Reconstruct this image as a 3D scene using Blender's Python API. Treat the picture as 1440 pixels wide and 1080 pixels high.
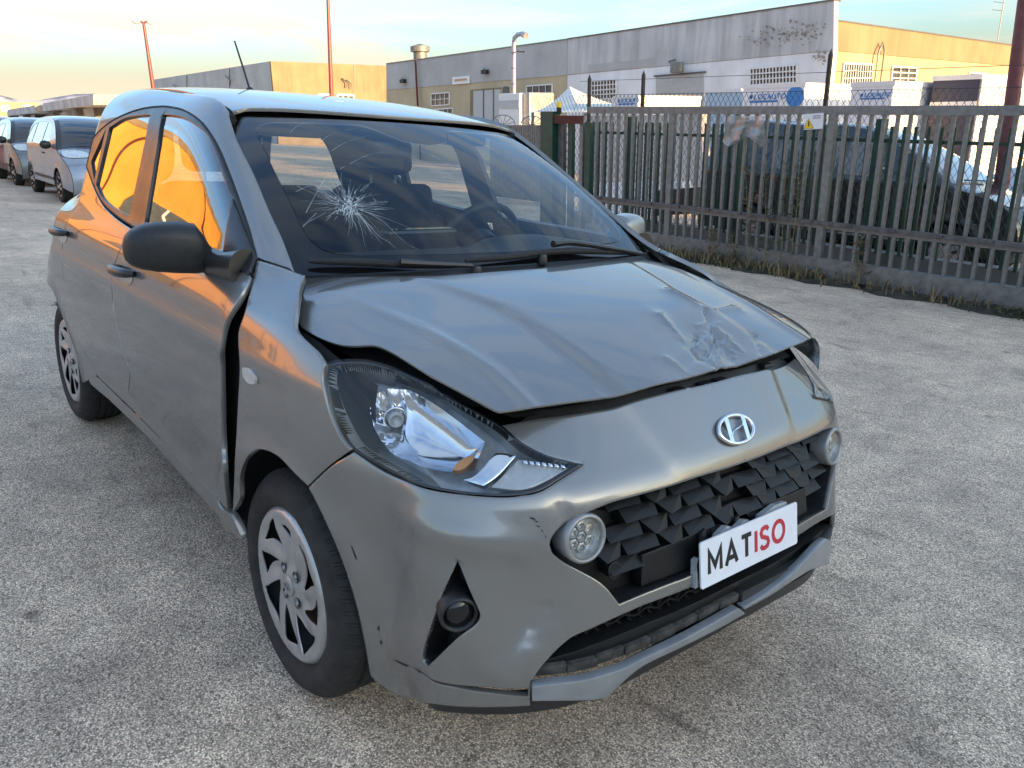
import bpy, bmesh, math, random
import numpy as np
from mathutils import Vector, Matrix
from mathutils.geometry import delaunay_2d_cdt

for o in list(bpy.data.objects):
    bpy.data.objects.remove(o, do_unlink=True)
SC = bpy.context.scene
COL = SC.collection
rnd = random.Random(7)

# ------------------------------------------------------------------ camera
# CAR FRAME: x forward, y to the car's left, z up from the pavement, origin under the front axle.
# The pavement falls about three degrees across, so the WORLD frame (true vertical) is the car frame turned by T.
CAMP = np.array([1.67456, -1.50426, 1.37000])
YAW, PITCH, ROLL, FPX = 2.439705, 0.291232, 0.052011, 1117.265
UPG = np.array([-0.015088, -0.064768, 0.997786])


def cam_axes():
    f = np.array([math.cos(YAW) * math.cos(PITCH), math.sin(YAW) * math.cos(PITCH), -math.sin(PITCH)])
    r = np.cross(f, [0, 0, 1]); r /= np.linalg.norm(r)
    u = np.cross(r, f)
    c, s = math.cos(ROLL), math.sin(ROLL)
    return f, c * r + s * u, -s * r + c * u


CF, CR, CU = cam_axes()
_x = np.array([1, 0, 0]) - UPG * UPG[0]; _x /= np.linalg.norm(_x)
_y = np.cross(UPG, _x)
T3 = np.array([_x, _y, UPG])
TM = Matrix([list(T3[i]) + [0] for i in range(3)] + [[0, 0, 0, 1]])

cd = bpy.data.cameras.new('camera')
cam = bpy.data.objects.new('camera', cd)
COL.objects.link(cam)
m3 = np.stack([T3 @ CR, T3 @ CU, -(T3 @ CF)], 1)
loc = T3 @ CAMP
cam.matrix_world = Matrix([list(m3[i]) + [loc[i]] for i in range(3)] + [[0, 0, 0, 1]])
cd.sensor_width = 36.0
cd.lens = 36.0 * FPX / 1440.0
cd.clip_start = 0.05
cd.clip_end = 30000
SC.camera = cam

# ------------------------------------------------------------------ sky, sun, exposure
SUN_AZ = math.radians(9.0)      # world azimuth of the sun, from +x towards +y
SUN_EL = math.radians(6.5)
EXPOSURE = 3.38
w = bpy.data.worlds.new('World')
SC.world = w
w.use_nodes = True
nt = w.node_tree
nt.nodes.clear()
N = nt.nodes.new
out = N('ShaderNodeOutputWorld')
bg = N('ShaderNodeBackground')
sky = N('ShaderNodeTexSky')
sky.sky_type = 'NISHITA'
sky.sun_disc = False
sky.sun_elevation = SUN_EL
sky.sun_rotation = math.pi / 2 - SUN_AZ
sky.altitude = 150
sky.air_density = 1.0
sky.dust_density = 4.0
sky.ozone_density = 1.5
tc = N('ShaderNodeTexCoord')
mp = N('ShaderNodeMapping')
mp.inputs['Scale'].default_value = (1.0, 1.0, 6.5)
mp.inputs['Rotation'].default_value = (0.05, 0.08, 0.6)
n1 = N('ShaderNodeTexNoise')
n1.inputs['Scale'].default_value = 2.9
n1.inputs['Detail'].default_value = 10
n1.inputs['Roughness'].default_value = 0.55
n1.inputs['Distortion'].default_value = 0.9
cr = N('ShaderNodeValToRGB')
cr.color_ramp.elements[0].position = 0.40
cr.color_ramp.elements[0].color = (0, 0, 0, 1)
cr.color_ramp.elements[1].position = 0.58
cr.color_ramp.elements[1].color = (1, 1, 1, 1)
mixc = N('ShaderNodeMix'); mixc.data_type = 'RGBA'
mfac = N('ShaderNodeMath'); mfac.operation = 'MULTIPLY'; mfac.inputs[1].default_value = 0.85
nt.links.new(tc.outputs['Generated'], mp.inputs['Vector'])
nt.links.new(mp.outputs['Vector'], n1.inputs['Vector'])
nt.links.new(n1.outputs['Fac'], cr.inputs['Fac'])
ce = N('ShaderNodeMapRange'); ce.inputs['From Min'].default_value = 0.10; ce.inputs['From Max'].default_value = 0.40; ce.inputs['To Min'].default_value = 1.0; ce.inputs['To Max'].default_value = 0.62
ces = N('ShaderNodeSeparateXYZ'); nt.links.new(tc.outputs['Generated'], ces.inputs[0]); nt.links.new(ces.outputs['Z'], ce.inputs['Value'])
cm = N('ShaderNodeMath'); cm.operation = 'MULTIPLY'; nt.links.new(cr.outputs['Color'], cm.inputs[0]); nt.links.new(ce.outputs[0], cm.inputs[1])
nt.links.new(cm.outputs[0], mfac.inputs[0])
hz_s = N('ShaderNodeSeparateXYZ'); nt.links.new(tc.outputs['Generated'], hz_s.inputs[0])
hz = N('ShaderNodeMapRange'); hz.inputs['From Min'].default_value = 0.02; hz.inputs['From Max'].default_value = 0.095; hz.inputs['To Min'].default_value = 0.95; hz.inputs['To Max'].default_value = 0.0; hz.interpolation_type = 'SMOOTHSTEP'
nt.links.new(hz_s.outputs['Z'], hz.inputs['Value'])
hm = N('ShaderNodeMath'); hm.operation = 'MAXIMUM'; nt.links.new(mfac.outputs[0], hm.inputs[0]); nt.links.new(hz.outputs[0], hm.inputs[1])
nt.links.new(hm.outputs[0], mixc.inputs['Factor'])
tn = N('ShaderNodeMix'); tn.data_type = 'RGBA'; tn.blend_type = 'MULTIPLY'; tn.inputs['Factor'].default_value = 1.0; tn.inputs['B'].default_value = (.54, .66, .82, 1)
nt.links.new(sky.outputs['Color'], tn.inputs['A']); nt.links.new(tn.outputs['Result'], mixc.inputs['A'])
mixc.inputs['B'].default_value = (1.95, 1.72, 1.32, 1)
sz = N('ShaderNodeSeparateXYZ'); nt.links.new(tc.outputs['Generated'], sz.inputs[0])
cc = N('ShaderNodeValToRGB'); nt.links.new(sz.outputs['Z'], cc.inputs['Fac'])
cc.color_ramp.elements[0].position = 0.0; cc.color_ramp.elements[0].color = (.98, .80, .54, 1)
cc.color_ramp.elements[1].position = 0.26; cc.color_ramp.elements[1].color = (.76, .86, .95, 1)
cs = N('ShaderNodeMix'); cs.data_type = 'RGBA'; cs.blend_type = 'MULTIPLY'; cs.inputs['Factor'].default_value = 1.0; cs.inputs['B'].default_value = (1.14, 1.14, 1.14, 1)
nt.links.new(cc.outputs['Color'], cs.inputs['A']); nt.links.new(cs.outputs['Result'], mixc.inputs['B'])
nt.links.new(mixc.outputs['Result'], bg.inputs['Color'])
bg.inputs['Strength'].default_value = 0.10
nt.links.new(bg.outputs[0], out.inputs[0])

sd = bpy.data.lights.new('sun', 'SUN')
sd.energy = 1.35
sd.angle = math.radians(0.55)
sd.color = (1.0, 0.57, 0.24)
sun = bpy.data.objects.new('sun', sd)
COL.objects.link(sun)
sdir = Vector((math.cos(SUN_AZ) * math.cos(SUN_EL), math.sin(SUN_AZ) * math.cos(SUN_EL), math.sin(SUN_EL)))
sun.rotation_euler = sdir.to_track_quat('Z', 'Y').to_euler()
sun.location = (0, 0, 30)

SC.view_settings.view_transform = 'Standard'
SC.view_settings.look = 'None'
SC.view_settings.exposure = EXPOSURE
SC.view_settings.gamma = 1.0
SC.view_settings.use_curve_mapping = False
SC.render.engine = 'CYCLES'
SC.cycles.max_bounces = 8
SC.cycles.transparent_max_bounces = 24
SC.cycles.glossy_bounces = 4
SC.cycles.transmission_bounces = 6
SC.cycles.caustics_reflective = False
SC.cycles.caustics_refractive = False
SC.cycles.sample_clamp_indirect = 6.0
SC.cycles.use_denoising = True


# ------------------------------------------------------------------ materials
MATS = {}


def nmat(name):
    m = bpy.data.materials.new(name)
    m.use_nodes = True
    nt = m.node_tree
    nt.nodes.clear()
    o = nt.nodes.new('ShaderNodeOutputMaterial')
    MATS[name] = m
    return m, nt, o


def pbsdf(nt, col=(.5, .5, .5), rough=.5, metal=0., spec=.5, coat=0., coat_rough=.03):
    b = nt.nodes.new('ShaderNodeBsdfPrincipled')
    b.inputs['Base Color'].default_value = (*col, 1)
    b.inputs['Roughness'].default_value = rough
    b.inputs['Metallic'].default_value = metal
    b.inputs['Specular IOR Level'].default_value = spec
    b.inputs['Coat Weight'].default_value = coat
    b.inputs['Coat Roughness'].default_value = coat_rough
    return b


def simple(name, col, rough=.5, metal=0., spec=.5, coat=0., var=0.12, scale=30., bump=0., bscale=200., rvar=.1, detail=4.):
    """principled material with colour/roughness variation and optional fine bump (object coordinates)"""
    m, nt, o = nmat(name)
    b = pbsdf(nt, col, rough, metal, spec, coat)
    tc = nt.nodes.new('ShaderNodeTexCoord')
    n = nt.nodes.new('ShaderNodeTexNoise'); n.inputs['Scale'].default_value = scale; n.inputs['Detail'].default_value = detail
    nt.links.new(tc.outputs['Object'], n.inputs['Vector'])
    r = nt.nodes.new('ShaderNodeValToRGB')
    r.color_ramp.elements[0].position = .3; r.color_ramp.elements[1].position = .7
    r.color_ramp.elements[0].color = (*[max(0, c * (1 - var)) for c in col], 1)
    r.color_ramp.elements[1].color = (*[min(1, c * (1 + var)) for c in col], 1)
    nt.links.new(n.outputs['Fac'], r.inputs['Fac'])
    nt.links.new(r.outputs['Color'], b.inputs['Base Color'])
    if rvar:
        mr = nt.nodes.new('ShaderNodeMapRange')
        mr.inputs['To Min'].default_value = max(0.02, rough - rvar); mr.inputs['To Max'].default_value = min(1, rough + rvar)
        nt.links.new(n.outputs['Fac'], mr.inputs['Value']); nt.links.new(mr.outputs[0], b.inputs['Roughness'])
    if bump:
        n2 = nt.nodes.new('ShaderNodeTexNoise'); n2.inputs['Scale'].default_value = bscale; n2.inputs['Detail'].default_value = 3
        nt.links.new(tc.outputs['Object'], n2.inputs['Vector'])
        bp = nt.nodes.new('ShaderNodeBump'); bp.inputs['Strength'].default_value = bump; bp.inputs['Distance'].default_value = .01
        nt.links.new(n2.outputs['Fac'], bp.inputs['Height']); nt.links.new(bp.outputs[0], b.inputs['Normal'])
    nt.links.new(b.outputs[0], o.inputs[0])
    return m


def glass(name, tint=(.6, .62, .6), ior=1.5, boost=1.6, rough=0.0, base=0.0):
    """thin pane: see-through with a Fresnel reflection, both faces of the pane in one sheet"""
    m, nt, o = nmat(name)
    t = nt.nodes.new('ShaderNodeBsdfTransparent'); t.inputs[0].default_value = (*tint, 1)
    g = nt.nodes.new('ShaderNodeBsdfGlossy'); g.inputs['Roughness'].default_value = rough; g.inputs[0].default_value = (1, 1, 1, 1)
    fr = nt.nodes.new('ShaderNodeFresnel'); fr.inputs[0].default_value = ior
    ml = nt.nodes.new('ShaderNodeMath'); ml.operation = 'MULTIPLY_ADD'; ml.use_clamp = True
    ml.inputs[1].default_value = boost; ml.inputs[2].default_value = base
    mx = nt.nodes.new('ShaderNodeMixShader')
    # keep the back side of the pane from reading as the inside of a solid
    geo = nt.nodes.new('ShaderNodeNewGeometry')
    nt.links.new(fr.outputs[0], ml.inputs[0]); nt.links.new(ml.outputs[0], mx.inputs[0])
    mi = nt.nodes.new('ShaderNodeMix'); mi.data_type = 'FLOAT'
    mi.inputs['A'].default_value = ior; mi.inputs['B'].default_value = ior
    mi.inputs['B'].default_value = 1 / ior
    nt.links.new(geo.outputs['Backfacing'], mi.inputs['Factor']); nt.links.new(mi.outputs['Result'], fr.inputs[0])
    nt.links.new(t.outputs[0], mx.inputs[1]); nt.links.new(g.outputs[0], mx.inputs[2]); nt.links.new(mx.outputs[0], o.inputs[0])
    return m


# ------------------------------------------------------------------ mesh helpers
def link_mesh(name, verts, faces, mat, parent=None, smooth=False, normals=None, frame='world'):
    me = bpy.data.meshes.new(name)
    me.from_pydata([tuple(map(float, v)) for v in verts], [], faces)
    me.validate()
    if isinstance(mat, str):
        mat = MATS[mat]
    if mat:
        me.materials.append(mat)
    if smooth:
        me.polygons.foreach_set('use_smooth', [True] * len(me.polygons))
    me.update()
    if normals is not None:
        me.normals_split_custom_set_from_vertices([tuple(map(float, n)) for n in normals])
    o = bpy.data.objects.new(name, me)
    COL.objects.link(o)
    if parent:
        o.parent = parent
    if frame == 'car' and not parent:
        o.matrix_world = TM
    return o


def tag(o, label=None, cat=None, group=None, kind=None):
    if label: o['label'] = label
    if cat: o['category'] = cat
    if group: o['group'] = group
    if kind: o['kind'] = kind
    return o


def empty(name, loc=(0, 0, 0), rz=0., parent=None, frame='world'):
    o = bpy.data.objects.new(name, None)
    o.empty_display_size = .2
    COL.objects.link(o)
    M = Matrix.Translation(loc) @ Matrix.Rotation(rz, 4, 'Z')
    if parent:
        o.parent = parent
        o.matrix_local = M
    else:
        o.matrix_world = (TM @ M) if frame == 'car' else M
    return o


class MB:
    """collects simple solids into one mesh"""
    def __init__(s):
        s.v = []; s.f = []

    def add(s, vs, fs):
        b = len(s.v); s.v += [tuple(v) for v in vs]; s.f += [tuple(i + b for i in f) for f in fs]; return s

    def box(s, x0, x1, y0, y1, z0, z1):
        vs = [(x, y, z) for x in (x0, x1) for y in (y0, y1) for z in (z0, z1)]
        return s.add(vs, [(0, 1, 3, 2), (4, 6, 7, 5), (0, 4, 5, 1), (2, 3, 7, 6), (0, 2, 6, 4), (1, 5, 7, 3)])

    def bbox(s, x0, x1, y0, y1, z0, z1, b=.01):
        """box with chamfered edges"""
        bm = bmesh.new()
        bmesh.ops.create_cube(bm, size=1)
        for v in bm.verts:
            v.co = Vector(((x0 + x1) / 2 + v.co.x * (x1 - x0), (y0 + y1) / 2 + v.co.y * (y1 - y0), (z0 + z1) / 2 + v.co.z * (z1 - z0)))
        bmesh.ops.bevel(bm, geom=bm.edges[:], offset=b, segments=2, affect='EDGES', profile=.5)
        bm.verts.index_update()
        s.add([v.co[:] for v in bm.verts], [[v.index for v in f.verts] for f in bm.faces]); bm.free(); return s

    def bar(s, p, q, wx, wy, upv=(0, 0, 1)):
        p = np.array(p, float); q = np.array(q, float)
        d = q - p; d /= np.linalg.norm(d)
        a = np.cross(d, upv)
        if np.linalg.norm(a) < 1e-4: a = np.cross(d, (0, 1, 0))
        a /= np.linalg.norm(a); b = np.cross(d, a)
        vs = []
        for c in (p, q):
            for i, j in ((-1, -1), (1, -1), (1, 1), (-1, 1)):
                vs.append(c + a * i * wx / 2 + b * j * wy / 2)
        return s.add(vs, [(0, 3, 2, 1), (4, 5, 6, 7), (0, 1, 5, 4), (1, 2, 6, 5), (2, 3, 7, 6), (3, 0, 4, 7)])

    def tube(s, pts, rad, n=8, closed=False, caps=True):
        pts = [np.array(p, float) for p in pts]
        m = len(pts)
        rads = rad if hasattr(rad, '__len__') else [rad] * m
        prev = None; rings = []
        for i, p in enumerate(pts):
            if closed: d = pts[(i + 1) % m] - pts[i - 1]
            else: d = pts[min(i + 1, m - 1)] - pts[max(i - 1, 0)]
            d = d / (np.linalg.norm(d) + 1e-12)
            if prev is None:
                a = np.cross(d, (0, 0, 1))
                if np.linalg.norm(a) < .05: a = np.cross(d, (0, 1, 0))
            else:
                a = prev - d * (prev @ d)
            a = a / (np.linalg.norm(a) + 1e-12); prev = a
            b = np.cross(d, a)
            rings.append([p + (a * math.cos(t) + b * math.sin(t)) * rads[i] for t in np.linspace(0, 2 * math.pi, n, endpoint=False)])
        vs = [v for r in rings for v in r]; fs = []
        for i in range(m if closed else m - 1):
            i2 = (i + 1) % m
            for k in range(n):
                k2 = (k + 1) % n
                fs.append((i * n + k, i * n + k2, i2 * n + k2, i2 * n + k))
        if caps and not closed:
            fs.append(tuple(range(n - 1, -1, -1))); fs.append(tuple((m - 1) * n + k for k in range(n)))
        return s.add(vs, fs)

    def lathe(s, prof, n=32, axis='y', c=(0, 0, 0), closed=False):
        """prof: (radius, offset along axis)"""
        vs = []; fs = []
        m = len(prof)
        for (r, h) in prof:
            for t in np.linspace(0, 2 * math.pi, n, endpoint=False):
                a, b = r * math.cos(t), r * math.sin(t)
                if axis == 'y': vs.append((c[0] + a, c[1] + h, c[2] + b))
                elif axis == 'x': vs.append((c[0] + h, c[1] + a, c[2] + b))
                else: vs.append((c[0] + a, c[1] + b, c[2] + h))
        for i in range(m if closed else m - 1):
            i2 = (i + 1) % m
            for k in range(n):
                k2 = (k + 1) % n
                fs.append((i * n + k, i2 * n + k, i2 * n + k2, i * n + k2))
        return s.add(vs, fs)

    def prism(s, pts, axis, a, b):
        """extrude a 2-D polygon: axis 'y' -> pts are (x,z); 'x' -> (y,z); 'z' -> (x,y)"""
        n = len(pts)
        def mk(p, h):
            return (p[0], h, p[1]) if axis == 'y' else ((h, p[0], p[1]) if axis == 'x' else (p[0], p[1], h))
        vs = [mk(p, a) for p in pts] + [mk(p, b) for p in pts]
        fs = [tuple(range(n)), tuple(range(2 * n - 1, n - 1, -1))]
        for i in range(n):
            j = (i + 1) % n
            fs.append((i, i + n, j + n, j))
        return s.add(vs, fs)

    def build(s, name, mat, parent=None, smooth=False, frame='world', fix=True):
        o = link_mesh(name, s.v, s.f, mat, parent, smooth, frame=frame)
        if fix:
            bm = bmesh.new(); bm.from_mesh(o.data)
            bmesh.ops.recalc_face_normals(bm, faces=bm.faces[:]); bm.to_mesh(o.data); bm.free()
        if smooth == 'auto' or smooth is True:
            o.data.polygons.foreach_set('use_smooth', [True] * len(o.data.polygons))
            try: o.data.set_sharp_from_angle(angle=math.radians(38))
            except Exception: pass
        return o


def copy_tree(o, parent=None):
    c = o.copy(); COL.objects.link(c)
    if parent: c.parent = parent
    for ch in list(o.children): copy_tree(ch, c)
    return c


# ------------------------------------------------------------------ pixel geometry (camera known, so a traced outline can be laid on a real surface)
def ray_car(px, py):
    d = CF * FPX + CR * (px - 720) - CU * (py - 540)
    return d / np.linalg.norm(d)


def at_y(px, py, y):
    d = ray_car(px, py); return CAMP + d * (y - CAMP[1]) / d[1]


def at_x(px, py, x):
    d = ray_car(px, py); return CAMP + d * (x - CAMP[0]) / d[0]


def at_z(px, py, z):
    d = ray_car(px, py); return CAMP + d * (z - CAMP[2]) / d[2]


WCAM = T3 @ CAMP


def wray(px, py):
    return T3 @ ray_car(px, py)


def w_y(px, py, y):
    d = wray(px, py); return WCAM + d * (y - WCAM[1]) / d[1]


def w_x(px, py, x):
    d = wray(px, py); return WCAM + d * (x - WCAM[0]) / d[0]


def ground_z(x, y):
    """world height of the (tilted) pavement"""
    n = T3 @ np.array([0, 0, 1.0])
    return -(n[0] * x + n[1] * y) / n[2]


def proj_car(P):
    P = np.asarray(P, float); d = P - CAMP
    z = d @ CF
    return np.stack([720 + FPX * (d @ CR) / z, 540 - FPX * (d @ CU) / z], -1)


# ------------------------------------------------------------------ splines and parametric panels
class Cub:
    """natural cubic spline, vector valued, linear beyond the ends"""
    def __init__(s, x, y):
        s.x = np.array(x, float); s.y = np.array(y, float)
        n = len(x); h = np.diff(s.x)
        yy = s.y.reshape(n, -1)
        A = np.zeros((n, n)); B = np.zeros((n, yy.shape[1]))
        A[0, 0] = A[-1, -1] = 1
        for i in range(1, n - 1):
            A[i, i - 1] = h[i - 1]; A[i, i] = 2 * (h[i - 1] + h[i]); A[i, i + 1] = h[i]
            B[i] = 6 * ((yy[i + 1] - yy[i]) / h[i] - (yy[i] - yy[i - 1]) / h[i - 1])
        s.m = np.linalg.solve(A, B).reshape(s.y.shape)
        s.h = h

    def __call__(s, t):
        t = np.asarray(t, float)
        i = np.clip(np.searchsorted(s.x, t, side='right') - 1, 0, len(s.x) - 2)
        tc = np.clip(t, s.x[0], s.x[-1])
        a = (s.x[i + 1] - tc); b = (tc - s.x[i]); h = s.h[i]
        ex = (1,) * (s.y.ndim - 1)
        a, b, h, dt = (q.reshape(q.shape + ex) for q in (a, b, h, t - tc))
        y0, y1, m0, m1 = s.y[i], s.y[i + 1], s.m[i], s.m[i + 1]
        v = m0 * a ** 3 / (6 * h) + m1 * b ** 3 / (6 * h) + (y0 / h - m0 * h / 6) * a + (y1 / h - m1 * h / 6) * b
        sl = -m0 * a ** 2 / (2 * h) + m1 * b ** 2 / (2 * h) + (y1 - y0) / h - (m1 - m0) * h / 6
        return v + sl * dt


def crom(pts, n=6, closed=False):
    """Catmull-Rom through pts; a point with a third entry of 1 is a corner"""
    P = [np.array(p[:2], float) for p in pts]; C = [len(p) > 2 and p[2] for p in pts]
    m = len(P); out = []
    for i in range(m if closed else m - 1):
        p1, p2 = P[i], P[(i + 1) % m]
        p0 = P[i - 1] if (closed or i > 0) else 2 * p1 - p2
        p3 = P[(i + 2) % m] if (closed or i + 2 < m) else 2 * p2 - p1
        l = np.linalg.norm(p2 - p1)
        def lim(t, l=l):
            k = np.linalg.norm(t); return t if k < 1.6 * l or k == 0 else t * 1.6 * l / k
        t1 = (p2 - p1) if C[i] else lim((p2 - p0) / 2)
        t2 = (p2 - p1) if C[(i + 1) % m] else lim((p3 - p1) / 2)
        for k in range(n):
            t = k / n
            h00 = 2 * t ** 3 - 3 * t ** 2 + 1; h10 = t ** 3 - 2 * t ** 2 + t; h01 = -2 * t ** 3 + 3 * t ** 2; h11 = t ** 3 - t ** 2
            out.append(h00 * p1 + h10 * t1 + h01 * p2 + h11 * t2)
    if not closed: out.append(P[-1])
    return np.array(out)


class Surf:
    def __init__(s, fn, u0, u1, v0, v1, nu=160, nv=120, flip=1):
        s.fn = fn; s.dom = (u0, u1, v0, v1); s.flip = flip
        U, V = np.meshgrid(np.linspace(u0, u1, nu), np.linspace(v0, v1, nv), indexing='ij')
        s.U, s.V = U.ravel(), V.ravel()
        s.P = fn(s.U, s.V)
        s.Nn = s.normal(s.U, s.V)
        s.px = proj_car(s.P)
        s.front = ((CAMP - s.P) * s.Nn).sum(1) > 0

    def __call__(s, u, v):
        return s.fn(np.asarray(u, float), np.asarray(v, float))

    def normal(s, u, v, e=2e-3):
        u = np.asarray(u, float); v = np.asarray(v, float)
        du = s.fn(u + e, v) - s.fn(u - e, v); dv = s.fn(u, v + e) - s.fn(u, v - e)
        n = np.cross(du, dv) * s.flip
        return n / (np.linalg.norm(n, axis=-1, keepdims=True) + 1e-12)

    def from_px(s, px, back=False):
        """pixels -> (u,v) on the surface"""
        px = np.atleast_2d(np.asarray(px, float))
        sel = np.ones(len(s.U), bool) if back else s.front
        idx = np.nonzero(sel)[0]
        k = idx[np.array([np.argmin(((s.px[idx] - p) ** 2).sum(1)) for p in px])]
        x = np.stack([s.U[k], s.V[k]], 1)
        e = 1e-3; lo = np.array([s.dom[0], s.dom[2]]); hi = np.array([s.dom[1], s.dom[3]])
        for _ in range(12):
            q = proj_car(s.fn(x[:, 0], x[:, 1])); r = px - q
            if (r * r).sum(1).max() < .01: break
            qu = (proj_car(s.fn(x[:, 0] + e, x[:, 1])) - q) / e
            qv = (proj_car(s.fn(x[:, 0], x[:, 1] + e)) - q) / e
            J = np.stack([qu, qv], 2); Jt = np.swapaxes(J, 1, 2)
            A = Jt @ J + 1e2 * np.eye(2)
            st = np.linalg.solve(A, (Jt @ r[:, :, None]))[:, :, 0]
            x = np.clip(x + np.clip(st, -.05, .05), lo, hi)
        return x


def densify(loop, sp):
    out = []
    n = len(loop)
    for i in range(n):
        a, b = loop[i], loop[(i + 1) % n]
        l = np.linalg.norm(b - a)
        if l < 1e-6: continue
        k = max(1, int(math.ceil(l / sp)))
        for j in range(k): out.append(a + (b - a) * j / k)
    # drop near duplicates
    res = [out[0]]
    for p in out[1:]:
        if np.linalg.norm(p - res[-1]) > sp * .18: res.append(p)
    if np.linalg.norm(res[0] - res[-1]) < sp * .18: res.pop()
    return np.array(res)


def inside(P, loops):
    P = np.atleast_2d(P); c = np.zeros(len(P), bool)
    for L in loops:
        x0, y0 = L[:, 0], L[:, 1]; x1, y1 = np.roll(x0, -1), np.roll(y0, -1)
        for a, b, d, e in zip(x0, y0, x1, y1):
            if b == e: continue
            m = ((b > P[:, 1]) != (e > P[:, 1]))
            xi = (d - a) * (P[:, 1] - b) / (e - b) + a
            c ^= m & (P[:, 0] < xi)
    return c


def cdt(loops, sp):
    loops = [densify(np.asarray(L, float), sp) for L in loops]
    allp = np.concatenate(loops)
    edges = []; b = 0
    for L in loops:
        n = len(L); edges += [(b + i, b + (i + 1) % n) for i in range(n)]; b += n
    lo, hi = allp.min(0), allp.max(0)
    gx = np.arange(lo[0] + sp * .5, hi[0], sp); gy = np.arange(lo[1] + sp * .5, hi[1], sp * .9)
    G = np.array([(x + (sp * .5 if j % 2 else 0), y) for j, y in enumerate(gy) for x in gx]) if len(gx) and len(gy) else np.zeros((0, 2))
    if len(G):
        G = G[inside(G, loops)]
    if len(G):
        A = np.concatenate([L for L in loops]); B = np.concatenate([np.roll(L, -1, 0) for L in loops])
        d = B - A; dd = (d * d).sum(1) + 1e-12
        dm = np.full(len(G), 1e9)
        for a, e, q in zip(A, d, dd):
            t = np.clip(((G - a) @ e) / q, 0, 1)
            dm = np.minimum(dm, ((G - a - t[:, None] * e) ** 2).sum(1))
        G = G[dm > (sp * .55) ** 2]
    # a ring of points just inside every edge keeps the rolled-edge shading narrow
    R_ = []
    for L in loops:
        t = np.roll(L, -1, 0) - np.roll(L, 1, 0); nrm = np.stack([-t[:, 1], t[:, 0]], 1); nrm /= (np.linalg.norm(nrm, axis=1, keepdims=True) + 1e-12)
        o_ = min(.005, sp * .3)
        for sg in (1, -1):
            q = L + nrm * o_ * sg; k = inside(q, loops); R_.append(q[k])
    R_ = np.concatenate(R_)
    if len(R_):
        dm = np.full(len(R_), 1e9); A = np.concatenate(loops); B = np.concatenate([np.roll(L, -1, 0) for L in loops]); d = B - A; dd = (d * d).sum(1) + 1e-12
        for a, e, q in zip(A, d, dd):
            t = np.clip(((R_ - a) @ e) / q, 0, 1); dm = np.minimum(dm, ((R_ - a - t[:, None] * e) ** 2).sum(1))
        R_ = R_[dm > (min(.005, sp * .3) * .6) ** 2]
    pts = [Vector(p) for p in allp] + [Vector(p) for p in G] + [Vector(p) for p in R_]
    vo, eo, fo, *_ = delaunay_2d_cdt(pts, edges, [], 0, 1e-7)
    V = np.array([v[:] for v in vo])
    cen = V[np.array([tuple(f) for f in fo])].mean(1)
    ok = inside(cen, loops)
    F = [tuple(f) for f, k in zip(fo, ok) if k]
    used = sorted({i for f in F for i in f}); mp = {i: k for k, i in enumerate(used)}
    return V[used], [tuple(mp[i] for i in f) for f in F]


def panel_geo(surf, loops, sp=.02, thick=.012, lift=0., disp=None, round_edge=.5, open_u=None):
    V, F = cdt(loops, sp)
    u, v = V[:, 0], V[:, 1]
    P = surf(u, v); Nn = surf.normal(u, v)
    if lift: P = P + Nn * lift
    if disp is not None:
        P, Nn = disp(P, Nn, u, v)
    # consistent winding
    a = P[[f[0] for f in F]]; b = P[[f[1] for f in F]]; c = P[[f[2] for f in F]]
    g = np.cross(b - a, c - a)
    m = Nn[[f[0] for f in F]]
    F = [f if s > 0 else (f[0], f[2], f[1]) for f, s in zip(F, (g * m).sum(1))]
    ec = {}
    for f in F:
        for i in range(3):
            e = (f[i], f[(i + 1) % 3])
            ec[e] = 1
    bnd = [e for e in ec if (e[1], e[0]) not in ec]
    if open_u is not None:
        bnd = [e for e in bnd if not (abs(V[e[0], 0] - open_u) < 1e-5 and abs(V[e[1], 0] - open_u) < 1e-5)]
    verts = list(P); nors = [n.copy() for n in Nn]
    faces = list(F)
    if thick:
        od = {}
        for (i, j) in bnd:
            t = P[j] - P[i]; o_ = np.cross(t, Nn[i]); o_ /= (np.linalg.norm(o_) + 1e-12)
            for k in (i, j): od[k] = od.get(k, 0) + o_
        top = {}; bot = {}
        for k, o_ in od.items():
            o_ = o_ / (np.linalg.norm(o_) + 1e-12)
            nn = Nn[k] + o_ * round_edge; nn /= np.linalg.norm(nn)
            nors[k] = nn
            e2 = Nn[k] * .3 + o_; e2 /= np.linalg.norm(e2)
            top[k] = len(verts); verts.append(P[k]); nors.append(e2)
            bot[k] = len(verts); verts.append(P[k] - Nn[k] * thick); nors.append(o_)
        for (i, j) in bnd:
            faces.append((j, i, k0, k1) if False else (top[j], top[i], bot[i], bot[j]))
    return np.array(verts), faces, np.array(nors)


def mirror_geo(g):
    v, f, n = g
    v = v.copy(); n = n.copy(); v[:, 1] *= -1; n[:, 1] *= -1
    return v, [tuple(reversed(x)) for x in f], n


def join_geo(*gs):
    V = []; F = []; Nn = []; b = 0
    for v, f, n in gs:
        V.append(v); Nn.append(n); F += [tuple(i + b for i in x) for x in f]; b += len(v)
    return np.concatenate(V), F, np.concatenate(Nn)


def put(name, geo, mat, parent):
    return link_mesh(name, geo[0], geo[1], mat, parent, smooth=True, normals=geo[2])

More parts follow.
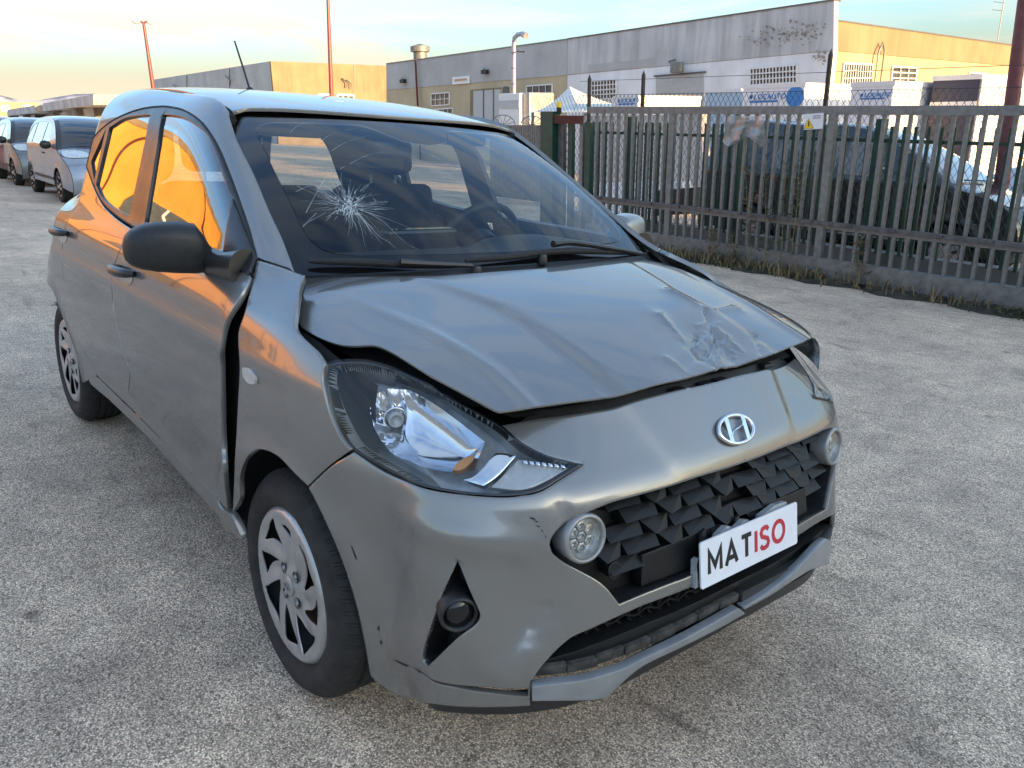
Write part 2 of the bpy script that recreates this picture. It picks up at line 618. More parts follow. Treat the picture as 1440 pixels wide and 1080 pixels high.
# ================================================================== THE SETTING
def asphalt():
    m, nt, o = nmat('asphalt')
    L = nt.links.new; N = nt.nodes.new
    tc = N('ShaderNodeTexCoord')
    b = pbsdf(nt, (.2, .2, .2), .82, 0, .3)
    v = N('ShaderNodeTexVoronoi'); v.inputs['Scale'].default_value = 235; v.inputs['Randomness'].default_value = 1
    L(tc.outputs['Object'], v.inputs['Vector'])
    sp = N('ShaderNodeSeparateColor'); L(v.outputs['Color'], sp.inputs[0])
    r = N('ShaderNodeValToRGB'); e = r.color_ramp.elements
    e[0].position = 0.; e[0].color = (.16, .147, .132, 1); e[1].position = 1.; e[1].color = (.90, .85, .78, 1)
    for p, c in ((.25, (.37, .345, .315)), (.5, (.50, .475, .44)), (.75, (.61, .575, .53)), (.92, (.76, .74, .70))):
        x = r.color_ramp.elements.new(p); x.color = (*c, 1)
    L(sp.outputs[0], r.inputs['Fac'])
    # binder between the stones
    dk = N('ShaderNodeMapRange'); dk.inputs['From Min'].default_value = .30; dk.inputs['From Max'].default_value = .72
    dk.inputs['To Min'].default_value = 1.; dk.inputs['To Max'].default_value = .50
    v2 = N('ShaderNodeTexVoronoi'); v2.feature = 'F1'; v2.inputs['Scale'].default_value = 235
    L(tc.outputs['Object'], v2.inputs['Vector']); L(v2.outputs['Distance'], dk.inputs['Value'])
    mu = N('ShaderNodeMix'); mu.data_type = 'RGBA'; mu.blend_type = 'MULTIPLY'; mu.inputs['Factor'].default_value = 1
    L(r.outputs['Color'], mu.inputs['A']); L(dk.outputs[0], mu.inputs['B'])
    # wear and stains at larger scales
    def nz(scale, det=5, rough=.6, mapping=None, dist=0.):
        n = N('ShaderNodeTexNoise'); n.inputs['Scale'].default_value = scale; n.inputs['Detail'].default_value = det; n.inputs['Roughness'].default_value = rough; n.inputs['Distortion'].default_value = dist
        if mapping:
            mp = N('ShaderNodeMapping'); mp.inputs['Scale'].default_value = mapping[0]; mp.inputs['Rotation'].default_value = mapping[1]
            L(tc.outputs['Object'], mp.inputs['Vector']); L(mp.outputs[0], n.inputs['Vector'])
        else: L(tc.outputs['Object'], n.inputs['Vector'])
        return n
    def ramp(n, p0, c0, p1, c1):
        q = N('ShaderNodeValToRGB'); q.color_ramp.elements[0].position = p0; q.color_ramp.elements[1].position = p1
        q.color_ramp.elements[0].color = (*c0, 1); q.color_ramp.elements[1].color = (*c1, 1); L(n.outputs['Fac'], q.inputs['Fac']); return q
    cur = mu.outputs['Result']
    for n, a in ((nz(.9, 6), (.33, (.70, .70, .70), .66, (1.16, 1.15, 1.12))), (nz(7, 5), (.35, (.86, .86, .86), .65, (1.1, 1.1, 1.1))),
                 (nz(2.2, 4, .5, ((1., 3.2, 1.), (0, 0, .25)), .6), (.62, (1, 1, 1), .80, (.45, .44, .43))), (nz(.28, 3, .5), (.40, (1.56, 1.30, 1.06), .62, (1.74, 1.45, 1.18)))):
        q = ramp(n, *a); mm = N('ShaderNodeMix'); mm.data_type = 'RGBA'; mm.blend_type = 'MULTIPLY'; mm.inputs['Factor'].default_value = 1
        L(cur, mm.inputs['A']); L(q.outputs['Color'], mm.inputs['B']); cur = mm.outputs['Result']
    # small oil drips
    dr = ramp(nz(4.5, 2, .4), .70, (1, 1, 1), .76, (.42, .41, .40))
    for src in (dr.outputs['Color'],):
        mm = N('ShaderNodeMix'); mm.data_type = 'RGBA'; mm.blend_type = 'MULTIPLY'; mm.inputs['Factor'].default_value = 1; L(cur, mm.inputs['A']); L(src, mm.inputs['B']); cur = mm.outputs['Result']
    L(cur, b.inputs['Base Color'])
    bp = N('ShaderNodeBump'); bp.inputs['Strength'].default_value = .55; bp.inputs['Distance'].default_value = .004; bp.invert = True
    L(v2.outputs['Distance'], bp.inputs['Height']); L(bp.outputs[0], b.inputs['Normal'])
    L(b.outputs[0], o.inputs[0])


asphalt()
ground = MB()
ground.v = [(-900, -900, 0), (900, -900, 0), (900, 900, 0), (-900, 900, 0)]; ground.f = [(0, 1, 2, 3)]
g = ground.build('ground', 'asphalt', None, frame='car'); tag(g, kind='structure')


# ---- wall materials with stains that have their own shape
def wall_mat(name, col, stain=(.3, .3, .28), stain_amt=.6, vert=True, rough=.9, patch=None):
    m, nt, o = nmat(name); L = nt.links.new; N = nt.nodes.new
    tc = N('ShaderNodeTexCoord'); b = pbsdf(nt, col, rough, 0, .25)
    mp = N('ShaderNodeMapping'); mp.inputs['Scale'].default_value = (.9, .9, .10 if vert else .9)
    n = N('ShaderNodeTexNoise'); n.inputs['Scale'].default_value = 1.6; n.inputs['Detail'].default_value = 8; n.inputs['Roughness'].default_value = .65
    L(tc.outputs['Object'], mp.inputs['Vector']); L(mp.outputs[0], n.inputs['Vector'])
    r = N('ShaderNodeValToRGB'); r.color_ramp.elements[0].position = .42; r.color_ramp.elements[1].position = .68
    r.color_ramp.elements[0].color = (0, 0, 0, 1); r.color_ramp.elements[1].color = (stain_amt,) * 3 + (1,)
    L(n.outputs['Fac'], r.inputs['Fac'])
    mx = N('ShaderNodeMix'); mx.data_type = 'RGBA'; mx.inputs['A'].default_value = (*col, 1); mx.inputs['B'].default_value = (*stain, 1)
    L(r.outputs['Color'], mx.inputs['Factor'])
    n2 = N('ShaderNodeTexNoise'); n2.inputs['Scale'].default_value = .5; n2.inputs['Detail'].default_value = 4; L(tc.outputs['Object'], n2.inputs['Vector'])
    r2 = N('ShaderNodeValToRGB'); r2.color_ramp.elements[0].position = .3; r2.color_ramp.elements[1].position = .7
    r2.color_ramp.elements[0].color = (.86, .86, .86, 1); r2.color_ramp.elements[1].color = (1.1, 1.1, 1.1, 1); L(n2.outputs['Fac'], r2.inputs['Fac'])
    m2 = N('ShaderNodeMix'); m2.data_type = 'RGBA'; m2.blend_type = 'MULTIPLY'; m2.inputs['Factor'].default_value = 1
    L(mx.outputs['Result'], m2.inputs['A']); L(r2.outputs['Color'], m2.inputs['B'])
    L(m2.outputs['Result'], b.inputs['Base Color'])
    bp = N('ShaderNodeBump'); bp.inputs['Strength'].default_value = .2; bp.inputs['Distance'].default_value = .02
    L(n.outputs['Fac'], bp.inputs['Height']); L(bp.outputs[0], b.inputs['Normal'])
    L(b.outputs[0], o.inputs[0]); return m


wall_mat('concrete_parapet', (.56, .56, .555), (.27, .27, .265), .65)
wall_mat('white_render', (.78, .79, .80), (.58, .58, .57), .4)
wall_mat('tan_render', (.25, .20, .13), (.19, .145, .09), .6)
wall_mat('cream_render', (.37, .32, .21), (.33, .27, .17), .4)
wall_mat('beige_render', (.50, .42, .28), (.40, .33, .22), .35)
wall_mat('grey_cladding', (.45, .45, .44), (.39, .39, .38), .35)
wall_mat('pale_panel', (.52, .47, .38), (.40, .35, .27), .4)
wall_mat('pink_render', (.56, .50, .47), (.42, .38, .36), .4)
wall_mat('rust_red', (.12, .040, .030), (.07, .028, .02), .5)
wall_mat('low_concrete', (.24, .235, .22), (.12, .115, .10), .7)
simple('window_dark', (.05, .055, .06), .12, spec=.7, var=.4, scale=3)
simple('white_metal', (.72, .72, .70), .45, var=.06)
simple('roller_door', (.46, .47, .47), .5, var=.06, scale=4)
simple('galv', (.20, .205, .195), .5, .45, var=.25, scale=14, rvar=.12, detail=7)
simple('galv_dark', (.12, .12, .12), .5, .5, var=.3, scale=14)
simple('green_paint', (.020, .060, .042), .42, var=.3, scale=10)
simple('black_paint', (.012, .014, .013), .45, var=.2)
simple('wire', (.07, .075, .07), .5, .6, var=.3, scale=20)
simple('yellow_plastic', (.85, .55, .02), .35, var=.08)
simple('lamp_red_post', (.17, .045, .045), .45, var=.25, scale=8)
simple('locauto_blue', (.03, .22, .55), .4, var=.1)
simple('navy', (.030, .036, .07), .45, var=.15)
simple('truck_white', (.74, .75, .76), .4, var=.05, scale=4)
simple('tarp_blue', (.40, .52, .62), .6, var=.1)
simple('tent_cloth', (.58, .62, .60), .8, var=.08, scale=4)
simple('duct_metal', (.40, .41, .42), .38, .6, var=.12, scale=6)
simple('sign_white', (.78, .78, .77), .4, var=.05)
simple('sign_yellow', (.85, .55, .02), .4, var=.05)
simple('sign_text', (.50, .30, .20), .6)


def qplane(axis, val):
    return (lambda px, py, off=0.: w_y(px, py, val - off)) if axis == 'y' else (lambda px, py, off=0.: w_x(px, py, val + off))


def slab_px(name, axis, val, px, depth, mat, parent, off=0., bottom=None):
    """solid whose front face is a traced outline on a vertical plane; depth runs away from the viewer"""
    f = qplane(axis, val); P = [f(*p, off) for p in px]
    if bottom is not None:
        P = [np.array([p[0], p[1], bottom]) if q[1] > 900 else p for p, q in zip(P, px)]
    dv = np.array([0, depth, 0]) if axis == 'y' else np.array([-depth, 0, 0])
    n = len(P); V = P + [p + dv for p in P]
    F = [tuple(range(n)), tuple(range(2 * n - 1, n - 1, -1))] + [(i, i + n, (i + 1) % n + n, (i + 1) % n) for i in range(n)]
    m = MB(); m.add(V, F); return m.build(name, mat, parent)


def wall_between(name, axis, val, px_top, zb, depth, mat, parent, off=0.):
    """wall with a traced top edge, down to world height zb"""
    f = qplane(axis, val); top = [f(*p, off) for p in px_top]
    low = [np.array([p[0], p[1], zb]) for p in top[::-1]]
    P = top + low
    dv = np.array([0, depth, 0]) if axis == 'y' else np.array([-depth, 0, 0])
    n = len(P); V = P + [p + dv for p in P]
    F = [tuple(range(n)), tuple(range(2 * n - 1, n - 1, -1))] + [(i, i + n, (i + 1) % n + n, (i + 1) % n) for i in range(n)]
    m = MB(); m.add(V, F); return m.build(name, mat, parent)


def window_px(axis, val, quad, nx, ny, parent, barmat='white_metal', frame=.07, bar=.035, off=.02, name='window', pane='window_dark'):
    """quad: tl, tr, br, bl pixels; frame, dark panes and glazing or grating bars"""
    f = qplane(axis, val); Q = [f(*p, off) for p in quad]
    out = np.array([0, -1., 0]) if axis == 'y' else np.array([1., 0, 0])
    def at(u, v): return (Q[0] * (1 - u) + Q[1] * u) * (1 - v) + (Q[3] * (1 - u) + Q[2] * u) * v
    m = MB(); V = Q + [q - out * .06 for q in Q]; m.add(V, [(0, 1, 2, 3), (7, 6, 5, 4)] + [(i, i + 4, (i + 1) % 4 + 4, (i + 1) % 4) for i in range(4)])
    root = m.build(name, pane, parent)
    for i in range(4):
        m = MB(); m.bar(Q[i] + out * .03, Q[(i + 1) % 4] + out * .03, frame, frame, out); m.build('window_frame', barmat, root)
    for k in range(1, nx):
        m = MB(); m.bar(at(k / nx, 0) + out * .035, at(k / nx, 1) + out * .035, bar, bar, out); m.build('window_bar', barmat, root)
    for k in range(1, ny):
        m = MB(); m.bar(at(0, k / ny) + out * .042, at(1, k / ny) + out * .042, bar, bar, out); m.build('window_bar', barmat, root)
    return root


# ------------------------------------------------------------------ white workshop on the right
YB = 32.0
c0 = w_y(1173, 0, YB); XC = float(c0[0]) + .05
ws = empty('workshop_building', (XC, YB, ground_z(XC, YB)))
tag(ws, 'large pale workshop with stained peeling parapet and sunlit yellow side wall', 'building')
def under(root):   # build in world coordinates, then hand to the root
    return None


def adopt(root):
    """children were built in world coordinates"""
    inv = root.matrix_world.inverted()
    for ch in list(root.children):
        ch.matrix_parent_inverse = inv


wall_between('front_wall', 'y', YB, [(798, 105.5), (1172.5, 71.5)], -6, .3, 'white_render', ws, 0.)
slab_px('parapet_wall', 'y', YB, [(798, 55), (1173, 0), (1172.5, 71), (798, 105)], .32, 'concrete_parapet', ws, .03)
slab_px('coping', 'y', YB, [(798, 53.6), (1174, -1.8), (1174, .3), (798, 55.2)], .5, 'galv_dark', ws, .08)
wall_between('side_wall', 'x', XC - .12, [(1176, 71.8), (1640, 112)], -6, .3, 'cream_render', ws)
slab_px('side_parapet', 'x', XC - .12, [(1178, 29), (1640, 93.7), (1640, 111.6), (1176, 71.4)], .3, 'tan_render', ws, .03)
slab_px('side_coping', 'x', XC - .12, [(1178, 27.6), (1640, 92.5), (1640, 94.2), (1178, 29.6)], .5, 'galv_dark', ws, .07)
mb = MB(); e_ = w_x(1640, 93.7, XC); mb.box(XC - 15.8, XC - .5, YB + .4, float(e_[1]), 2.0, 4.6); mb.build('roof_slab', 'grey_cladding', ws)
window_px('y', YB, [(1055.5, 96.5), (1121, 91.2), (1121, 116), (1055.5, 120)], 14, 3, ws, bar=.05)
window_px('y', YB, [(828.5, 114.5), (867, 111.8), (867, 138), (828.5, 141)], 9, 4, ws, bar=.05)
window_px('x', XC - .12, [(1186, 89), (1226, 91), (1224, 119), (1183, 121)], 12, 3, ws, bar=.04)
window_px('x', XC - .12, [(1254, 93.5), (1288, 95.5), (1286, 118), (1252, 118)], 3, 3, ws, bar=.05)
window_px('x', XC - .12, [(1362, 102), (1388, 104), (1386, 118), (1361, 118)], 3, 2, ws, bar=.05)
window_px('x', XC - .12, [(1408, 106), (1425, 107), (1424, 122), (1407, 122)], 2, 2, ws, bar=.05)
rd_ = slab_px('roller_door', 'y', YB, [(922, 108), (989, 102.5), (989, 175), (922, 178)], .1, 'roller_door', ws, .06)
for k in range(9):
    y_ = 109 + k * 5.2; slab_px('door_rib', 'y', YB, [(923, y_ + .3), (988.5, y_ - 5.0), (988.5, y_ - 3.6), (923, y_ + 1.6)], .05, 'roller_door', rd_, .09)
slab_px('door_frame', 'y', YB, [(919, 106), (991, 100), (991, 102.2), (919, 108.2)], .1, 'galv_dark', ws, .12)
slab_px('faded_sign', 'y', YB, [(826, 91), (920, 81.5), (920, 92), (826, 101.5)], .03, 'grey_cladding', ws, .05)
p = w_y(951, 95, YB - .5); mb = MB(); mb.bbox(p[0] - .35, p[0] + .35, p[1] - .1, p[1] + .2, p[2] - .25, p[2] + .25, .08); mb.tube([(p[0] - .5, YB, p[2] + .4), (p[0] - .5, p[1], p[2] + .3), (p[0] - .2, p[1], p[2] + .1)], .05, 6); mb.build('wall_lamp', 'galv', ws)
# patches where the render has peeled: thin uneven flakes of bare concrete standing a few millimetres off the paint
simple('bare_render', (.30, .275, .235), .95, var=.4, scale=6)
rp_ = random.Random(5)
flk = MB()
for k in range(170):
    if k < 120: px_ = rp_.gauss(1115, 26); py_ = 45 - (px_ - 1115) * .05 + rp_.gauss(0, 7)
    elif k < 140: px_ = rp_.gauss(1068, 8); py_ = rp_.gauss(58, 4)
    else: px_ = rp_.gauss(1155, 6); py_ = rp_.gauss(80, 5)
    if px_ > 1166: continue
    r_ = rp_.uniform(.4, 2.6); n = 7
    P = [w_y(px_ + r_ * rp_.uniform(.5, 1.4) * math.cos(t), py_ + .8 * r_ * rp_.uniform(.5, 1.3) * math.sin(t), YB - .036 - .0004 * k) for t in np.linspace(0, 6.28, n, endpoint=False)]
    flk.add(P, [tuple(range(n))])
fo = flk.build('peeled_patches', 'bare_render', ws); fo['kind'] = 'stuff'
for px0, px1 in ((1147, 1143), (1236, 1241)):
    mb = MB(); a = w_x(px0, 72, XC + .1) if px0 > 1180 else None
    if a is not None:
        b_ = w_x(px0 + 8, 72, XC + .1); mb.tube([(a[0], a[1], -1), a, (a + b_) / 2 + np.array([0, 0, .35]), b_, (b_[0], b_[1], -1)], .05, 6); mb.build('vent_pipe', 'galv', ws, True)
# television aerial on the roof
a0 = w_x(1402, 62, XC - 6); a1 = w_x(1412, 0, XC - 6); mb = MB(); mb.tube([a0 - np.array([0, 0, .6]), a1 + np.array([0, 0, .6])], .03, 6)
for px_, py_, l in ((1411, 4, 1.6), (1409, 15, 1.6)):
    c_ = w_x(px_, py_, XC - 6); mb.tube([c_ + np.array([0, -l, -.05]), c_ + np.array([0, .2, 0])], .02, 5)
ae = mb.build('roof_aerial', 'galv_dark', None); tag(ae, 'thin television aerial standing on the sunlit workshop roof', 'aerial')
adopt(ws)

# ------------------------------------------------------------------ beige unit beside it
bu = empty('beige_building', (float(w_y(670, 90, YB)[0]), YB, -1.0)); tag(bu, 'low beige industrial unit with plain grey upper wall', 'building')
wall_between('front_wall', 'y', YB, [(544, 126.5), (797.5, 105.5)], -6, .3, 'beige_render', bu, .0)
slab_px('upper_wall', 'y', YB, [(543, 90), (797.5, 55), (797.5, 105.5), (544.5, 126.5)], .3, 'grey_cladding', bu, .04)
slab_px('coping', 'y', YB, [(543, 88.8), (797.5, 54), (797.5, 55.6), (543, 90.4)], .5, 'galv', bu, .08)
p = w_y(543, 100, YB); mb = MB(); mb.box(p[0], p[0] + 19, YB + .4, YB + 14, 1.0, 4.4); mb.build('roof_slab', 'grey_cladding', bu)
slab_px('end_wall', 'y', YB, [(543, 90.5), (544.5, 90.3), (545.5, 190), (544, 190)], 14, 'beige_render', bu, -.31)
window_px('y', YB, [(607, 132), (632.5, 130), (632.5, 147), (607, 149)], 4, 2, bu)
window_px('y', YB, [(741, 121), (777, 118.5), (777, 141), (741, 143)], 4, 2, bu)
window_px('y', YB, [(611, 154), (637, 152), (637, 160), (611, 162)], 4, 1, bu)
dr = slab_px('loading_door', 'y', YB, [(665, 127), (703, 124), (703, 185), (665, 188)], .1, 'roller_door', bu, .05)
for px_ in (679, 693): slab_px('door_post', 'y', YB, [(px_, 126.5 - (px_ - 665) * .08), (px_ + 1, 126.4 - (px_ - 665) * .08), (px_ + 1, 186), (px_, 186)], .05, 'galv_dark', dr, .09)
slab_px('door_reveal', 'y', YB, [(661, 126.5), (704, 123), (704, 125), (665, 128), (665, 188), (661, 188)], .1, 'tan_render', bu, .07)
sg_ = slab_px('wall_sign', 'y', YB, [(636, 108.5), (660, 106.5), (660, 117), (636, 119)], .05, 'sign_white', bu, .12)
slab_px('sign_writing', 'y', YB, [(639, 111.5), (656, 110), (656, 113), (639, 114.6)], .02, 'sign_text', sg_, .15)
mb = MB(); a = w_y(584, 83, YB - .25); b_ = w_y(588.5, 152, YB - .25); mb.tube([a, (b_[0], b_[1], -3)], .07, 8); mb.build('downpipe', 'rust_red', bu, True)
for px_, py_ in ((564, 114), (679, 101)):
    p = w_y(px_, py_, YB - .4); mb = MB(); mb.bbox(p[0] - .25, p[0] + .25, p[1], p[1] + .3, p[2] - .13, p[2] + .13, .04); mb.tube([p, p + np.array([-.4, .4, .25])], .03, 6); mb.build('wall_camera', 'black_paint', bu)
p = w_y(591, 78, YB + 1); mb = MB(); mb.lathe([(.5, -.8), (.5, .2), (.7, .25), (.7, .6), (0.01, .8)], 14, 'z', p); mb.build('roof_vent', 'galv', bu, True)
adopt(bu)

# extraction duct in front of the beige unit
YD = 27.0
base = w_y(723, 150, YD); dx = empty('extraction_duct', (base[0], YD, ground_z(base[0], YD))); tag(dx, 'tall grey extraction duct with bent top rising from a metal box', 'duct')
pl_ = [w_y(722.5, 165, YD), w_y(722.5, 100, YD), w_y(722.5, 62, YD), w_y(723.5, 53, YD), w_y(728, 48.5, YD), w_y(734, 47.5, YD), w_y(738, 49, YD)]
pl_[0] = pl_[0] * 1.0; mb = MB(); mb.tube(pl_, .115, 14); mb.build('duct_pipe', 'duct_metal', dx, True)
mb = MB(); mb.tube([pl_[5], pl_[6] + np.array([.10, 0, -.06])], [.13, .17], 14); mb.build('duct_hood', 'duct_metal', dx, True)
for py_ in (74, 96, 118):
    c_ = w_y(722.5, py_, YD); mb = MB(); mb.lathe([(.115, -.03), (.135, -.02), (.135, .02), (.115, .03)], 14, 'z', c_); mb.build('duct_ring', 'galv', dx, True)
mb = MB(); mb.tube([w_y(727, 72.5, YD), w_y(739, 73, YD)], .04, 6); mb.build('duct_stay', 'galv_dark', dx)
q0, q1 = w_y(701, 132, YD - .5), w_y(731, 131, YD - .5)
mb = MB(); mb.bbox(q0[0], q1[0], YD - .5, YD + 1.4, -1.5, q0[2], .05); fb = mb.build('filter_box', 'white_metal', dx)
mb = MB(); mb.box(q0[0] + .04, q1[0] - .04, YD - .53, YD - .49, q0[2] - .75, q0[2] - .35); mb.build('box_louvre', 'roller_door', fb)
q0, q1 = w_y(731.5, 131, YD - .3), w_y(745, 131, YD - .3)
mb = MB(); mb.bbox(q0[0], q1[0], YD - .3, YD + 1.4, -1.5, q0[2] + .02, .05); mb.build('fan_box', 'duct_metal', dx)
p = w_y(712, 128, YD); mb = MB(); mb.lathe([(.22, -.1), (.22, .18), (.12, .24), (.01, .25)], 14, 'z', p); mb.build('fan_motor', 'galv_dark', dx, True)
adopt(dx)

# ------------------------------------------------------------------ far building with sunlit end, low sheds, hills
YM = 45.0
fb_ = empty('far_warehouse', (-105, YM, -2)); tag(fb_, 'long grey flat-roofed warehouse with sunlit tan end wall beyond the car roof', 'building')
XM = float(w_y(380.5, 86, YM)[0])
wall_between('long_wall', 'y', YM, [(216, 112), (380.5, 86)], -6, .4, 'grey_cladding', fb_)
wall_between('end_wall', 'x', XM, [(380.5, 86), (548, 92.5)], -6, .4, 'tan_render', fb_, .05)
for px_ in (262, 322): slab_px('wall_joint', 'y', YM, [(px_, 106 - (px_ - 262) * .16), (px_ + .8, 106 - (px_ - 262) * .16), (px_ + .8, 170), (px_, 170)], .05, 'galv_dark', fb_, .06)
slab_px('wall_joint', 'x', XM, [(497, 90), (498, 90), (498, 150), (497, 150)], .05, 'galv_dark', fb_, .1)
mb = MB(); e_ = w_x(548, 92.5, XM); mb.box(XM - 50, XM - .5, YM + .5, float(e_[1]) - .3, 3, 7.5); mb.build('roof_slab', 'grey_cladding', fb_)
for q in ([(447, 133), (466, 133), (466, 141), (447, 141)], [(474, 133), (497, 134), (497, 142), (474, 141)]): window_px('x', XM, q, 3, 1, fb_, frame=.25, bar=.2, off=.1)
for px_, py_ in ((243, 119), (317, 107), (481, 110), (487, 112)):
    axq = 'y' if px_ < 380 else 'x'; f_ = qplane(axq, YM if axq == 'y' else XM); a = f_(px_, py_, .3); b_ = f_(px_ + 7, py_ + 6, .6); mb = MB(); mb.tube([a, b_, f_(px_ + 7, py_ + 13, .6)], .09, 6); mb.build('wall_bracket', 'galv_dark', fb_)
adopt(fb_)


def shed(name, label, X, top, fas, left_px, right_px, colx, matl, matr):
    """low shed: corner at pixel top=(px,py); grey fascia to the left, sunlit end to the right, open bays under the fascia"""
    c = w_x(*top, X); Y = float(c[1])
    o = empty(name, (X, Y, ground_z(X, Y))); tag(o, label, 'building')
    slab_px('fascia', 'y', Y, [left_px, top, (top[0], top[1] + fas), (left_px[0], left_px[1] + fas * .75)], 6., 'concrete_parapet', o, 1.6)
    wall_between('back_wall', 'y', Y, [(left_px[0], left_px[1] + fas * .7), (top[0], top[1] + fas * .9)], -5, .3, matl, o, -.3)
    wall_between('end_wall', 'x', X, [(top[0], top[1] + fas), (right_px[0], right_px[1] + fas * .9)], -5, .3, 'low_concrete', o, -.2)
    slab_px('end_fascia', 'x', X, [top, right_px, (right_px[0], right_px[1] + fas), (top[0], top[1] + fas)], 1.0, matr, o, .0)
    for px_ in colx:
        f_ = qplane('y', Y); t = (px_ - left_px[0]) / (top[0] - left_px[0]); py_ = left_px[1] + (top[1] - left_px[1]) * t + fas * .9
        a = f_(px_, py_, 1.0); mb = MB(); mb.box(a[0] - .45, a[0] + .45, a[1] - .3, a[1] + .3, -4, a[2] + .1); cp = mb.build('column', 'low_concrete', o)
        mb = MB(); mb.box(a[0] - 1.1, a[0] + 1.1, a[1] - .35, a[1] + .35, a[2] - .15, a[2] + .25); mb.build('column_head', 'low_concrete', cp)
    adopt(o); return o


shed('loading_shed', 'grey concrete loading shed with columns and sunlit cream end wall', -75, (131.5, 132.5), 15, (60, 145.5), (235, 133.5), (77, 109), 'white_render', 'cream_render')
shed('small_shed', 'smaller concrete shed left of the loading shed, half hidden by parked cars', -98, (49, 148), 11, (10, 154.5), (62, 149), (19, 37), 'white_render', 'cream_render')
fh = empty('yellow_house', (-130, 6, -1)); tag(fh, 'flat sunlit yellow building far left behind the small shed', 'building')
wall_between('front_wall', 'x', -130., [(-60, 142.5), (55, 144)], -5, 6, 'cream_render', fh)
window_px('x', -130., [(2, 149), (12, 149), (12, 156), (2, 156)], 2, 1, fh, off=.1, frame=.2, bar=.1)
window_px('x', -130., [(32, 148.5), (44, 148.7), (44, 151), (32, 151)], 2, 1, fh, off=.1, frame=.2, bar=.1)
adopt(fh)

# snow-dusted hills on the horizon
m, nt_, o_ = nmat('hill'); L_ = nt_.links.new
b_ = pbsdf(nt_, (.3, .33, .4), .95, 0, .1); tc_ = nt_.nodes.new('ShaderNodeTexCoord'); n_ = nt_.nodes.new('ShaderNodeTexNoise'); n_.inputs['Scale'].default_value = .004; n_.inputs['Detail'].default_value = 8
L_(tc_.outputs['Object'], n_.inputs['Vector']); r_ = nt_.nodes.new('ShaderNodeValToRGB'); r_.color_ramp.elements[0].position = .46; r_.color_ramp.elements[1].position = .58
r_.color_ramp.elements[0].color = (.20, .23, .30, 1); r_.color_ramp.elements[1].color = (.55, .55, .56, 1); L_(n_.outputs['Fac'], r_.inputs['Fac']); L_(r_.outputs['Color'], b_.inputs['Base Color']); L_(b_.outputs[0], o_.inputs[0])
V = []; F = []; nn_ = 160; rh = random.Random(11)
ph = [rh.uniform(0, 6.28) for _ in range(8)]
for i in range(nn_):
    px_ = -1500 + i * 4200 / (nn_ - 1)
    d = wray(px_, 170); d = d / np.linalg.norm(d[:2]); R0 = 9000.
    hgt = 300 + sum(60 / (k + 1) ** .7 * math.sin(px_ * .0042 * (k + 1) ** 1.25 + ph[k]) for k in range(8)) + rh.uniform(-7, 7)
    hgt = max(60, hgt)
    for (rr, hh) in ((R0, -800), (R0 + 300, hgt * .45), (R0 + 900, hgt), (R0 + 2600, hgt * .5)):
        V.append((WCAM[0] + d[0] * rr, WCAM[1] + d[1] * rr, hh + rh.uniform(-8, 8)))
for i in range(nn_ - 1):
    for k in range(3): F.append((i * 4 + k, (i + 1) * 4 + k, (i + 1) * 4 + k + 1, i * 4 + k + 1))
mb = MB(); mb.add(V, F); ho = mb.build('hills', 'hill', None, True); tag(ho, kind='structure')

# ------------------------------------------------------------------ buildings out of the picture that shade the yard and show in the paintwork
ob = empty('rear_warehouse', (40, -10, -3)); tag(ob, 'tall warehouse behind the viewer that keeps the yard in shade', 'building')
mb = MB(); mb.box(40, 60, -70, 21, -6, 12.6); mb.build('block', 'white_render', ob)
for k in range(8):
    mb = MB(); mb.box(39.9, 40.05, -66 + k * 11, -60 + k * 11, -2, 4.2); mb.build('loading_door', 'grey_cladding', ob)
    mb = MB(); mb.box(39.9, 40.04, -66 + k * 11, -60 + k * 11, 6.5, 8.2); mb.build('window_band', 'window_dark', ob)
mb = MB(); mb.box(39.8, 60.2, -70.2, 21.2, 12.5, 12.9); mb.build('roof_edge', 'galv_dark', ob)
adopt(ob)
lb = empty('orange_warehouse', (-40, -30, 0)); tag(lb, 'sunlit ochre warehouse left of the yard, mirrored in the car windows', 'building')
wall_mat('ochre_render', (.62, .31, .06), (.50, .23, .04), .5)
mb = MB(); mb.box(-75, -40, -75, -7, -4, 10.2); mb.build('block', 'ochre_render', lb)
mb = MB(); mb.box(-75.2, -39.8, -75.2, -6.8, 10.2, 11.2); mb.build('roof_edge', 'tan_render', lb)
for k in range(6):
    y_ = -12 - k * 9; mb = MB(); mb.box(-40.1, -39.9, y_ - 1.6, y_ + 1.6, 4.6, 6.2); wq = mb.build('window', 'window_dark', lb)
    mb = MB(); mb.box(-40.12, -39.86, y_ - .07, y_ + .07, 4.6, 6.2); mb.build('window_bar', 'white_metal', wq)
for k in range(7):
    y_ = -9.5 - k * 8.3; mb = MB(); mb.box(-40.15, -39.85, y_ - 2.6, y_ + 2.6, -3, 3.2 + .3 * (k % 2)); gd = mb.build('garage_door', 'grey_cladding', lb)
    for q in range(4):
        mb = MB(); mb.box(-39.86, -39.80, y_ - 2.6, y_ + 2.6, q * .8 + .0, q * .8 + .05); mb.build('door_rib', 'galv_dark', gd)
mb = MB(); mb.box(-40.6, -39.2, -75, -7, 3.7, 3.95); mb.build('canopy', 'tan_render', lb)
for k in range(12):
    mb = MB(); mb.tube([(-39.75, -9 - k * 5.6, 10.2), (-39.75, -9 - k * 5.6, -2)], .08, 6); mb.build('downpipe', 'rust_red', lb)
adopt(lb)

# ================================================================== THE CAR (car frame)
car = empty('damaged_hatchback', frame='car')
tag(car, 'grey hatchback with crumpled bonnet, broken bumper and cracked windscreen in the foreground', 'car')

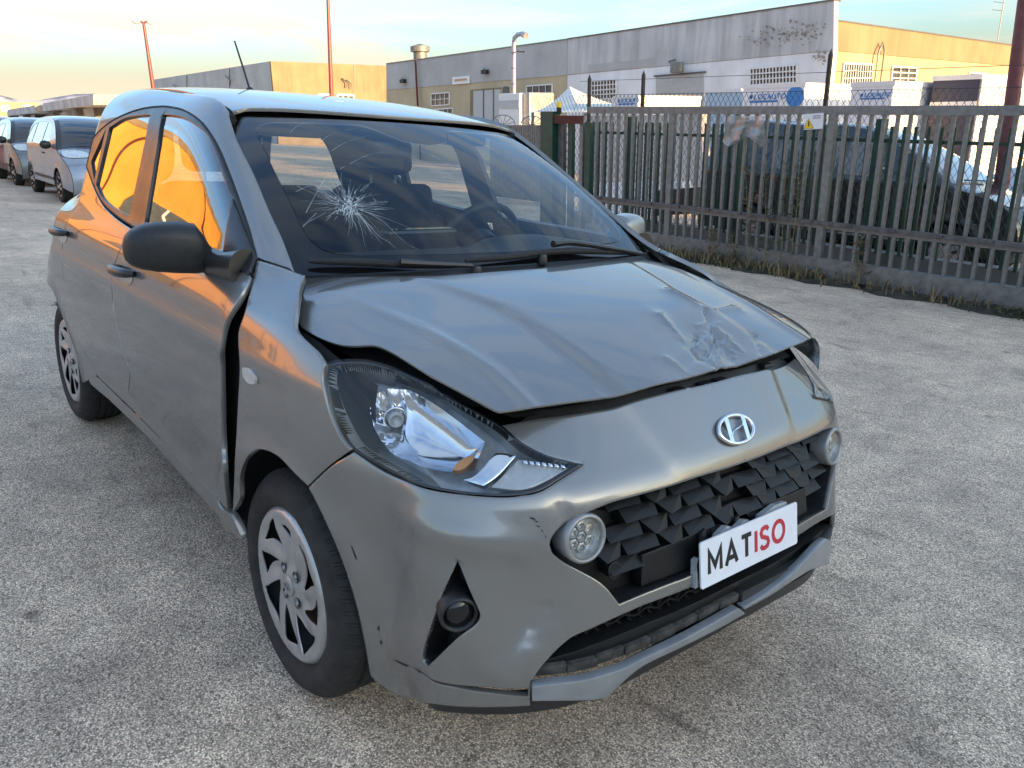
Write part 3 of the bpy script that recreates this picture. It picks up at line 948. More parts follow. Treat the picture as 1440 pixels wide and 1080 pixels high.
# ---- body side: y(x, z)
_B = Cub([.10, .15, .22, .30, .40, .50, .60, .70, .80, .88, .93, .97, 1.00, 1.03, 1.065, 1.10, 1.20, 1.30, 1.38, 1.44, 1.50],
         [.755, .772, .790, .804, .816, .826, .834, .837, .832, .823, .815, .803, .789, .769, .749, .737, .705, .674, .648, .628, .61])
_TX = Cub([-3.0, -2.85, -2.75, -2.62, -2.45, -2.2, -1.9, -1.4, -.9, -.5, -.2, 0, .1, .2, .3, .4, .5],
          [-.40, -.185, -.100, -.045, -.014, -.004, 0, 0, 0, -.001, -.005, -.012, -.022, -.042, -.070, -.104, -.150])
_ZT = Cub([-2.9, -2.6, -2.2, -1.7, -1.2, -.86, -.60, -.35, -.15, 0, .15, .3, .5],
          [1.40, 1.455, 1.500, 1.512, 1.488, 1.442, 1.305, 1.16, 1.06, 1.03, .995, .955, .905])


def Yside(x, z):
    x = np.asarray(x, float); z = np.asarray(z, float)
    y = _B(z) + _TX(x)
    zt = _ZT(x)
    y = y - .085 * np.exp(np.minimum((z - zt) / .040, 1.2))
    # the tail narrows: strongly round the rear pillar, less at the shoulder
    d1 = np.maximum(0, -2.03 - x); d2 = np.maximum(0, -2.27 - x)
    y = y - .45 * (np.sqrt(d1 * d1 + .0025) - .05) / (1 + np.exp(-(z - 1.075) / .022))
    y = y - .30 * (np.sqrt(d2 * d2 + .0016) - .04) / (1 + np.exp(-(z - .83) / .035))
    # wheel-arch lips
    for xc in (0.0, -2.425):
        r = np.hypot(x - xc, z - .29)
        y = y + .016 * np.exp(-((r - .345) / .045) ** 2) * (z < .75)
    # hollow in the lower doors, shoulder line under the windows
    mid = 1 / (1 + np.exp(-(x + 2.0) / .06)) * 1 / (1 + np.exp((x + .42) / .06))
    y = y - .016 * np.exp(-((z - .44 - .03 * (x + 1.2)) / .085) ** 2) * mid
    y = y + .006 * np.exp(-((z - .845 - .012 * (x + 1.2)) / .03) ** 2) * (1 / (1 + np.exp((x - .1) / .1)))
    return y


S = Surf(lambda x, z: np.stack([x, -Yside(x, z), z], -1), -2.95, .5, .12, 1.51, 240, 150)

# ---- front end: plan curve per height, from the nose round the corner
_XF = Cub([.12, .16, .20, .26, .33, .42, .52, .60, .66, .70, .74, .77, .80, .83, .86, .90, .95, 1.0],
          [.70, .735, .757, .775, .782, .782, .768, .752, .741, .732, .716, .693, .668, .643, .618, .582, .532, .472])
_G = Cub([0, .12, .24, .36, .46, .54, .61, .66, .70, .74], [0, .0025, .011, .026, .045, .076, .121, .168, .222, .295])
_K = Cub([.1, .2, .3, .70, .76, .84, .91, 1.0], [1.12, 1.06, 1.0, 1.0, 1.05, 1.1, 1.1, 1.1])
FY = [0, .12, .24, .36, .46, .54, .61, .66, .70]
SX = [.40, .31, .22, .12, .02, -.08]
_zz = .6
_px = [float(_XF(_zz) - _G(y) * _K(_zz)) for y in FY] + SX
_py = FY + [float(Yside(x, _zz)) for x in SX]
WS = np.concatenate([[0], np.cumsum(np.hypot(np.diff(_px), np.diff(_py)))])
_CARD = Cub(WS, np.eye(len(WS)))


TX91 = np.array([.572, .568, .553, .528, .494, .452, .411, .370, .328, .290, .252, .212, .130, .035, -.08])
TY91 = np.array([0, .12, .24, .34, .42, .50, .56, .602, .638, .672, .710, .745, .775, .790, .80])


def Wfn(s, z):
    s, z = np.broadcast_arrays(np.asarray(s, float), np.asarray(z, float))
    wt = _CARD(np.abs(s))
    xf, k = _XF(z), _K(z)
    xs = np.stack([xf - _G(y) * k for y in FY] + [np.full(z.shape, x) for x in SX], -1)
    ys = np.stack([np.full(z.shape, y) for y in FY] + [Yside(np.full(z.shape, x), np.minimum(z, .85)) for x in SX], -1)
    t = np.clip((z - .70) / .21, 0, 1); t = (t * t * (3 - 2 * t))[..., None]
    up_ = np.maximum(z - .91, 0)
    xt = TX91 + (xf - _XF(.91))[..., None] * 1.0
    yt = TY91 - (up_ * .9)[..., None] * (TY91 / .8)
    xs = xs + (xt - xs) * t; ys = ys + (yt - ys) * t
    x = (wt * xs).sum(-1); y = (wt * ys).sum(-1) * np.where(s < 0, -1, 1)
    return np.stack([x, -y, z], -1)


W = Surf(Wfn, -.02, WS[-1], .12, .99, 200, 150, flip=-1)
WL = Surf(Wfn, -WS[-1], .02, .12, .99, 200, 150, flip=-1)

# ---- bonnet, roof, screen
_HC = Cub([-.2, -.05, .1, .25, .4, .52, .62, .7, .8], [1.052, 1.046, 1.028, 1.003, .968, .930, .892, .856, .80])


def crease(x, y, segs):
    d = 0
    for (x0, y0, x1, y1, wd, dp) in segs:
        a = np.array([x0, y0]); e = np.array([x1 - x0, y1 - y0]); l2 = e @ e
        t = np.clip(((x - x0) * e[0] + (y - y0) * e[1]) / l2, 0, 1)
        r = np.hypot(x - x0 - t * e[0], y - y0 - t * e[1])
        d = d + dp * np.exp(-r / wd) * (1 - .6 * t)
    return d


DENTS = []


def Hfn(x, y, dents=True):
    x, y = np.broadcast_arrays(np.asarray(x, float), np.asarray(y, float))
    ay = np.sqrt(y * y + 1e-6)
    z = _HC(x) - .055 * y * y - .022 * (ay / .66) ** 8
    yr = .30 - .05 * (x - .6) + .28 * np.maximum(0, .22 - x)
    fade = 1 / (1 + np.exp(-(x - .08) / .06))
    z = z - .013 * fade / (1 + np.exp(-(ay - yr) / .007))
    yo = .518 + .20 * np.maximum(0, .45 - x)
    z = z + .005 * np.exp(-((ay - yo) / .019) ** 2) * fade
    if dents and DENTS:
        z = z + crease(x, y, DENTS)
    return np.stack([x, y, z], -1)


Hs = Surf(lambda x, y: Hfn(x, y, False), -.22, .75, -.80, .80, 140, 160)

_RC = Cub([-.6, -.75, -.95, -1.2, -1.6, -2.0, -2.4, -2.7, -2.9][::-1], [1.385, 1.436, 1.475, 1.508, 1.532, 1.532, 1.508, 1.468, 1.43][::-1])


def Rfn(x, y):
    x, y = np.broadcast_arrays(np.asarray(x, float), np.asarray(y, float))
    z = _RC(x) - .05 * y * y - .016 * (np.abs(y) / .56) ** 6
    return np.stack([x, y, z], -1)


Rs = Surf(Rfn, -2.9, -.7, -.60, .60, 120, 80)


def Gfn(a, b):
    a, b = np.broadcast_arrays(np.asarray(a, float), np.asarray(b, float))
    bx = -.060 - .110 * a * a; by = .665 * a; bz = 1.035 - .012 * a * a
    tx = -.775 - .085 * a * a; ty = .535 * a; tz = 1.435 - .012 * a * a
    bul = .030 * 4 * b * (1 - b)
    return np.stack([bx + (tx - bx) * b + bul * .5, by + (ty - by) * b, bz + (tz - bz) * b + bul * .86], -1)


Gs = Surf(Gfn, -1.08, 1.08, -.05, 1.06, 120, 100)


def pxl(pts, n=5, closed=True):
    return crom(pts, n, closed)


def S_loop(pts, n=5): return S.from_px(pxl(pts, n))
def W_loop(pts, n=5): return W.from_px(pxl(pts, n))


# ------------------------------------------------------------------ car materials
def car_paint():
    m, nt, o = nmat('car_paint')
    b = pbsdf(nt, (.275, .268, .252), .27, .62, .5, 1.0, .025)
    b.inputs['Coat IOR'].default_value = 1.6; b.inputs['Specular Tint'].default_value = (.34, .36, .39, 1); b.inputs['Coat Weight'].default_value = .8
    tc = nt.nodes.new('ShaderNodeTexCoord')
    v = nt.nodes.new('ShaderNodeTexVoronoi'); v.inputs['Scale'].default_value = 2600
    nt.links.new(tc.outputs['Object'], v.inputs['Vector'])
    r = nt.nodes.new('ShaderNodeValToRGB')
    r.color_ramp.elements[0].color = (.255, .249, .235, 1); r.color_ramp.elements[1].color = (.298, .29, .273, 1)
    nt.links.new(v.outputs['Color'], r.inputs['Fac'])
    # road film: thin dust low on the body
    n = nt.nodes.new('ShaderNodeTexNoise'); n.inputs['Scale'].default_value = 9; n.inputs['Detail'].default_value = 6
    nt.links.new(tc.outputs['Object'], n.inputs['Vector'])
    sp = nt.nodes.new('ShaderNodeSeparateXYZ'); nt.links.new(tc.outputs['Object'], sp.inputs[0])
    mr = nt.nodes.new('ShaderNodeMapRange'); mr.inputs['From Min'].default_value = .62; mr.inputs['From Max'].default_value = .2
    mr.inputs['To Min'].default_value = 0.; mr.inputs['To Max'].default_value = .42
    nt.links.new(sp.outputs['Z'], mr.inputs['Value'])
    mu = nt.nodes.new('ShaderNodeMath'); mu.operation = 'MULTIPLY'
    nt.links.new(mr.outputs[0], mu.inputs[0]); nt.links.new(n.outputs['Fac'], mu.inputs[1])
    mx = nt.nodes.new('ShaderNodeMix'); mx.data_type = 'RGBA'
    nt.links.new(mu.outputs[0], mx.inputs['Factor']); nt.links.new(r.outputs['Color'], mx.inputs['A'])
    mx.inputs['B'].default_value = (.27, .25, .215, 1)
    nt.links.new(mx.outputs['Result'], b.inputs['Base Color'])
    cr_ = nt.nodes.new('ShaderNodeMath'); cr_.operation = 'MULTIPLY_ADD'; cr_.inputs[1].default_value = .5; cr_.inputs[2].default_value = .02
    nt.links.new(mu.outputs[0], cr_.inputs[0]); nt.links.new(cr_.outputs[0], b.inputs['Coat Roughness'])
    nt.links.new(b.outputs[0], o.inputs[0])


car_paint()
simple('black_plastic', (.018, .018, .019), .45, var=.25, scale=60, bump=.08, bscale=900)
simple('satin_black', (.022, .021, .020), .32, var=.15, scale=20)
simple('gloss_black', (.006, .006, .007), .06, spec=.6, var=.1)
simple('dark_inside', (.008, .008, .008), .8, var=.3)
simple('grille_plastic', (.008, .0085, .009), .48, spec=.35, var=.2, scale=40, bump=.05, bscale=700)
simple('silver_trim', (.36, .36, .35), .38, .6, var=.08, scale=20)
simple('chrome', (.82, .83, .85), .08, 1.0, var=.03)
simple('reflector', (.72, .75, .80), .12, 1.0, var=.06, scale=40)
simple('lamp_housing', (.42, .44, .45), .35, .45, var=.3, scale=25)
simple('lamp_grey', (.42, .44, .45), .25, .2, var=.15, scale=30)
simple('drl_face', (.42, .43, .41), .18, .35, var=.25, scale=70, bump=.3, bscale=90)
simple('amber', (.55, .25, .08), .2, var=.1)
simple('rubber', (.018, .017, .016), .75, var=.35, scale=40, bump=.25, bscale=300)
simple('tyre_dusty', (.026, .024, .022), .8, var=.5, scale=25, bump=.3, bscale=260)
def tread():
    m = simple('tyre_tread', (.024, .022, .020), .82, var=.5, scale=25, bump=.3, bscale=260); nt = m.node_tree; L = nt.links.new; N = nt.nodes.new
    tc = N('ShaderNodeTexCoord'); sp = N('ShaderNodeSeparateXYZ'); L(tc.outputs['Object'], sp.inputs[0])
    at = N('ShaderNodeMath'); at.operation = 'ARCTAN2'; L(sp.outputs['Z'], at.inputs[0]); L(sp.outputs['X'], at.inputs[1])
    m1 = N('ShaderNodeMath'); m1.operation = 'MULTIPLY'; m1.inputs[1].default_value = 64; L(at.outputs[0], m1.inputs[0])
    ab = N('ShaderNodeMath'); ab.operation = 'PINGPONG'; ab.inputs[1].default_value = .06; L(sp.outputs['Y'], ab.inputs[0])
    m2 = N('ShaderNodeMath'); m2.operation = 'MULTIPLY_ADD'; m2.inputs[1].default_value = 46; L(ab.outputs[0], m2.inputs[0]); L(m1.outputs[0], m2.inputs[2])
    sn = N('ShaderNodeMath'); sn.operation = 'SINE'; L(m2.outputs[0], sn.inputs[0])
    mr = N('ShaderNodeMapRange'); mr.inputs['From Min'].default_value = .35; mr.inputs['From Max'].default_value = .75; L(sn.outputs[0], mr.inputs['Value'])
    rx = N('ShaderNodeMath'); rx.operation = 'POWER'; rx.inputs[1].default_value = 2; L(sp.outputs['X'], rx.inputs[0]); rz = N('ShaderNodeMath'); rz.operation = 'POWER'; rz.inputs[1].default_value = 2; L(sp.outputs['Z'], rz.inputs[0])
    ad = N('ShaderNodeMath'); L(rx.outputs[0], ad.inputs[0]); L(rz.outputs[0], ad.inputs[1])
    gt = N('ShaderNodeMath'); gt.operation = 'GREATER_THAN'; gt.inputs[1].default_value = .279 ** 2; L(ad.outputs[0], gt.inputs[0])
    mu = N('ShaderNodeMath'); mu.operation = 'MULTIPLY'; L(mr.outputs[0], mu.inputs[0]); L(gt.outputs[0], mu.inputs[1])
    bp = N('ShaderNodeBump'); bp.inputs['Strength'].default_value = 1.0; bp.inputs['Distance'].default_value = .006; bp.invert = True; L(mu.outputs[0], bp.inputs['Height'])
    bs = [n for n in nt.nodes if n.type == 'BSDF_PRINCIPLED'][0]; old = [l for l in nt.links if l.to_node == bs and l.to_socket.name == 'Normal'][0].from_socket
    L(old, bp.inputs['Normal']); L(bp.outputs[0], bs.inputs['Normal'])


tread()
simple('wheel_silver', (.47, .465, .45), .33, .6, var=.08, scale=25, rvar=.08)
simple('brake_rust', (.09, .06, .045), .7, .4, var=.5, scale=30)
simple('plate_white', (.84, .86, .90), .35, var=.03)
simple('plate_black', (.012, .012, .013), .4)
simple('plate_red', (.55, .03, .05), .4)
simple('dirty_plastic', (.060, .056, .050), .75, var=.6, scale=35, bump=.3, bscale=120)
simple('splitter_grey', (.33, .35, .37), .34, .5, coat=.7, var=.12, scale=18)
simple('seat_cloth', (.022, .022, .025), .9, var=.3, scale=120, bump=.25, bscale=700)
simple('trim_dark', (.020, .021, .023), .6, var=.2, scale=80, bump=.15, bscale=800)
simple('trim_grey', (.13, .13, .13), .7, var=.15, scale=60)
simple('headliner', (.16, .155, .15), .9, var=.1)
simple('crack_white', (.50, .55, .55), .25, var=.1)
simple('orange_lamp', (.55, .50, .46), .15, var=.1)
simple('tail_red', (.35, .012, .01), .12, var=.2)
glass('window_glass', (.74, .77, .74), 1.52, 2.0)
glass('screen_glass', (.80, .84, .82), 1.52, 1.05)
glass('lamp_lens', (.96, .97, .97), 1.5, .9)
mm, nt_, o_ = nmat('mirror_glass')
bb = pbsdf(nt_, (.8, .82, .84), .03, 1.0); nt_.links.new(bb.outputs[0], o_.inputs[0])

# ------------------------------------------------------------------ side panels (traced outlines laid on the side surface, mirrored to the far side)
def both(name, mat, loops, sp=.022, thick=.014, lift=0., surf=None, disp=None, parts=None, right_only=False):
    surf = surf or S
    g = panel_geo(surf, loops, sp, thick, lift, disp)
    a = put(name, g, mat, car)
    b = None
    if not right_only:
        b = put(name, mirror_geo(g), mat, car)
    return a, b


fender_px = [(361, 366, 1), (379, 371), (407, 380), (415, 383), (429, 387.5, 1), (423, 402), (417, 436), (414, 458), (424, 473), (444, 492), (456, 511, 1),
             (453, 530), (455, 548), (464, 582), (478, 613), (493, 633, 1), (463, 655), (433, 683, 1),
             (413, 664), (393, 643), (374, 633), (358, 633), (345, 647), (337, 674), (337, 701), (327, 721, 1),
             (331, 640), (334, 584), (337, 516), (335, 470), (344, 440), (356, 395)]
both('front_fender', 'car_paint', [S_loop(fender_px)], sp=.013)

door_front_edge = [(355, 392, 1), (340, 425), (325, 455), (317, 488), (312, 525), (311, 584), (313, 650), (320, 716, 1)]
belt_front = [(196, 320, 1), (240, 334), (300, 356), (340, 380)]
seam_low = [(196, 586), (186, 569), (181.5, 549), (183, 524), (172, 489), (163, 451), (159, 424), (158.5, 385), (170, 350)]
uv = [S.from_px(crom(door_front_edge, 5)), S.from_px(crom([(320, 716), (270, 664), (210, 600), (197.5, 587.5)], 5)), S.from_px(crom(seam_low, 5))]
seam_uv = uv[2]
TOPB = 1.046
FDP = uv


def door_bend(P, Nn, u, v):
    # the front edge of the door is bent outwards after the crash
    k = np.exp(-((u + .215) / .05) ** 2) * np.exp(-((v - .90) / .13) ** 2)
    P = P + Nn * (.016 * k)[:, None]
    return P, Nn


# sill
arch_r = [(-2.425 + .385 * math.cos(t), .29 + .385 * math.sin(t)) for t in np.radians(np.linspace(0, 180, 36))]
sill = np.array([(-.30, .382), (-.282, .374), (-.245, .318), (-.26, .310), (-.5, .322), (-1.1, .345), (-1.6, .335), (-1.9, .318), (-1.95, .335), (-1.86, .377), (-1.75, .383), (-1.2, .385), (-.7, .384)])
both('side_sill', 'car_paint', [sill], thick=.02)

# window surround, panes
wf_px = [(361, 364, 1), (351, 325), (340, 292), (326, 253), (309.5, 212), (295.5, 187), (282, 170), (262, 156), (240, 150.5), (223, 150), (202.6, 152.6), (182, 158.7), (162, 168),
         (147.6, 178), (135.4, 190), (126, 203.5), (121, 218), (122, 231), (128, 250), (136.4, 270.7), (147.6, 289), (168, 307), (190, 321), (203, 327, 1), (300, 362), (350, 387, 1)]
wf = S_loop(wf_px)
fg_px = [(230, 162, 1), (240, 162.5), (257, 166), (276, 177), (293, 192), (306.7, 225), (320.5, 267), (327, 279, 1), (318, 356, 1), (262, 334), (205, 312, 1)]
rg_px = [(155, 180, 1), (174, 168), (192, 163.8), (213, 162, 1), (183, 303, 1), (162, 293), (145.5, 279), (136.4, 259, 1)]
qg_px = [(149.6, 183, 1), (130, 226), (130, 232), (133.5, 254, 1)]
fg, rg, qg = S_loop(fg_px, 4), S_loop(rg_px, 4), S_loop(qg_px, 4)
i0 = int(np.argmin(np.linalg.norm(wf - np.array([-1.93, TOPB + .07]), axis=1)))
lowf = wf[i0:] + np.array([0, -.007])
lowf = lowf[(lowf[:, 0] < -.30) & (lowf[:, 1] < 1.25)]
SEAMX = -1.20
fd = np.concatenate([FDP[0], FDP[1][1:], FDP[2], lowf[lowf[:, 0] > SEAMX], [[-.28, 1.04]]])
f_door, f_door_l = both('front_door', 'car_paint', [fd], sp=.014, disp=door_bend)
back_edge = np.array([[-1.76, .389], [-1.87, .43], [-1.95, .50], [-2.0, .60], [-2.045, .72], [-2.065, .86], [-2.05, .97], [-1.93, TOPB + .012]])
gap = np.array([-.007, 0])
rd = np.concatenate([[[-1.197, .392]], (seam_uv + gap), lowf[lowf[:, 0] < SEAMX - .006][::-1], back_edge[:-1][::-1], [[-1.5, .391]]])
r_door, r_door_l = both('rear_door', 'car_paint', [rd], sp=.014)

both('window_frame', 'satin_black', [wf, fg, rg, qg], sp=.02, lift=.003, thick=.02)
for nm, lp in (('front_window', fg), ('rear_window', rg), ('quarter_window', qg)):
    both(nm, 'window_glass', [lp], sp=.03, lift=-.004, thick=0)
# seal line around the frame and the door split on the centre pillar
seal = np.concatenate([wf, wf[:1]])
sg = panel_geo(S, [wf, wf + (wf - np.array([-1.1, 1.24])) * np.array([-.006, -.02])], .02, .004, .005)
put('window_seal', sg, 'rubber', car); put('window_seal', mirror_geo(sg), 'rubber', car)

# pillars, roof rail and rear quarter as one pressing
ap_px = [(413.5, 382.5), (398, 339), (379, 298), (356.7, 245), (334.4, 200.5), (322.5, 165)]
ap = S.from_px(crom(ap_px, 5))
xs = np.linspace(ap[-1, 0] - .03, -2.62, 40)
rail = np.stack([xs, _ZT(xs) - .006], 1)
rear_edge = np.array([[-2.70, 1.40], [-2.76, 1.25], [-2.80, 1.05], [-2.82, .85], [-2.83, .66], [-2.805, .62]])
low = S.from_px(crom([(356, 391), (350, 388)], 3))
quarter = np.concatenate([S.from_px(crom([(361.5, 362), (379, 367.5), (406, 376.5)], 3)), ap, rail, rear_edge, [[-2.78, .60]], [p for p in arch_r[::-1] if p[1] > .60],
                          [[p[0], p[1]] for p in arch_r[::-1] if p[1] <= .60 and p[0] > -2.2], back_edge + np.array([-.006, .004])])
# joins the door line: back up under the window frame
wfl = wf.copy()
outer_part = wfl[:i0 + 1][::-1]
quarter = np.concatenate([quarter, outer_part])
both('body_side', 'car_paint', [quarter], sp=.012, right_only=True)
CORNER = crom([(-2.34, 1.09), (-2.50, 1.085), (-2.64, 1.09), (-2.655, 1.14), (-2.62, 1.33), (-2.57, 1.365), (-2.42, 1.38), (-2.35, 1.35), (-2.33, 1.2)], 4, True)  # added opening, far side only, glazed so the pale outside shows through the cabin
bsl = put('body_side', mirror_geo(panel_geo(S, [quarter, CORNER], .014, .014)), 'car_paint', car)
put('added_corner_pane', mirror_geo(panel_geo(S, [CORNER], .03, 0, -.004)), 'window_glass', bsl)

# rear bumper side
rbs = np.array([[-2.83, .60], [-2.79, .585], [-2.7, .52], [-2.765, .44], [-2.79, .33], [-2.80, .24], [-2.88, .24], [-2.90, .40], [-2.89, .60]])
both('rear_bumper_side', 'car_paint', [rbs], thick=.01)

# ------------------------------------------------------------------ roof
xr = np.linspace(-.83, -2.66, 50)
edge = np.array([[x, float(Yside(x, _ZT(x) - .006)) - .012] for x in xr])
front_e = np.array([[-.782 - .085 * a * a - .002, .545 * a] for a in np.linspace(-1, 1, 25)])
roof_loop = np.concatenate([np.stack([edge[:, 0], -edge[:, 1]], 1)[::-1], front_e[1:-1], edge, [[-2.70, .3], [-2.72, 0], [-2.70, -.3]]])
put('roof', panel_geo(Rs, [roof_loop], .03, .01), 'car_paint', car)
# roof ditch strips
for sgn in (-1, 1):
    mb = MB()
    mb.tube([(x, sgn * (y + .006), Rfn(x, y)[2] - .024) for x, y in edge], .017, 6)
    mb.build('roof_ditch_strip', 'rubber', car, True)
# aerial
mb = MB(); p = Rfn(-2.05, 0)
mb.lathe([(.030, -.01), (.028, .012), (.016, .026), (.007, .034)], 20, 'z', (p[0], p[1], p[2]))
o = mb.build('aerial_base', 'black_plastic', car, True)
mb = MB(); a0 = np.array([p[0], 0, p[2] + .02]); mb.tube([a0, a0 + np.array([-.07, 0, .10]), a0 + np.array([-.155, 0, .215])], [.005, .0045, .004], 8)
mb.build('aerial_rod', 'black_plastic', o, True)

# ------------------------------------------------------------------ windscreen
ws_px = [(323, 162, 1), (400, 161), (483, 163), (605, 170), (660, 175), (711, 182, 1)]
wo = np.array([[-1.04, .02], [-.5, .02], [0, .02], [.5, .02], [1.04, .02], [1.085, .5], [1.05, .99], [.5, .985], [0, .98], [-.5, .985], [-1.05, .99], [-1.085, .5]])
wo[:, 1] = np.where(wo[:, 1] > .9, wo[:, 1] + .03, wo[:, 1]); wo = crom([(*p, 1) for p in wo], 6, True)
wi_pts = [(-.905, .10), (-.4, .085), (0, .08), (.4, .085), (.905, .10), (.935, .5), (.945, .92), (.40, .92), (.30, .915), (.17, .79), (.0, .755), (-.14, .78), (-.30, .915), (-.40, .92), (-.945, .92), (-.935, .5)]
wi = crom([(*p, 1) for p in wi_pts], 6, True); wi = np.array([(wi[i - 2] + 2 * wi[i - 1] + 3 * wi[i] + 2 * wi[(i + 1) % len(wi)] + wi[(i + 2) % len(wi)]) / 9 for i in range(len(wi))])
ws_root = put('windscreen', panel_geo(Gs, [wi], .03, 0, .0005), 'screen_glass', car)
def tuck(P, Nn, u, v):
    d = .35 * np.maximum(0, np.abs(u) - .965) + .25 * np.maximum(0, v - .965)
    return P - Nn * d[:, None], Nn


put('windscreen_border', panel_geo(Gs, [wo, wi], .025, 0, -.002, tuck), 'gloss_black', ws_root)
# cowl
cw = crom([(-1.0, -.045, 1), (-.5, -.05), (0, -.05), (.5, -.05), (1.0, -.045, 1), (1.0, .018, 1), (0, .018), (-1.0, .018, 1)], 6, True)
put('cowl_panel', panel_geo(Gs, [cw], .03, .02, -.006), 'black_plastic', car)

# cracks: long thin splinters from the impact point, following the glass
def glass_pt(uvs, lift):
    P = Gs(uvs[:, 0], uvs[:, 1]); return P + Gs.normal(uvs[:, 0], uvs[:, 1]) * lift


ck_v = []; ck_f = []
def crack(pxs, wpx, lift=.0016):
    uvs = Gs.from_px(pxs)
    P = glass_pt(uvs, lift)
    n = len(P)
    d = np.gradient(P, axis=0); nn = Gs.normal(uvs[:, 0], uvs[:, 1])
    sd_ = np.cross(nn, d); sd_ /= np.linalg.norm(sd_, axis=1, keepdims=True) + 1e-9
    b = len(ck_v)
    for i in range(n):
        w_ = wpx * .5 * (1 - .75 * i / (n - 1)) * .0019 * (rnd.uniform(.5, 1.1))
        ck_v.append(P[i] - sd_[i] * w_); ck_v.append(P[i] + sd_[i] * w_)
    for i in range(n - 1):
        ck_f.append((b + 2 * i, b + 2 * i + 1, b + 2 * i + 3, b + 2 * i + 2))


IC = np.array([490., 290.])
for k in range(170):
    a = rnd.uniform(0, 2 * math.pi)
    L = abs(rnd.gauss(0, 1)) * 20 + 6
    # the splinters reach furthest up-left and down-right
    ax = abs(math.cos(a - math.radians(35)))
    L *= .55 + 1.25 * ax ** 3
    r0 = rnd.uniform(0, 22) if rnd.random() < .6 else rnd.uniform(10, 40)
    a2 = a + rnd.uniform(-.25, .25)
    pts = []; p = IC + r0 * np.array([math.cos(a), math.sin(a) * .62])
    m = 5
    for j in range(m):
        pts.append(p.copy())
        p = p + L / (m - 1) * np.array([math.cos(a2), math.sin(a2) * .75]) + np.array([rnd.gauss(0, .5), rnd.gauss(0, .5)])
        a2 += rnd.gauss(0, .10)
    crack(pts, rnd.choice([.3, .4, .5, .75]))
for ln in ([(408, 187), (418, 178), (432, 173), (456, 171)], [(447, 203), (460, 193), (476, 185)], [(486, 184), (492, 182.5), (498, 182)], [(466, 213), (482, 203), (500, 196), (520, 191)],
           [(492, 231), (505, 224), (520, 218), (541, 214)], [(478, 239), (482, 236), (486, 234)], [(430, 300), (455, 255), (470, 240)], [(520, 300), (545, 318), (570, 342), (590, 352)],
           [(505, 300), (530, 330), (548, 342), (560, 352)], [(590, 212), (618, 224), (640, 240), (652, 258)], [(416, 270), (440, 262), (462, 278), (480, 286)], [(418, 262), (425, 266), (440, 272), (466, 282)],
           [(445, 300), (425, 320), (445, 306), (478, 296)], [(520, 288), (545, 284), (535, 288)]):
    crack(crom(ln, 4), .6)
for k in range(70):
    p = IC + np.array([rnd.gauss(0, 9), rnd.gauss(0, 6)]); a = rnd.uniform(0, 6.3); l = rnd.uniform(2, 7)
    crack([p, p + l * .5 * np.array([math.cos(a), math.sin(a)]), p + l * np.array([math.cos(a + .4), math.sin(a + .4)])], rnd.uniform(.8, 1.8))
ck_ = link_mesh('crack_splinters', ck_v, ck_f, 'crack_white', ws_root); ck_['kind'] = 'stuff'
# long scratches across the lower glass on the driver's side: dirt of the wiper sweep left out

# wipers
def wiper(px_blade, px_arm, pivot_px):
    root = None
    def lift(pxs, l): 
        u = Gs.from_px(crom(pxs, 5)); return glass_pt(u, l)
    B = lift(px_blade, .014)
    mb = MB(); mb.tube(B, [.004 + .006 * math.sin(math.pi * i / (len(B) - 1)) ** .5 for i in range(len(B))], 8)
    bl = mb.build('wiper_blade', 'rubber', car, True)
    A = lift(px_arm, .026)
    mb = MB(); mb.tube(A, [.011 - .005 * i / (len(A) - 1) for i in range(len(A))], 8)
    mb.build('wiper_arm', 'satin_black', bl, True)
    c = lift([pivot_px, (pivot_px[0] + 2, pivot_px[1])], .012)[0]
    mb = MB(); mb.lathe([(0, .010), (.012, .009), (.015, .002), (.015, -.02)], 16, 'z', c)
    mb.build('wiper_pivot', 'satin_black', bl, True)


wiper([(434, 373), (500, 374), (560, 377), (640, 380)], [(560, 379), (600, 381), (660, 383)], (668, 383))
wiper([(652, 372), (720, 366), (790, 358), (905, 361)], [(772, 352), (800, 350), (850, 357), (895, 364)], (760, 366))
# ------------------------------------------------------------------ front bumper
def wpx(pts, n=5): return W.from_px(crom(pts, n))


ZT_C, ZG_T, ZG_B, ZB_B = .8635, .7055, .499, .479
top_e = wpx([(985, 542), (948, 549.5), (900, 561.5), (860, 573), (800, 582), (753, 588), (703, 597, 1), (733, 621), (767, 638), (800, 647), (822, 652, 1)])
hl_low = wpx([(822, 652.5, 1), (790, 673), (760, 691.5), (730, 698), (700, 699.5), (650, 696), (600, 688), (560, 673.5), (530, 659), (495, 636, 1), (463, 658.5), (434, 686, 1)])
arch_e = wpx([(435, 687, 1), (455.5, 728), (479, 783), (498, 841), (512, 903), (520, 946), (527, 957, 1)])
bot_e = wpx([(528, 958, 1), (550, 973), (575, 983), (612, 990), (650, 994), (700, 994.5), (745, 992.5, 1), (745.5, 981, 1), (746.5, 958, 1), (765, 935), (800, 902), (820, 890), (861, 870.5, 1), (905, 851), (975, 824), (1044, 788)])
gr_b = wpx([(1036, 779), (969, 811), (945, 820), (908, 834.5), (871, 850, 1), (863.7, 840.5), (852.6, 827), (838, 815.5), (815.5, 803.5), (797, 794), (779, 781), (773, 768), (773, 763), (778.5, 751),
            (795, 736), (815.5, 725), (834, 717), (862, 706), (899, 696), (945, 683), (979, 671.5), (1018, 660), (1038, 653.5)])
half = np.concatenate([[[0, ZT_C]], top_e, hl_low, arch_e[1:], bot_e[1:], [[0, ZB_B], [0, ZG_B]], gr_b, [[0, ZG_T]]])
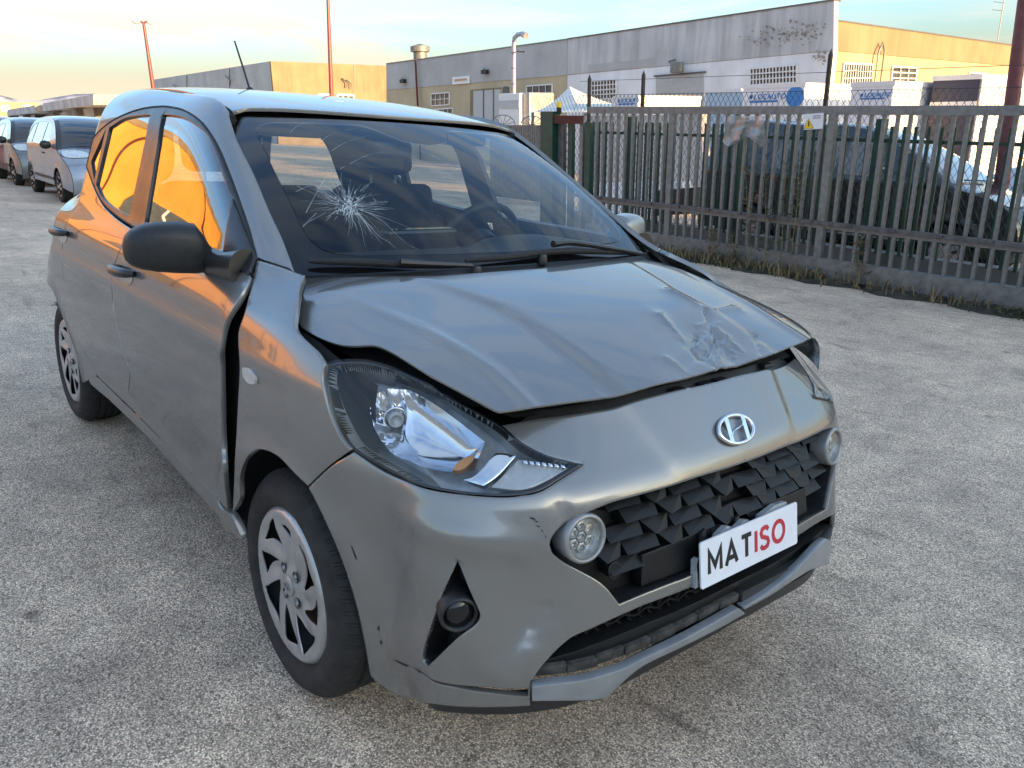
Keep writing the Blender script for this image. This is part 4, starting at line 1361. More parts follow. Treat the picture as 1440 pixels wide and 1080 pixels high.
fog = wpx([(644, 788, 1), (623, 833), (607, 880), (597.5, 911), (595.5, 927), (601, 938, 1), (642, 899), (668, 881), (675, 868), (670, 853), (660, 830), (644, 788, 1)], 4)[:-1]
gapc = wpx([(575, 933, 1), (595, 947.5), (612, 960), (640, 966.5), (675, 973), (743, 979.5, 1), (743, 967, 1), (700, 966.5), (650, 964), (612, 957), (594, 945), (575, 933, 1)], 3)[:-1]


def lines_disp(defs):
    """press lines: (uv polyline, width, height, side) raised or sunk along the normal"""
    return defs


CRW = []     # (p0, p1, width, depth) in (s, z)
def crease_W(sx, zx, segs):
    d = np.zeros(np.shape(sx))
    for (a0, b0, a1, b1, wd, dp, sharp) in segs:
        e0, e1 = a1 - a0, b1 - b0; l2 = e0 * e0 + e1 * e1
        t = np.clip(((sx - a0) * e0 + (zx - b0) * e1) / l2, 0, 1)
        r = np.hypot(sx - a0 - t * e0, zx - b0 - t * e1)
        d = d + dp * (np.exp(-r / wd) if sharp else np.exp(-(r / wd) ** 2))
    return d


def Wb(s, z):
    """bumper skin: the nose surface with its press lines and dents"""
    P = Wfn(s, z)
    s, z = np.broadcast_arrays(np.asarray(s, float), np.asarray(z, float))
    a = np.abs(s)
    # raised centre between the two creases running down from the bonnet
    sc = .285 - .45 * (.86 - z)
    k = 1 / (1 + np.exp(-(a - sc) / .010)) * np.exp(-((z - .80) / .075) ** 4)
    off = -.007 * k
    # swage from the lamp corner above the fog pocket and hollow behind it
    off = off + .012 * np.exp(-((z - .64 - .08 * (a - .70)) / .035) ** 2) * np.exp(-((a - .72) / .16) ** 2)
    off = off - .022 * np.exp(-((z - .50) / .10) ** 2) * np.exp(-((a - .60) / .085) ** 2)
    # side return towards the wheel arch
    off = off + .010 * np.exp(-((a - .86 - .25 * (.45 - z)) / .045) ** 2) * np.exp(-((z - .45) / .2) ** 4)
    off = off + np.where(s > 0, crease_W(a, z, CRW), 0)
    nx = np.where(s < 0, -1., 1.)
    n = Wn(s, z)
    return P + n * off[..., None]


def Wn(s, z, e=4e-3):
    du = Wfn(s + e, z) - Wfn(s - e, z); dv = Wfn(s, z + e) - Wfn(s, z - e)
    n = -np.cross(du, dv)
    return n / (np.linalg.norm(n, axis=-1, keepdims=True) + 1e-12)


CRW += [(.60, .455, .66, .40, .022, -.003, 0), (.556, .505, .575, .497, .012, -.003, 0), (.545, .455, .60, .448, .012, .002, 0), (.50, .655, .515, .70, .02, -.004, 0), (.63, .35, .60, .41, .03, .008, 0)]
WBs = Surf(Wb, -WS[-1], WS[-1], .12, .99, 20, 20, flip=-1)
gb = panel_geo(WBs, [half, fog, gapc], .016, .012, open_u=0)
gbl = panel_geo(WBs, [half * np.array([-1, 1]), fog * np.array([-1, 1])], .016, .012, open_u=0)
bumper = put('front_bumper', join_geo(gb, gbl), 'car_paint', car)


def wall_geo(surf, loop, d0, d1, n=2):
    """a wall standing along a loop, from depth d0 to d1 under the surface"""
    L = densify(loop, .015); P = surf(L[:, 0], L[:, 1]); Nn = surf.normal(L[:, 0], L[:, 1])
    m = len(L); V = np.concatenate([P - Nn * d0, P - Nn * d1])
    F = [(i, (i + 1) % m, m + (i + 1) % m, m + i) for i in range(m) if not (abs(L[i, 0]) < 1e-5 and abs(L[(i + 1) % m, 0]) < 1e-5)]
    return V, F


def wall(name, surf, loop, d0, d1, mat, parent, mir=True):
    V, F = wall_geo(surf, loop, d0, d1)
    a = link_mesh(name, V, F, mat, parent, True)
    if mir:
        V2 = V.copy(); V2[:, 1] *= -1
        link_mesh(name, V2, F, mat, parent, True)
    return a


# fog pocket
wall('fog_pocket_wall', WBs, fog, .004, .07, 'black_plastic', bumper)
fgp = fog.mean(0) + (fog - fog.mean(0)) * 1.15
g = panel_geo(WBs, [fgp], .03, 0, -.065)
fa = put('fog_pocket', g, 'black_plastic', bumper); put('fog_pocket', mirror_geo(g), 'black_plastic', bumper)
cuv = W.from_px([(646, 866)])[0]; cP = Wfn(cuv[0], cuv[1])
for sg in (1, -1):
    ax = np.array([.90, -.40 * sg, -.05]); ax /= np.linalg.norm(ax)
    c0 = np.array([cP[0], cP[1] * sg, cP[2]]) - ax * .05
    e1 = np.cross(ax, (0, 0, 1)); e1 /= np.linalg.norm(e1); e2 = np.cross(ax, e1)
    def ring(prof, n=28):
        V = []; F = []
        for (r_, h_) in prof:
            for t in np.linspace(0, 2 * math.pi, n, endpoint=False): V.append(c0 + ax * h_ + (e1 * math.cos(t) + e2 * math.sin(t)) * r_)
        for i in range(len(prof) - 1):
            for k in range(n): F.append((i * n + k, i * n + (k + 1) % n, (i + 1) * n + (k + 1) % n, (i + 1) * n + k))
        return V, F
    fl = link_mesh('fog_lamp', *ring([(.040, -.02), (.040, .045), (.037, .052), (.033, .052), (.031, .040)]), 'black_plastic', car, True)
    link_mesh('fog_lens', *ring([(.031, .040), (.022, .048), (.010, .052), (.0001, .053)]), 'gloss_black', fl, True)
    for zz in (-.045, -.03):
        mb = MB(); mb.bar(c0 + np.array([-.01, 0, zz]), c0 + np.array([-.035, -.018 * sg, zz]), .02, .006); mb.build('fog_bracket', 'black_plastic', fl)

# ------------------------------------------------------------------ splitter lip, dirty carrier, valance
spl = wpx([(747.5, 960, 1), (800, 953.5), (820, 951), (846, 944), (873, 935), (912, 916), (952, 897), (991, 876), (1033, 852, 1), (1042, 859.5, 1), (1005, 880), (952, 906.5), (899, 932), (867, 958), (849, 976, 1), (820, 979), (747, 979.5, 1)], 4)
put('splitter_lip', panel_geo(W, [spl], .016, .02, .012), 'splitter_grey', car)
splL = WL.from_px(crom([(1148, 766, 1), (1160, 757), (1165, 768), (1159, 793, 1), (1137, 799), (1112, 814), (1075, 838), (1043, 855, 1), (1042, 852, 1), (1075, 832), (1108, 807), (1130, 786, 1), (1148, 766, 1)], 4))[:-1]
put('splitter_end', panel_geo(WL, [splL], .016, .02, .008), 'splitter_grey', car)
lipz = lambda s: .350 + .022 * math.exp(-(s / .25) ** 2)
def strip(z0, z1, s0, s1, n=30):
    ss = np.linspace(s0, s1, n)
    return np.concatenate([[[x, lipz(x) + z0] for x in ss], [[x, lipz(x) + z1] for x in ss[::-1]]])


for k, (a_, b_) in enumerate(zip(np.linspace(.0, .585, 9)[:-1], np.linspace(.0, .585, 9)[1:])):
    put('lip_carrier_tile', panel_geo(W, [strip(-.006, .013 + .002 * (k % 2), a_ + .0015, b_ - .001, 6)], .02, .02, -.016 - .002 * (k % 3), round_edge=.05), 'dirty_plastic', car)
vs = panel_geo(WL, [strip(-.012, .02, -.60, -.0, 20)], .025, .03, -.008)
put('lower_lip_strip', vs, 'black_plastic', car)
val = np.array([[0, .330], [.2, .320], [.42, .285], [.6, .275], [.75, .25], [.9, .195], [.985, .17], [.985, .155], [.8, .205], [.6, .236], [.4, .252], [.2, .285], [0, .298]])
val = crom([tuple(p) for p in val], 3, True)
val[:, 0] = np.maximum(val[:, 0], 0)
g = panel_geo(W, [val], .03, .03, -.020, open_u=0)
put('lower_valance', join_geo(g, mirror_geo(g)), 'black_plastic', car)

# ------------------------------------------------------------------ lower intake
sh = lambda z0, z1, s1: np.array([[0, z0], [s1 * .5, z0 - .004], [s1, z0 - .012], [s1 * 1.02, z1 - .012], [s1 * .5, z1], [0, z1]])
g = panel_geo(W, [np.array([[0, .366], [.3, .36], [.59, .348], [.57, .372], [.45, .39], [.3, .40], [0, .408]])], .03, .06, -.030, open_u=0)
put('intake_shelf', join_geo(g, mirror_geo(g)), 'grille_plastic', car)
g = panel_geo(W, [np.array([[0, .34], [.62, .33], [.62, .40], [.5, .49], [0, .50]])], .04, 0, -.10)
put('intake_back', join_geo(g, mirror_geo(g)), 'dark_inside', car)
def Wp(s, z, d): return Wfn(s, z) - Wn(np.asarray(s, float), np.asarray(z, float)) * d
for zi in (.418, .442, .463):
    mb = MB(); mb.tube([Wp(s_, zi + .006 * math.sin(s_ * 95), .055) for s_ in np.linspace(-.52, .52, 90)], .0036, 5); mb.build('intake_mesh_bar', 'grille_plastic', car, True)
for k in range(-17, 18):
    s_ = k * .030
    mb = MB(); mb.tube([Wp(s_ + .006 * math.sin(zz * 200), zz, .057) for zz in np.linspace(.402, .478, 9)], .0034, 5); mb.build('intake_mesh_bar', 'grille_plastic', car, True)

# ------------------------------------------------------------------ upper grille
gl = np.concatenate([[[0, ZG_B]], gr_b, [[0, ZG_T]]])
gl2 = gl + np.array([0, 0])
g = panel_geo(W, [gl], .03, 0, -.062)
grille = put('grille', join_geo(g, mirror_geo(g)), 'grille_plastic', car)
V, F = wall_geo(W, gl, .004, .066)
V2 = V.copy(); V2[:, 1] *= -1
sel = [i for i in range(len(F))]
link_mesh('grille_surround', np.concatenate([V, V2]), F + [tuple(i + len(V) for i in f) for f in F], 'black_plastic', grille, True)
DRL_UV = W.from_px([(824.6, 758)])[0]
rg_ = random.Random(3)
PW, PH = .112, .0335
plate_zone = lambda s, z: abs(s) < .245 and z < .575
for r_i in range(7):
    z0 = .690 - r_i * PH
    for c_i in range(-7, 8):
        for half_ in (0,):
            s0 = c_i * PW * .80 + (PW * .40 if r_i % 2 else 0)
            sgn_ = 1 if s0 >= 0 else -1
            cen = np.array([[abs(s0), z0]])
            if not inside(cen, [gl])[0]: continue
            if np.hypot((abs(s0) - DRL_UV[0]) * .8, (z0 - DRL_UV[1])) < .066: continue
            corners = np.array([[abs(s0) + a, z0 + b] for a, b in ((-.03, .008), (.03, .008), (.03, -.012), (-.03, -.012))])
            if not inside(corners, [gl]).all(): continue
            if plate_zone(s0, z0) and abs(s0) < .20 and z0 < .545: continue
            if .12 < abs(s0) < .325 and z0 < .572: continue
            w2 = PW * .395; tri = (r_i + c_i) % 2
            # moulded blades: the outer end stands proud and runs out to nothing at the other end
            if tri:
                pts = [(-w2 * .95, .0150, .014), (w2 * .95, .0150, .018), (w2 * .30, -.0170, .040), (-w2 * .62, -.0150, .030)]
            else:
                pts = [(-w2 * 1.10, .0140, .012), (w2 * 1.10, .0140, .014), (w2 * 1.05, -.0110, .036), (-w2 * 1.02, -.0150, .032)]
            top_ = []; base_ = []
            for (ds, dz, h_) in pts:
                ss = s0 + ds * sgn_; zz = z0 + dz - .05 * ds
                top_.append(Wp(ss, zz, .052 - h_)); base_.append(Wp(ss + .002 * sgn_, zz - .002, .058))
            Vv = top_ + base_
            Ff = [(0, 1, 2, 3), (0, 4, 5, 1), (1, 5, 6, 2), (2, 6, 7, 3), (3, 7, 4, 0)]
            mbw = MB(); mbw.add(Vv, Ff); mbw.build('grille_facet', 'grille_plastic', grille)
# flat block beside the plate and tow-eye cover
for sg in (1, -1):
    bl_ = np.array([[.10, .504], [.325, .498], [.318, .566], [.10, .580]]) * np.array([sg, 1])
    put('grille_block', panel_geo(W if sg > 0 else WL, [bl_], .02, .03, -.022), 'grille_plastic', grille)
tc_uv = W.from_px([(875, 807)])[0]
ringp = [Wp(tc_uv[0] + .0165 * math.cos(t), tc_uv[1] + .0175 * math.sin(t), .024) for t in np.linspace(0, 2 * math.pi, 30, endpoint=False)]
mb = MB(); mb.tube(ringp, .0016, 5, closed=True); mb.build('tow_cover_rim', 'black_plastic', grille, True)
lp = np.array([[tc_uv[0] + .0165 * math.cos(t), tc_uv[1] + .0175 * math.sin(t)] for t in np.linspace(0, 2 * math.pi, 24, endpoint=False)])
put('tow_cover', panel_geo(W, [lp], .01, .02, -.024), 'grille_plastic', grille)

# round daytime lamps
def disc_frame(P, ax):
    ax = np.array(ax, float); ax /= np.linalg.norm(ax)
    e1 = np.cross(ax, (0, 0, 1)); e1 /= np.linalg.norm(e1); e2 = np.cross(e1, ax)
    return np.array(P, float), ax, e1, e2


def rev(fr, prof, n=40, sx=1., sy=1.):
    c, ax, e1, e2 = fr; V = []; F = []
    for (r_, h_) in prof:
        for t in np.linspace(0, 2 * math.pi, n, endpoint=False): V.append(c + ax * h_ + e1 * math.cos(t) * r_ * sx + e2 * math.sin(t) * r_ * sy)
    for i in range(len(prof) - 1):
        for k in range(n): F.append((i * n + k, i * n + (k + 1) % n, (i + 1) * n + (k + 1) % n, (i + 1) * n + k))
    return V, F


for sg in (1, -1):
    dP = Wfn(DRL_UV[0], DRL_UV[1]); dP = np.array([dP[0], dP[1] * sg, dP[2]])
    fr = disc_frame(dP, (.98, -.10 * sg, .15))
    RR = .0515
    dl = link_mesh('daytime_lamp', *rev(fr, [(RR, -.045), (RR, -.004), (RR - .002, .001), (RR - .006, .003), (RR - .009, .001), (RR - .010, -.006)]), 'silver_trim', car, True)
    link_mesh('lamp_bowl', *rev(fr, [(RR - .010, -.006), (RR - .013, -.018), (RR - .03, -.024), (.0001, -.026)]), 'drl_face', dl, True)
    link_mesh('lamp_glass', *rev(fr, [(RR - .0095, -.004), (RR - .025, .002), (.0001, .005)]), 'lamp_lens', dl, True)
    hx = [(0, 0)] + [(math.cos(t), math.sin(t)) for t in np.radians(np.arange(30, 390, 60))]
    for (a_, b_) in hx:
        c_ = fr[0] + fr[1] * -.016 + fr[2] * a_ * .0225 + fr[3] * b_ * .0225
        f2 = (c_, fr[1], fr[2], fr[3])
        link_mesh('lamp_facet', *rev(f2, [(.0125, -.006), (.0115, .0), (.0075, .0015), (.005, -.003), (.0001, -.004)], 6), 'drl_face', dl)

# emblem
lg = np.array([.692, 0, .7715])
uvl = W.from_px([(1032, 605)])[0]; lgP = Wb(np.array(0.0), np.array(uvl[1])); n_l = Wn(np.array(0.0), np.array(uvl[1]))
fr = disc_frame(lgP + n_l * .006, n_l)
emb = MB(); LA, LB = .0615, .0335
el = [fr[0] + fr[2] * LA * math.cos(t) + fr[3] * LB * math.sin(t) for t in np.linspace(0, 2 * math.pi, 64, endpoint=False)]
emb.tube(el, .0052, 10, closed=True)
embo = emb.build('emblem_ring', 'chrome', car, True)
def ept(a_, b_, h=.004): return fr[0] + fr[2] * a_ + fr[3] * b_ + fr[1] * h
def slab(name, poly, th, mat, parent):
    n = len(poly); V = [ept(a_, b_, th) for a_, b_ in poly] + [ept(a_, b_, -.006) for a_, b_ in poly]
    F = [tuple(range(n)), tuple(range(2 * n - 1, n - 1, -1))] + [(i, i + n, (i + 1) % n + n, (i + 1) % n) for i in range(n)]
    m = MB(); m.add(V, F); ob = m.build(name, mat, parent); return ob


E1 = 1 if (proj_car(ept(.03, 0)) - proj_car(ept(0, 0)))[0] > 0 else -1
q_ = lambda pts: [(a_ * E1, b_) for a_, b_ in pts]
slab('emblem_stroke', q_([(-.043, -.023), (-.031, -.029), (-.015, .0315), (-.028, .029), (-.033, .014)]), .005, 'chrome', embo)
slab('emblem_stroke', q_([(.043, .023), (.031, .029), (.015, -.0315), (.028, -.029), (.033, -.014)]), .005, 'chrome', embo)
bar_p = crom([(-.034, -.014, 1), (-.020, -.0035), (0, -.001), (.018, .004), (.034, .019, 1), (.034, .014, 1), (.020, .0035), (0, .001), (-.018, -.004), (-.034, -.019, 1)], 4, True)
slab('emblem_bar', q_([tuple(p) for p in bar_p]), .0058, 'chrome', embo)

# ------------------------------------------------------------------ number plate with its lettering
plc = np.array([.7656 + .012, 0, .5216]); tilt = -.18
pu = np.array([tilt, 0, 1.0]); pu /= np.linalg.norm(pu); pr = np.array([0, 1.0, 0]); pn = np.cross(pr, pu)
PWD, PHT = .377, .106
def plp(a_, b_, h): return plc + pr * a_ + pu * b_ + pn * h
def flatbox(name, poly, h0, h1, mat, parent):
    n = len(poly); V = [plp(a_, b_, h1) for a_, b_ in poly] + [plp(a_, b_, h0) for a_, b_ in poly]
    F = [tuple(range(n)), tuple(range(2 * n - 1, n - 1, -1))] + [(i, i + n, (i + 1) % n + n, (i + 1) % n) for i in range(n)]
    m = MB(); m.add(V, F); return m.build(name, mat, parent)


def rrect(w_, h_, r_, n=5):
    out_ = []
    for cx, cy, t0 in ((w_ / 2 - r_, h_ / 2 - r_, 0), (-w_ / 2 + r_, h_ / 2 - r_, 90), (-w_ / 2 + r_, -h_ / 2 + r_, 180), (w_ / 2 - r_, -h_ / 2 + r_, 270)):
        for t in np.radians(np.linspace(t0, t0 + 90, n)): out_.append((cx + r_ * math.cos(t), cy + r_ * math.sin(t)))
    return out_


plate = flatbox('dealer_plate', rrect(PWD, PHT, .006), -.002, .002, 'plate_white', car)
STK = {  # letter strokes on a unit box, width/height about .8
    'M': [[(0, 0), (0, 1), (.42, .28), (.84, 1), (.84, 0)]], 'A': [[(0, 0), (.40, 1), (.80, 0)], [(.14, .30), (.66, .30)]], 'T': [[(0, 1), (.72, 1)], [(.36, 1), (.36, 0)]], 'I': [[(0, 0), (0, 1)]],
    'S': [[(.60, .84), (.50, .97), (.32, 1), (.12, .95), (.03, .78), (.10, .60), (.32, .51), (.54, .42), (.62, .24), (.54, .06), (.32, 0), (.12, .03), (0, .16)]],
    'O': [[(.46 + .46 * math.cos(t), .5 + .5 * math.sin(t)) for t in np.linspace(.001, 2 * math.pi - .001, 28)]],
    'L': [[(0, 1), (0, 0), (.52, 0)]], 'C': [[(.42 + .42 * math.cos(t), .5 + .5 * math.sin(t)) for t in np.radians(np.linspace(48, 312, 18))]],
    'U': [[(0, 1), (0, .32), (.06, .1), (.2, .01), (.36, -.01), (.52, .01), (.66, .1), (.72, .32), (.72, 1)]]}
WID = {'M': .84, 'A': .80, 'T': .72, 'I': 0.0, 'S': .62, 'O': .92, 'L': .52, 'C': .72, 'U': .72}


def stroke_poly(pts, wd, xsc, ysc, ox, oy):
    """ribbon outline (left side then right side) of a stroke"""
    P = np.array([(ox + x * xsc, oy + y * ysc) for x, y in pts]); n = len(P)
    L = []; R = []
    for i in range(n):
        d0 = P[i] - P[i - 1] if i > 0 else P[1] - P[0]
        d1 = P[i + 1] - P[i] if i < n - 1 else P[-1] - P[-2]
        d0 = d0 / np.linalg.norm(d0); d1 = d1 / np.linalg.norm(d1)
        n0 = np.array([-d0[1], d0[0]]); n1 = np.array([-d1[1], d1[0]])
        m_ = n0 + n1; m_ /= np.linalg.norm(m_); k = min(1 / max(.35, m_ @ n0), 2.2)
        L.append(P[i] + m_ * k * wd / 2); R.append(P[i] - m_ * k * wd / 2)
    return np.array(L), np.array(R)


def letter(ch, ox, oy, xs_, ys_, wd, fn, name, mat, parent):
    """fn(a, b, h) -> 3-D point; one mesh per letter"""
    m = MB()
    for k, st in enumerate(STK[ch]):
        L, R = stroke_poly(st, wd, xs_, ys_, ox, oy)
        n = len(L); hh = 1 + .15 * k
        V = [fn(*p, hh) for p in L] + [fn(*p, hh) for p in R] + [fn(*p, 0) for p in L] + [fn(*p, 0) for p in R]
        F = []
        for i in range(n - 1):
            F += [(i, n + i, n + i + 1, i + 1), (i, i + 1, 2 * n + i + 1, 2 * n + i), (n + i, 3 * n + i, 3 * n + i + 1, n + i + 1)]
        F += [(0, 2 * n, 3 * n, n), (n - 1, 2 * n - 1, 4 * n - 1, 3 * n - 1)]
        m.add(V, F)
    return m.build(name, mat, parent)


def word(txt, x0, y0, h, wd, sp, fn, name, matf, parent, xk=1.0):
    x = x0
    for i, ch in enumerate(txt):
        letter(ch, x, y0, h * xk, h, wd, fn, name, matf(i), parent)
        x += WID[ch] * h * xk + sp
    return x


word('MATISO', -.160, -.025, .050, .0105, .019, lambda a_, b_, h: plp(a_, b_, .002 + .0012 * h), 'plate_letter', lambda i: 'plate_black' if i < 3 else 'plate_red', plate, 1.0)
# broken plate carrier showing behind the plate
hb = MB()
for a0_, a1_, b0_, b1_ in ((-.12, -.06, .035, .060), (-.055, .01, .035, .057), (.045, .165, .035, .062), (-.197, -.186, -.05, .015)):
    V = [(a0_, b0_), (a1_, b0_), (a1_ - .006, b1_ - .004), ((a0_ + a1_) / 2 + .01, b1_), (a0_ + .008, b1_ - .012)]
    flatbox('plate_carrier', V, -.022, -.008, 'lamp_grey', plate)
for a0_ in (-.155, -.03):
    flatbox('carrier_clip', [(a0_, .03), (a0_ + .022, .03), (a0_ + .018, .066), (a0_ + .004, .060)], -.030, -.023, 'black_plastic', plate)

# scuffs left by the crash
simple('scuff_black', (.02, .018, .016), .8, var=.4)
for q in ([(745, 727, 1), (753, 729, 1), (752, 731, 1), (746, 729.5, 1)], [(749, 731.5, 1), (757, 733, 1), (755.5, 735, 1)], [(752, 738, 1), (760, 740, 1), (757, 741.5, 1)], [(761, 744, 1), (764, 747, 1), (762, 748, 1)],
          [(493, 766, 1), (495.5, 769, 1), (502, 786, 1), (500.5, 787, 1)], [(531, 880, 1), (534, 881, 1), (534, 886, 1), (532, 886, 1)], [(535.5, 899, 1), (538.5, 904, 1), (537, 906, 1), (535, 903, 1)],
          [(554, 925, 1), (566, 929, 1), (577, 934.5, 1), (576, 936, 1), (565, 931, 1)], [(766, 752, 1), (768, 753, 1), (767.5, 756, 1)], [(585, 939, 1), (592, 944, 1), (591, 946, 1)]):
    lp_ = W.from_px(crom(q, 2, True))
    put('scuff_mark', panel_geo(WBs, [lp_], .004, 0, .0012), 'scuff_black', bumper)
# ------------------------------------------------------------------ bonnet with its buckles
def hx(p): return Hs.from_px([p])[0]


for (a_, b_, wd, dp) in [((943, 410), (991, 434), .016, .007), ((1035, 434), (991, 434), .014, .006), ((991, 434), (1004, 466), .008, -.009), ((1006, 458), (1045, 490), .008, .007),
                         ((979, 467), (972, 485), .007, -.008), ((1001, 467), (982, 480), .008, .008), ((972, 484), (1008, 516), .008, -.008), ((1003, 475), (1013, 507), .007, .007),
                         ((1020, 482), (1035, 507), .007, -.006), ((929, 443), (972, 485), .020, .006), ((1010, 470), (990, 500), .006, -.006), ((1024, 470), (1015, 490), .006, .005),
                         ((990, 490), (960, 516), .012, -.006), ((1060, 470), (1070, 495), .010, -.007), ((940, 505), (965, 522), .012, .005), ((985, 455), (1012, 452), .006, .005), ((996, 486), (1004, 512), .005, .006)]:
    p0, p1 = hx(a_), hx(b_)
    DENTS.append((p0[0], p0[1], p1[0], p1[1], wd, dp * 1.5))
dc = hx((1000, 478))


def Hd(x, y):
    P = Hfn(x, y, True)
    x, y = P[..., 0], P[..., 1]
    r2 = ((x - dc[0]) / .10) ** 2 + ((y - dc[1]) / .13) ** 2
    n_ = np.sin(x * 95 + 3 * np.sin(y * 60)) * np.sin(y * 82 + 2 * np.sin(x * 70)) * .0012
    P = P.copy()
    P[..., 2] += -.014 * np.exp(-r2) + n_ * np.exp(-r2 * .9)
    # front lip buckled up over the right-hand lamp, slightly turned down along the nose
    P[..., 2] += .006 * np.exp(-((y + .58) / .10) ** 2) * np.exp(-((x - .30) / .16) ** 2)
    P[..., 2] += .0015 * np.sin(y * 31 + 1) * np.exp(-((x - .60) / .035) ** 2) * (y > -.35)
    return P


HDs = Surf(Hd, -.22, .75, -.80, .80, 10, 10)
hr = Hs.from_px(crom([(438, 390, 1), (427, 410), (420.5, 445), (422, 457), (430, 464), (450, 475), (476, 484.5), (500, 487), (526, 487), (550, 497), (600, 527), (650, 553), (690, 574), (702, 579, 1),
                      (733, 575), (753, 571.5), (800, 565), (860, 557), (900, 546.5), (948, 535), (982, 525.5), (1000, 520), (1015, 514), (1022, 514), (1040, 508), (1065, 502), (1088, 495.5), (1120, 484), (1141, 475, 1)], 5))
left_e = np.array([[.47, .612], [.38, .650], [.26, .672], [.10, .684], [-.04, .680], [-.13, .655]])
hb_ = Hs.from_px(crom([(922, 363.5), (899, 364), (848, 368.5), (750, 378), (640, 386), (597, 388), (500, 389.5), (445, 390)], 4))
hood_loop = np.concatenate([hr, left_e, hb_])
put('bonnet', panel_geo(HDs, [hood_loop], .009, .005, round_edge=.3), 'car_paint', car)
# top of the far wing: follows the bonnet edge and rolls over into the side and the lamp
ed = crom([tuple(hr[-1])] + [tuple(p) for p in left_e], 8)
EP = Hd(ed[:, 0], ed[:, 1]); tg_ = np.gradient(EP, axis=0); tg_ /= np.linalg.norm(tg_, axis=1, keepdims=True)
ow = np.cross(tg_, np.array([0, 0, 1.0])); ow /= np.linalg.norm(ow, axis=1, keepdims=True); ow = np.where(ow[:, 1:2] < 0, -ow, ow)
V = []; F = []; Nw = []; rows = [(.005, -.012), (.006, .0), (.020, -.003), (.036, -.012), (.050, -.030), (.058, -.058), (.062, -.095)]
for i in range(len(ed)):
    k = 1 - .45 * np.clip((EP[i, 0] - .25) / .3, 0, 1)
    for (o_, z_) in rows: V.append(EP[i] + ow[i] * o_ * k + np.array([0, 0, z_ * (1 if z_ > -.02 else 1.0)]))
nr = len(rows)
for i in range(len(ed) - 1):
    for k in range(nr - 1): F.append((i * nr + k, i * nr + k + 1, (i + 1) * nr + k + 1, (i + 1) * nr + k))
mb = MB(); mb.add(V, F); mb.build('wing_top', 'car_paint', car, True)
# dark engine bay under it, slam panel
el_ = np.array([[-.12, -.70], [.1, -.70], [.25, -.68], [.40, -.62], [.53, -.50], [.575, -.25], [.59, 0], [.575, .25], [.53, .50], [.40, .60], [.25, .64], [-.12, .64]])
put('engine_bay', panel_geo(Hs, [el_], .05, 0, -.065), 'dark_inside', car)
g = panel_geo(W, [np.array([[0, .83], [.2, .828], [.4, .815], [.52, .80], [.56, .835], [.5, .862], [.3, .878], [0, .888]])], .03, 0, -.028)
put('slam_panel', join_geo(g, mirror_geo(g)), 'black_plastic', car)
for s_ in (-.06, .0, .1, -.3):
    mb = MB(); c_ = Wp(np.array(s_), np.array(.868), .018); mb.bbox(c_[0] - .012, c_[0] + .012, c_[1] - .02, c_[1] + .02, c_[2] - .006, c_[2] + .006, .003); mb.build('latch_block', 'black_plastic', car)

# ------------------------------------------------------------------ headlamps
hl_px = [(822, 651, 1), (800, 646), (767, 637), (733, 619), (702, 594), (640, 560), (600, 538), (560, 520), (530, 510), (505, 506.5), (480, 507), (464, 511), (455.5, 522), (456.5, 548), (466.5, 582), (480.5, 613), (495, 634),
         (530, 656), (560, 671), (600, 685.5), (650, 694), (700, 697.5), (730, 696), (760, 689.5), (790, 671)]
hl = W_loop(hl_px, 4)
ctr = hl.mean(0)
hl_in_px = [(808, 651, 1), (790, 648), (764, 641), (728, 623), (696, 598), (636, 566), (596, 544), (556, 526), (528, 516), (505, 512.5), (482, 513), (468, 517), (461, 526), (462, 548), (472, 580), (486, 609), (500, 628),
            (533, 648), (563, 663), (602, 677), (651, 685.5), (700, 689), (728, 687.5), (756, 681), (782, 665)]
hli = W_loop([(a[0] * .52 + b[0] * .48, a[1] * .52 + b[1] * .48) + tuple(a[2:]) for a, b in zip(hl_px, hl_in_px)], 4)
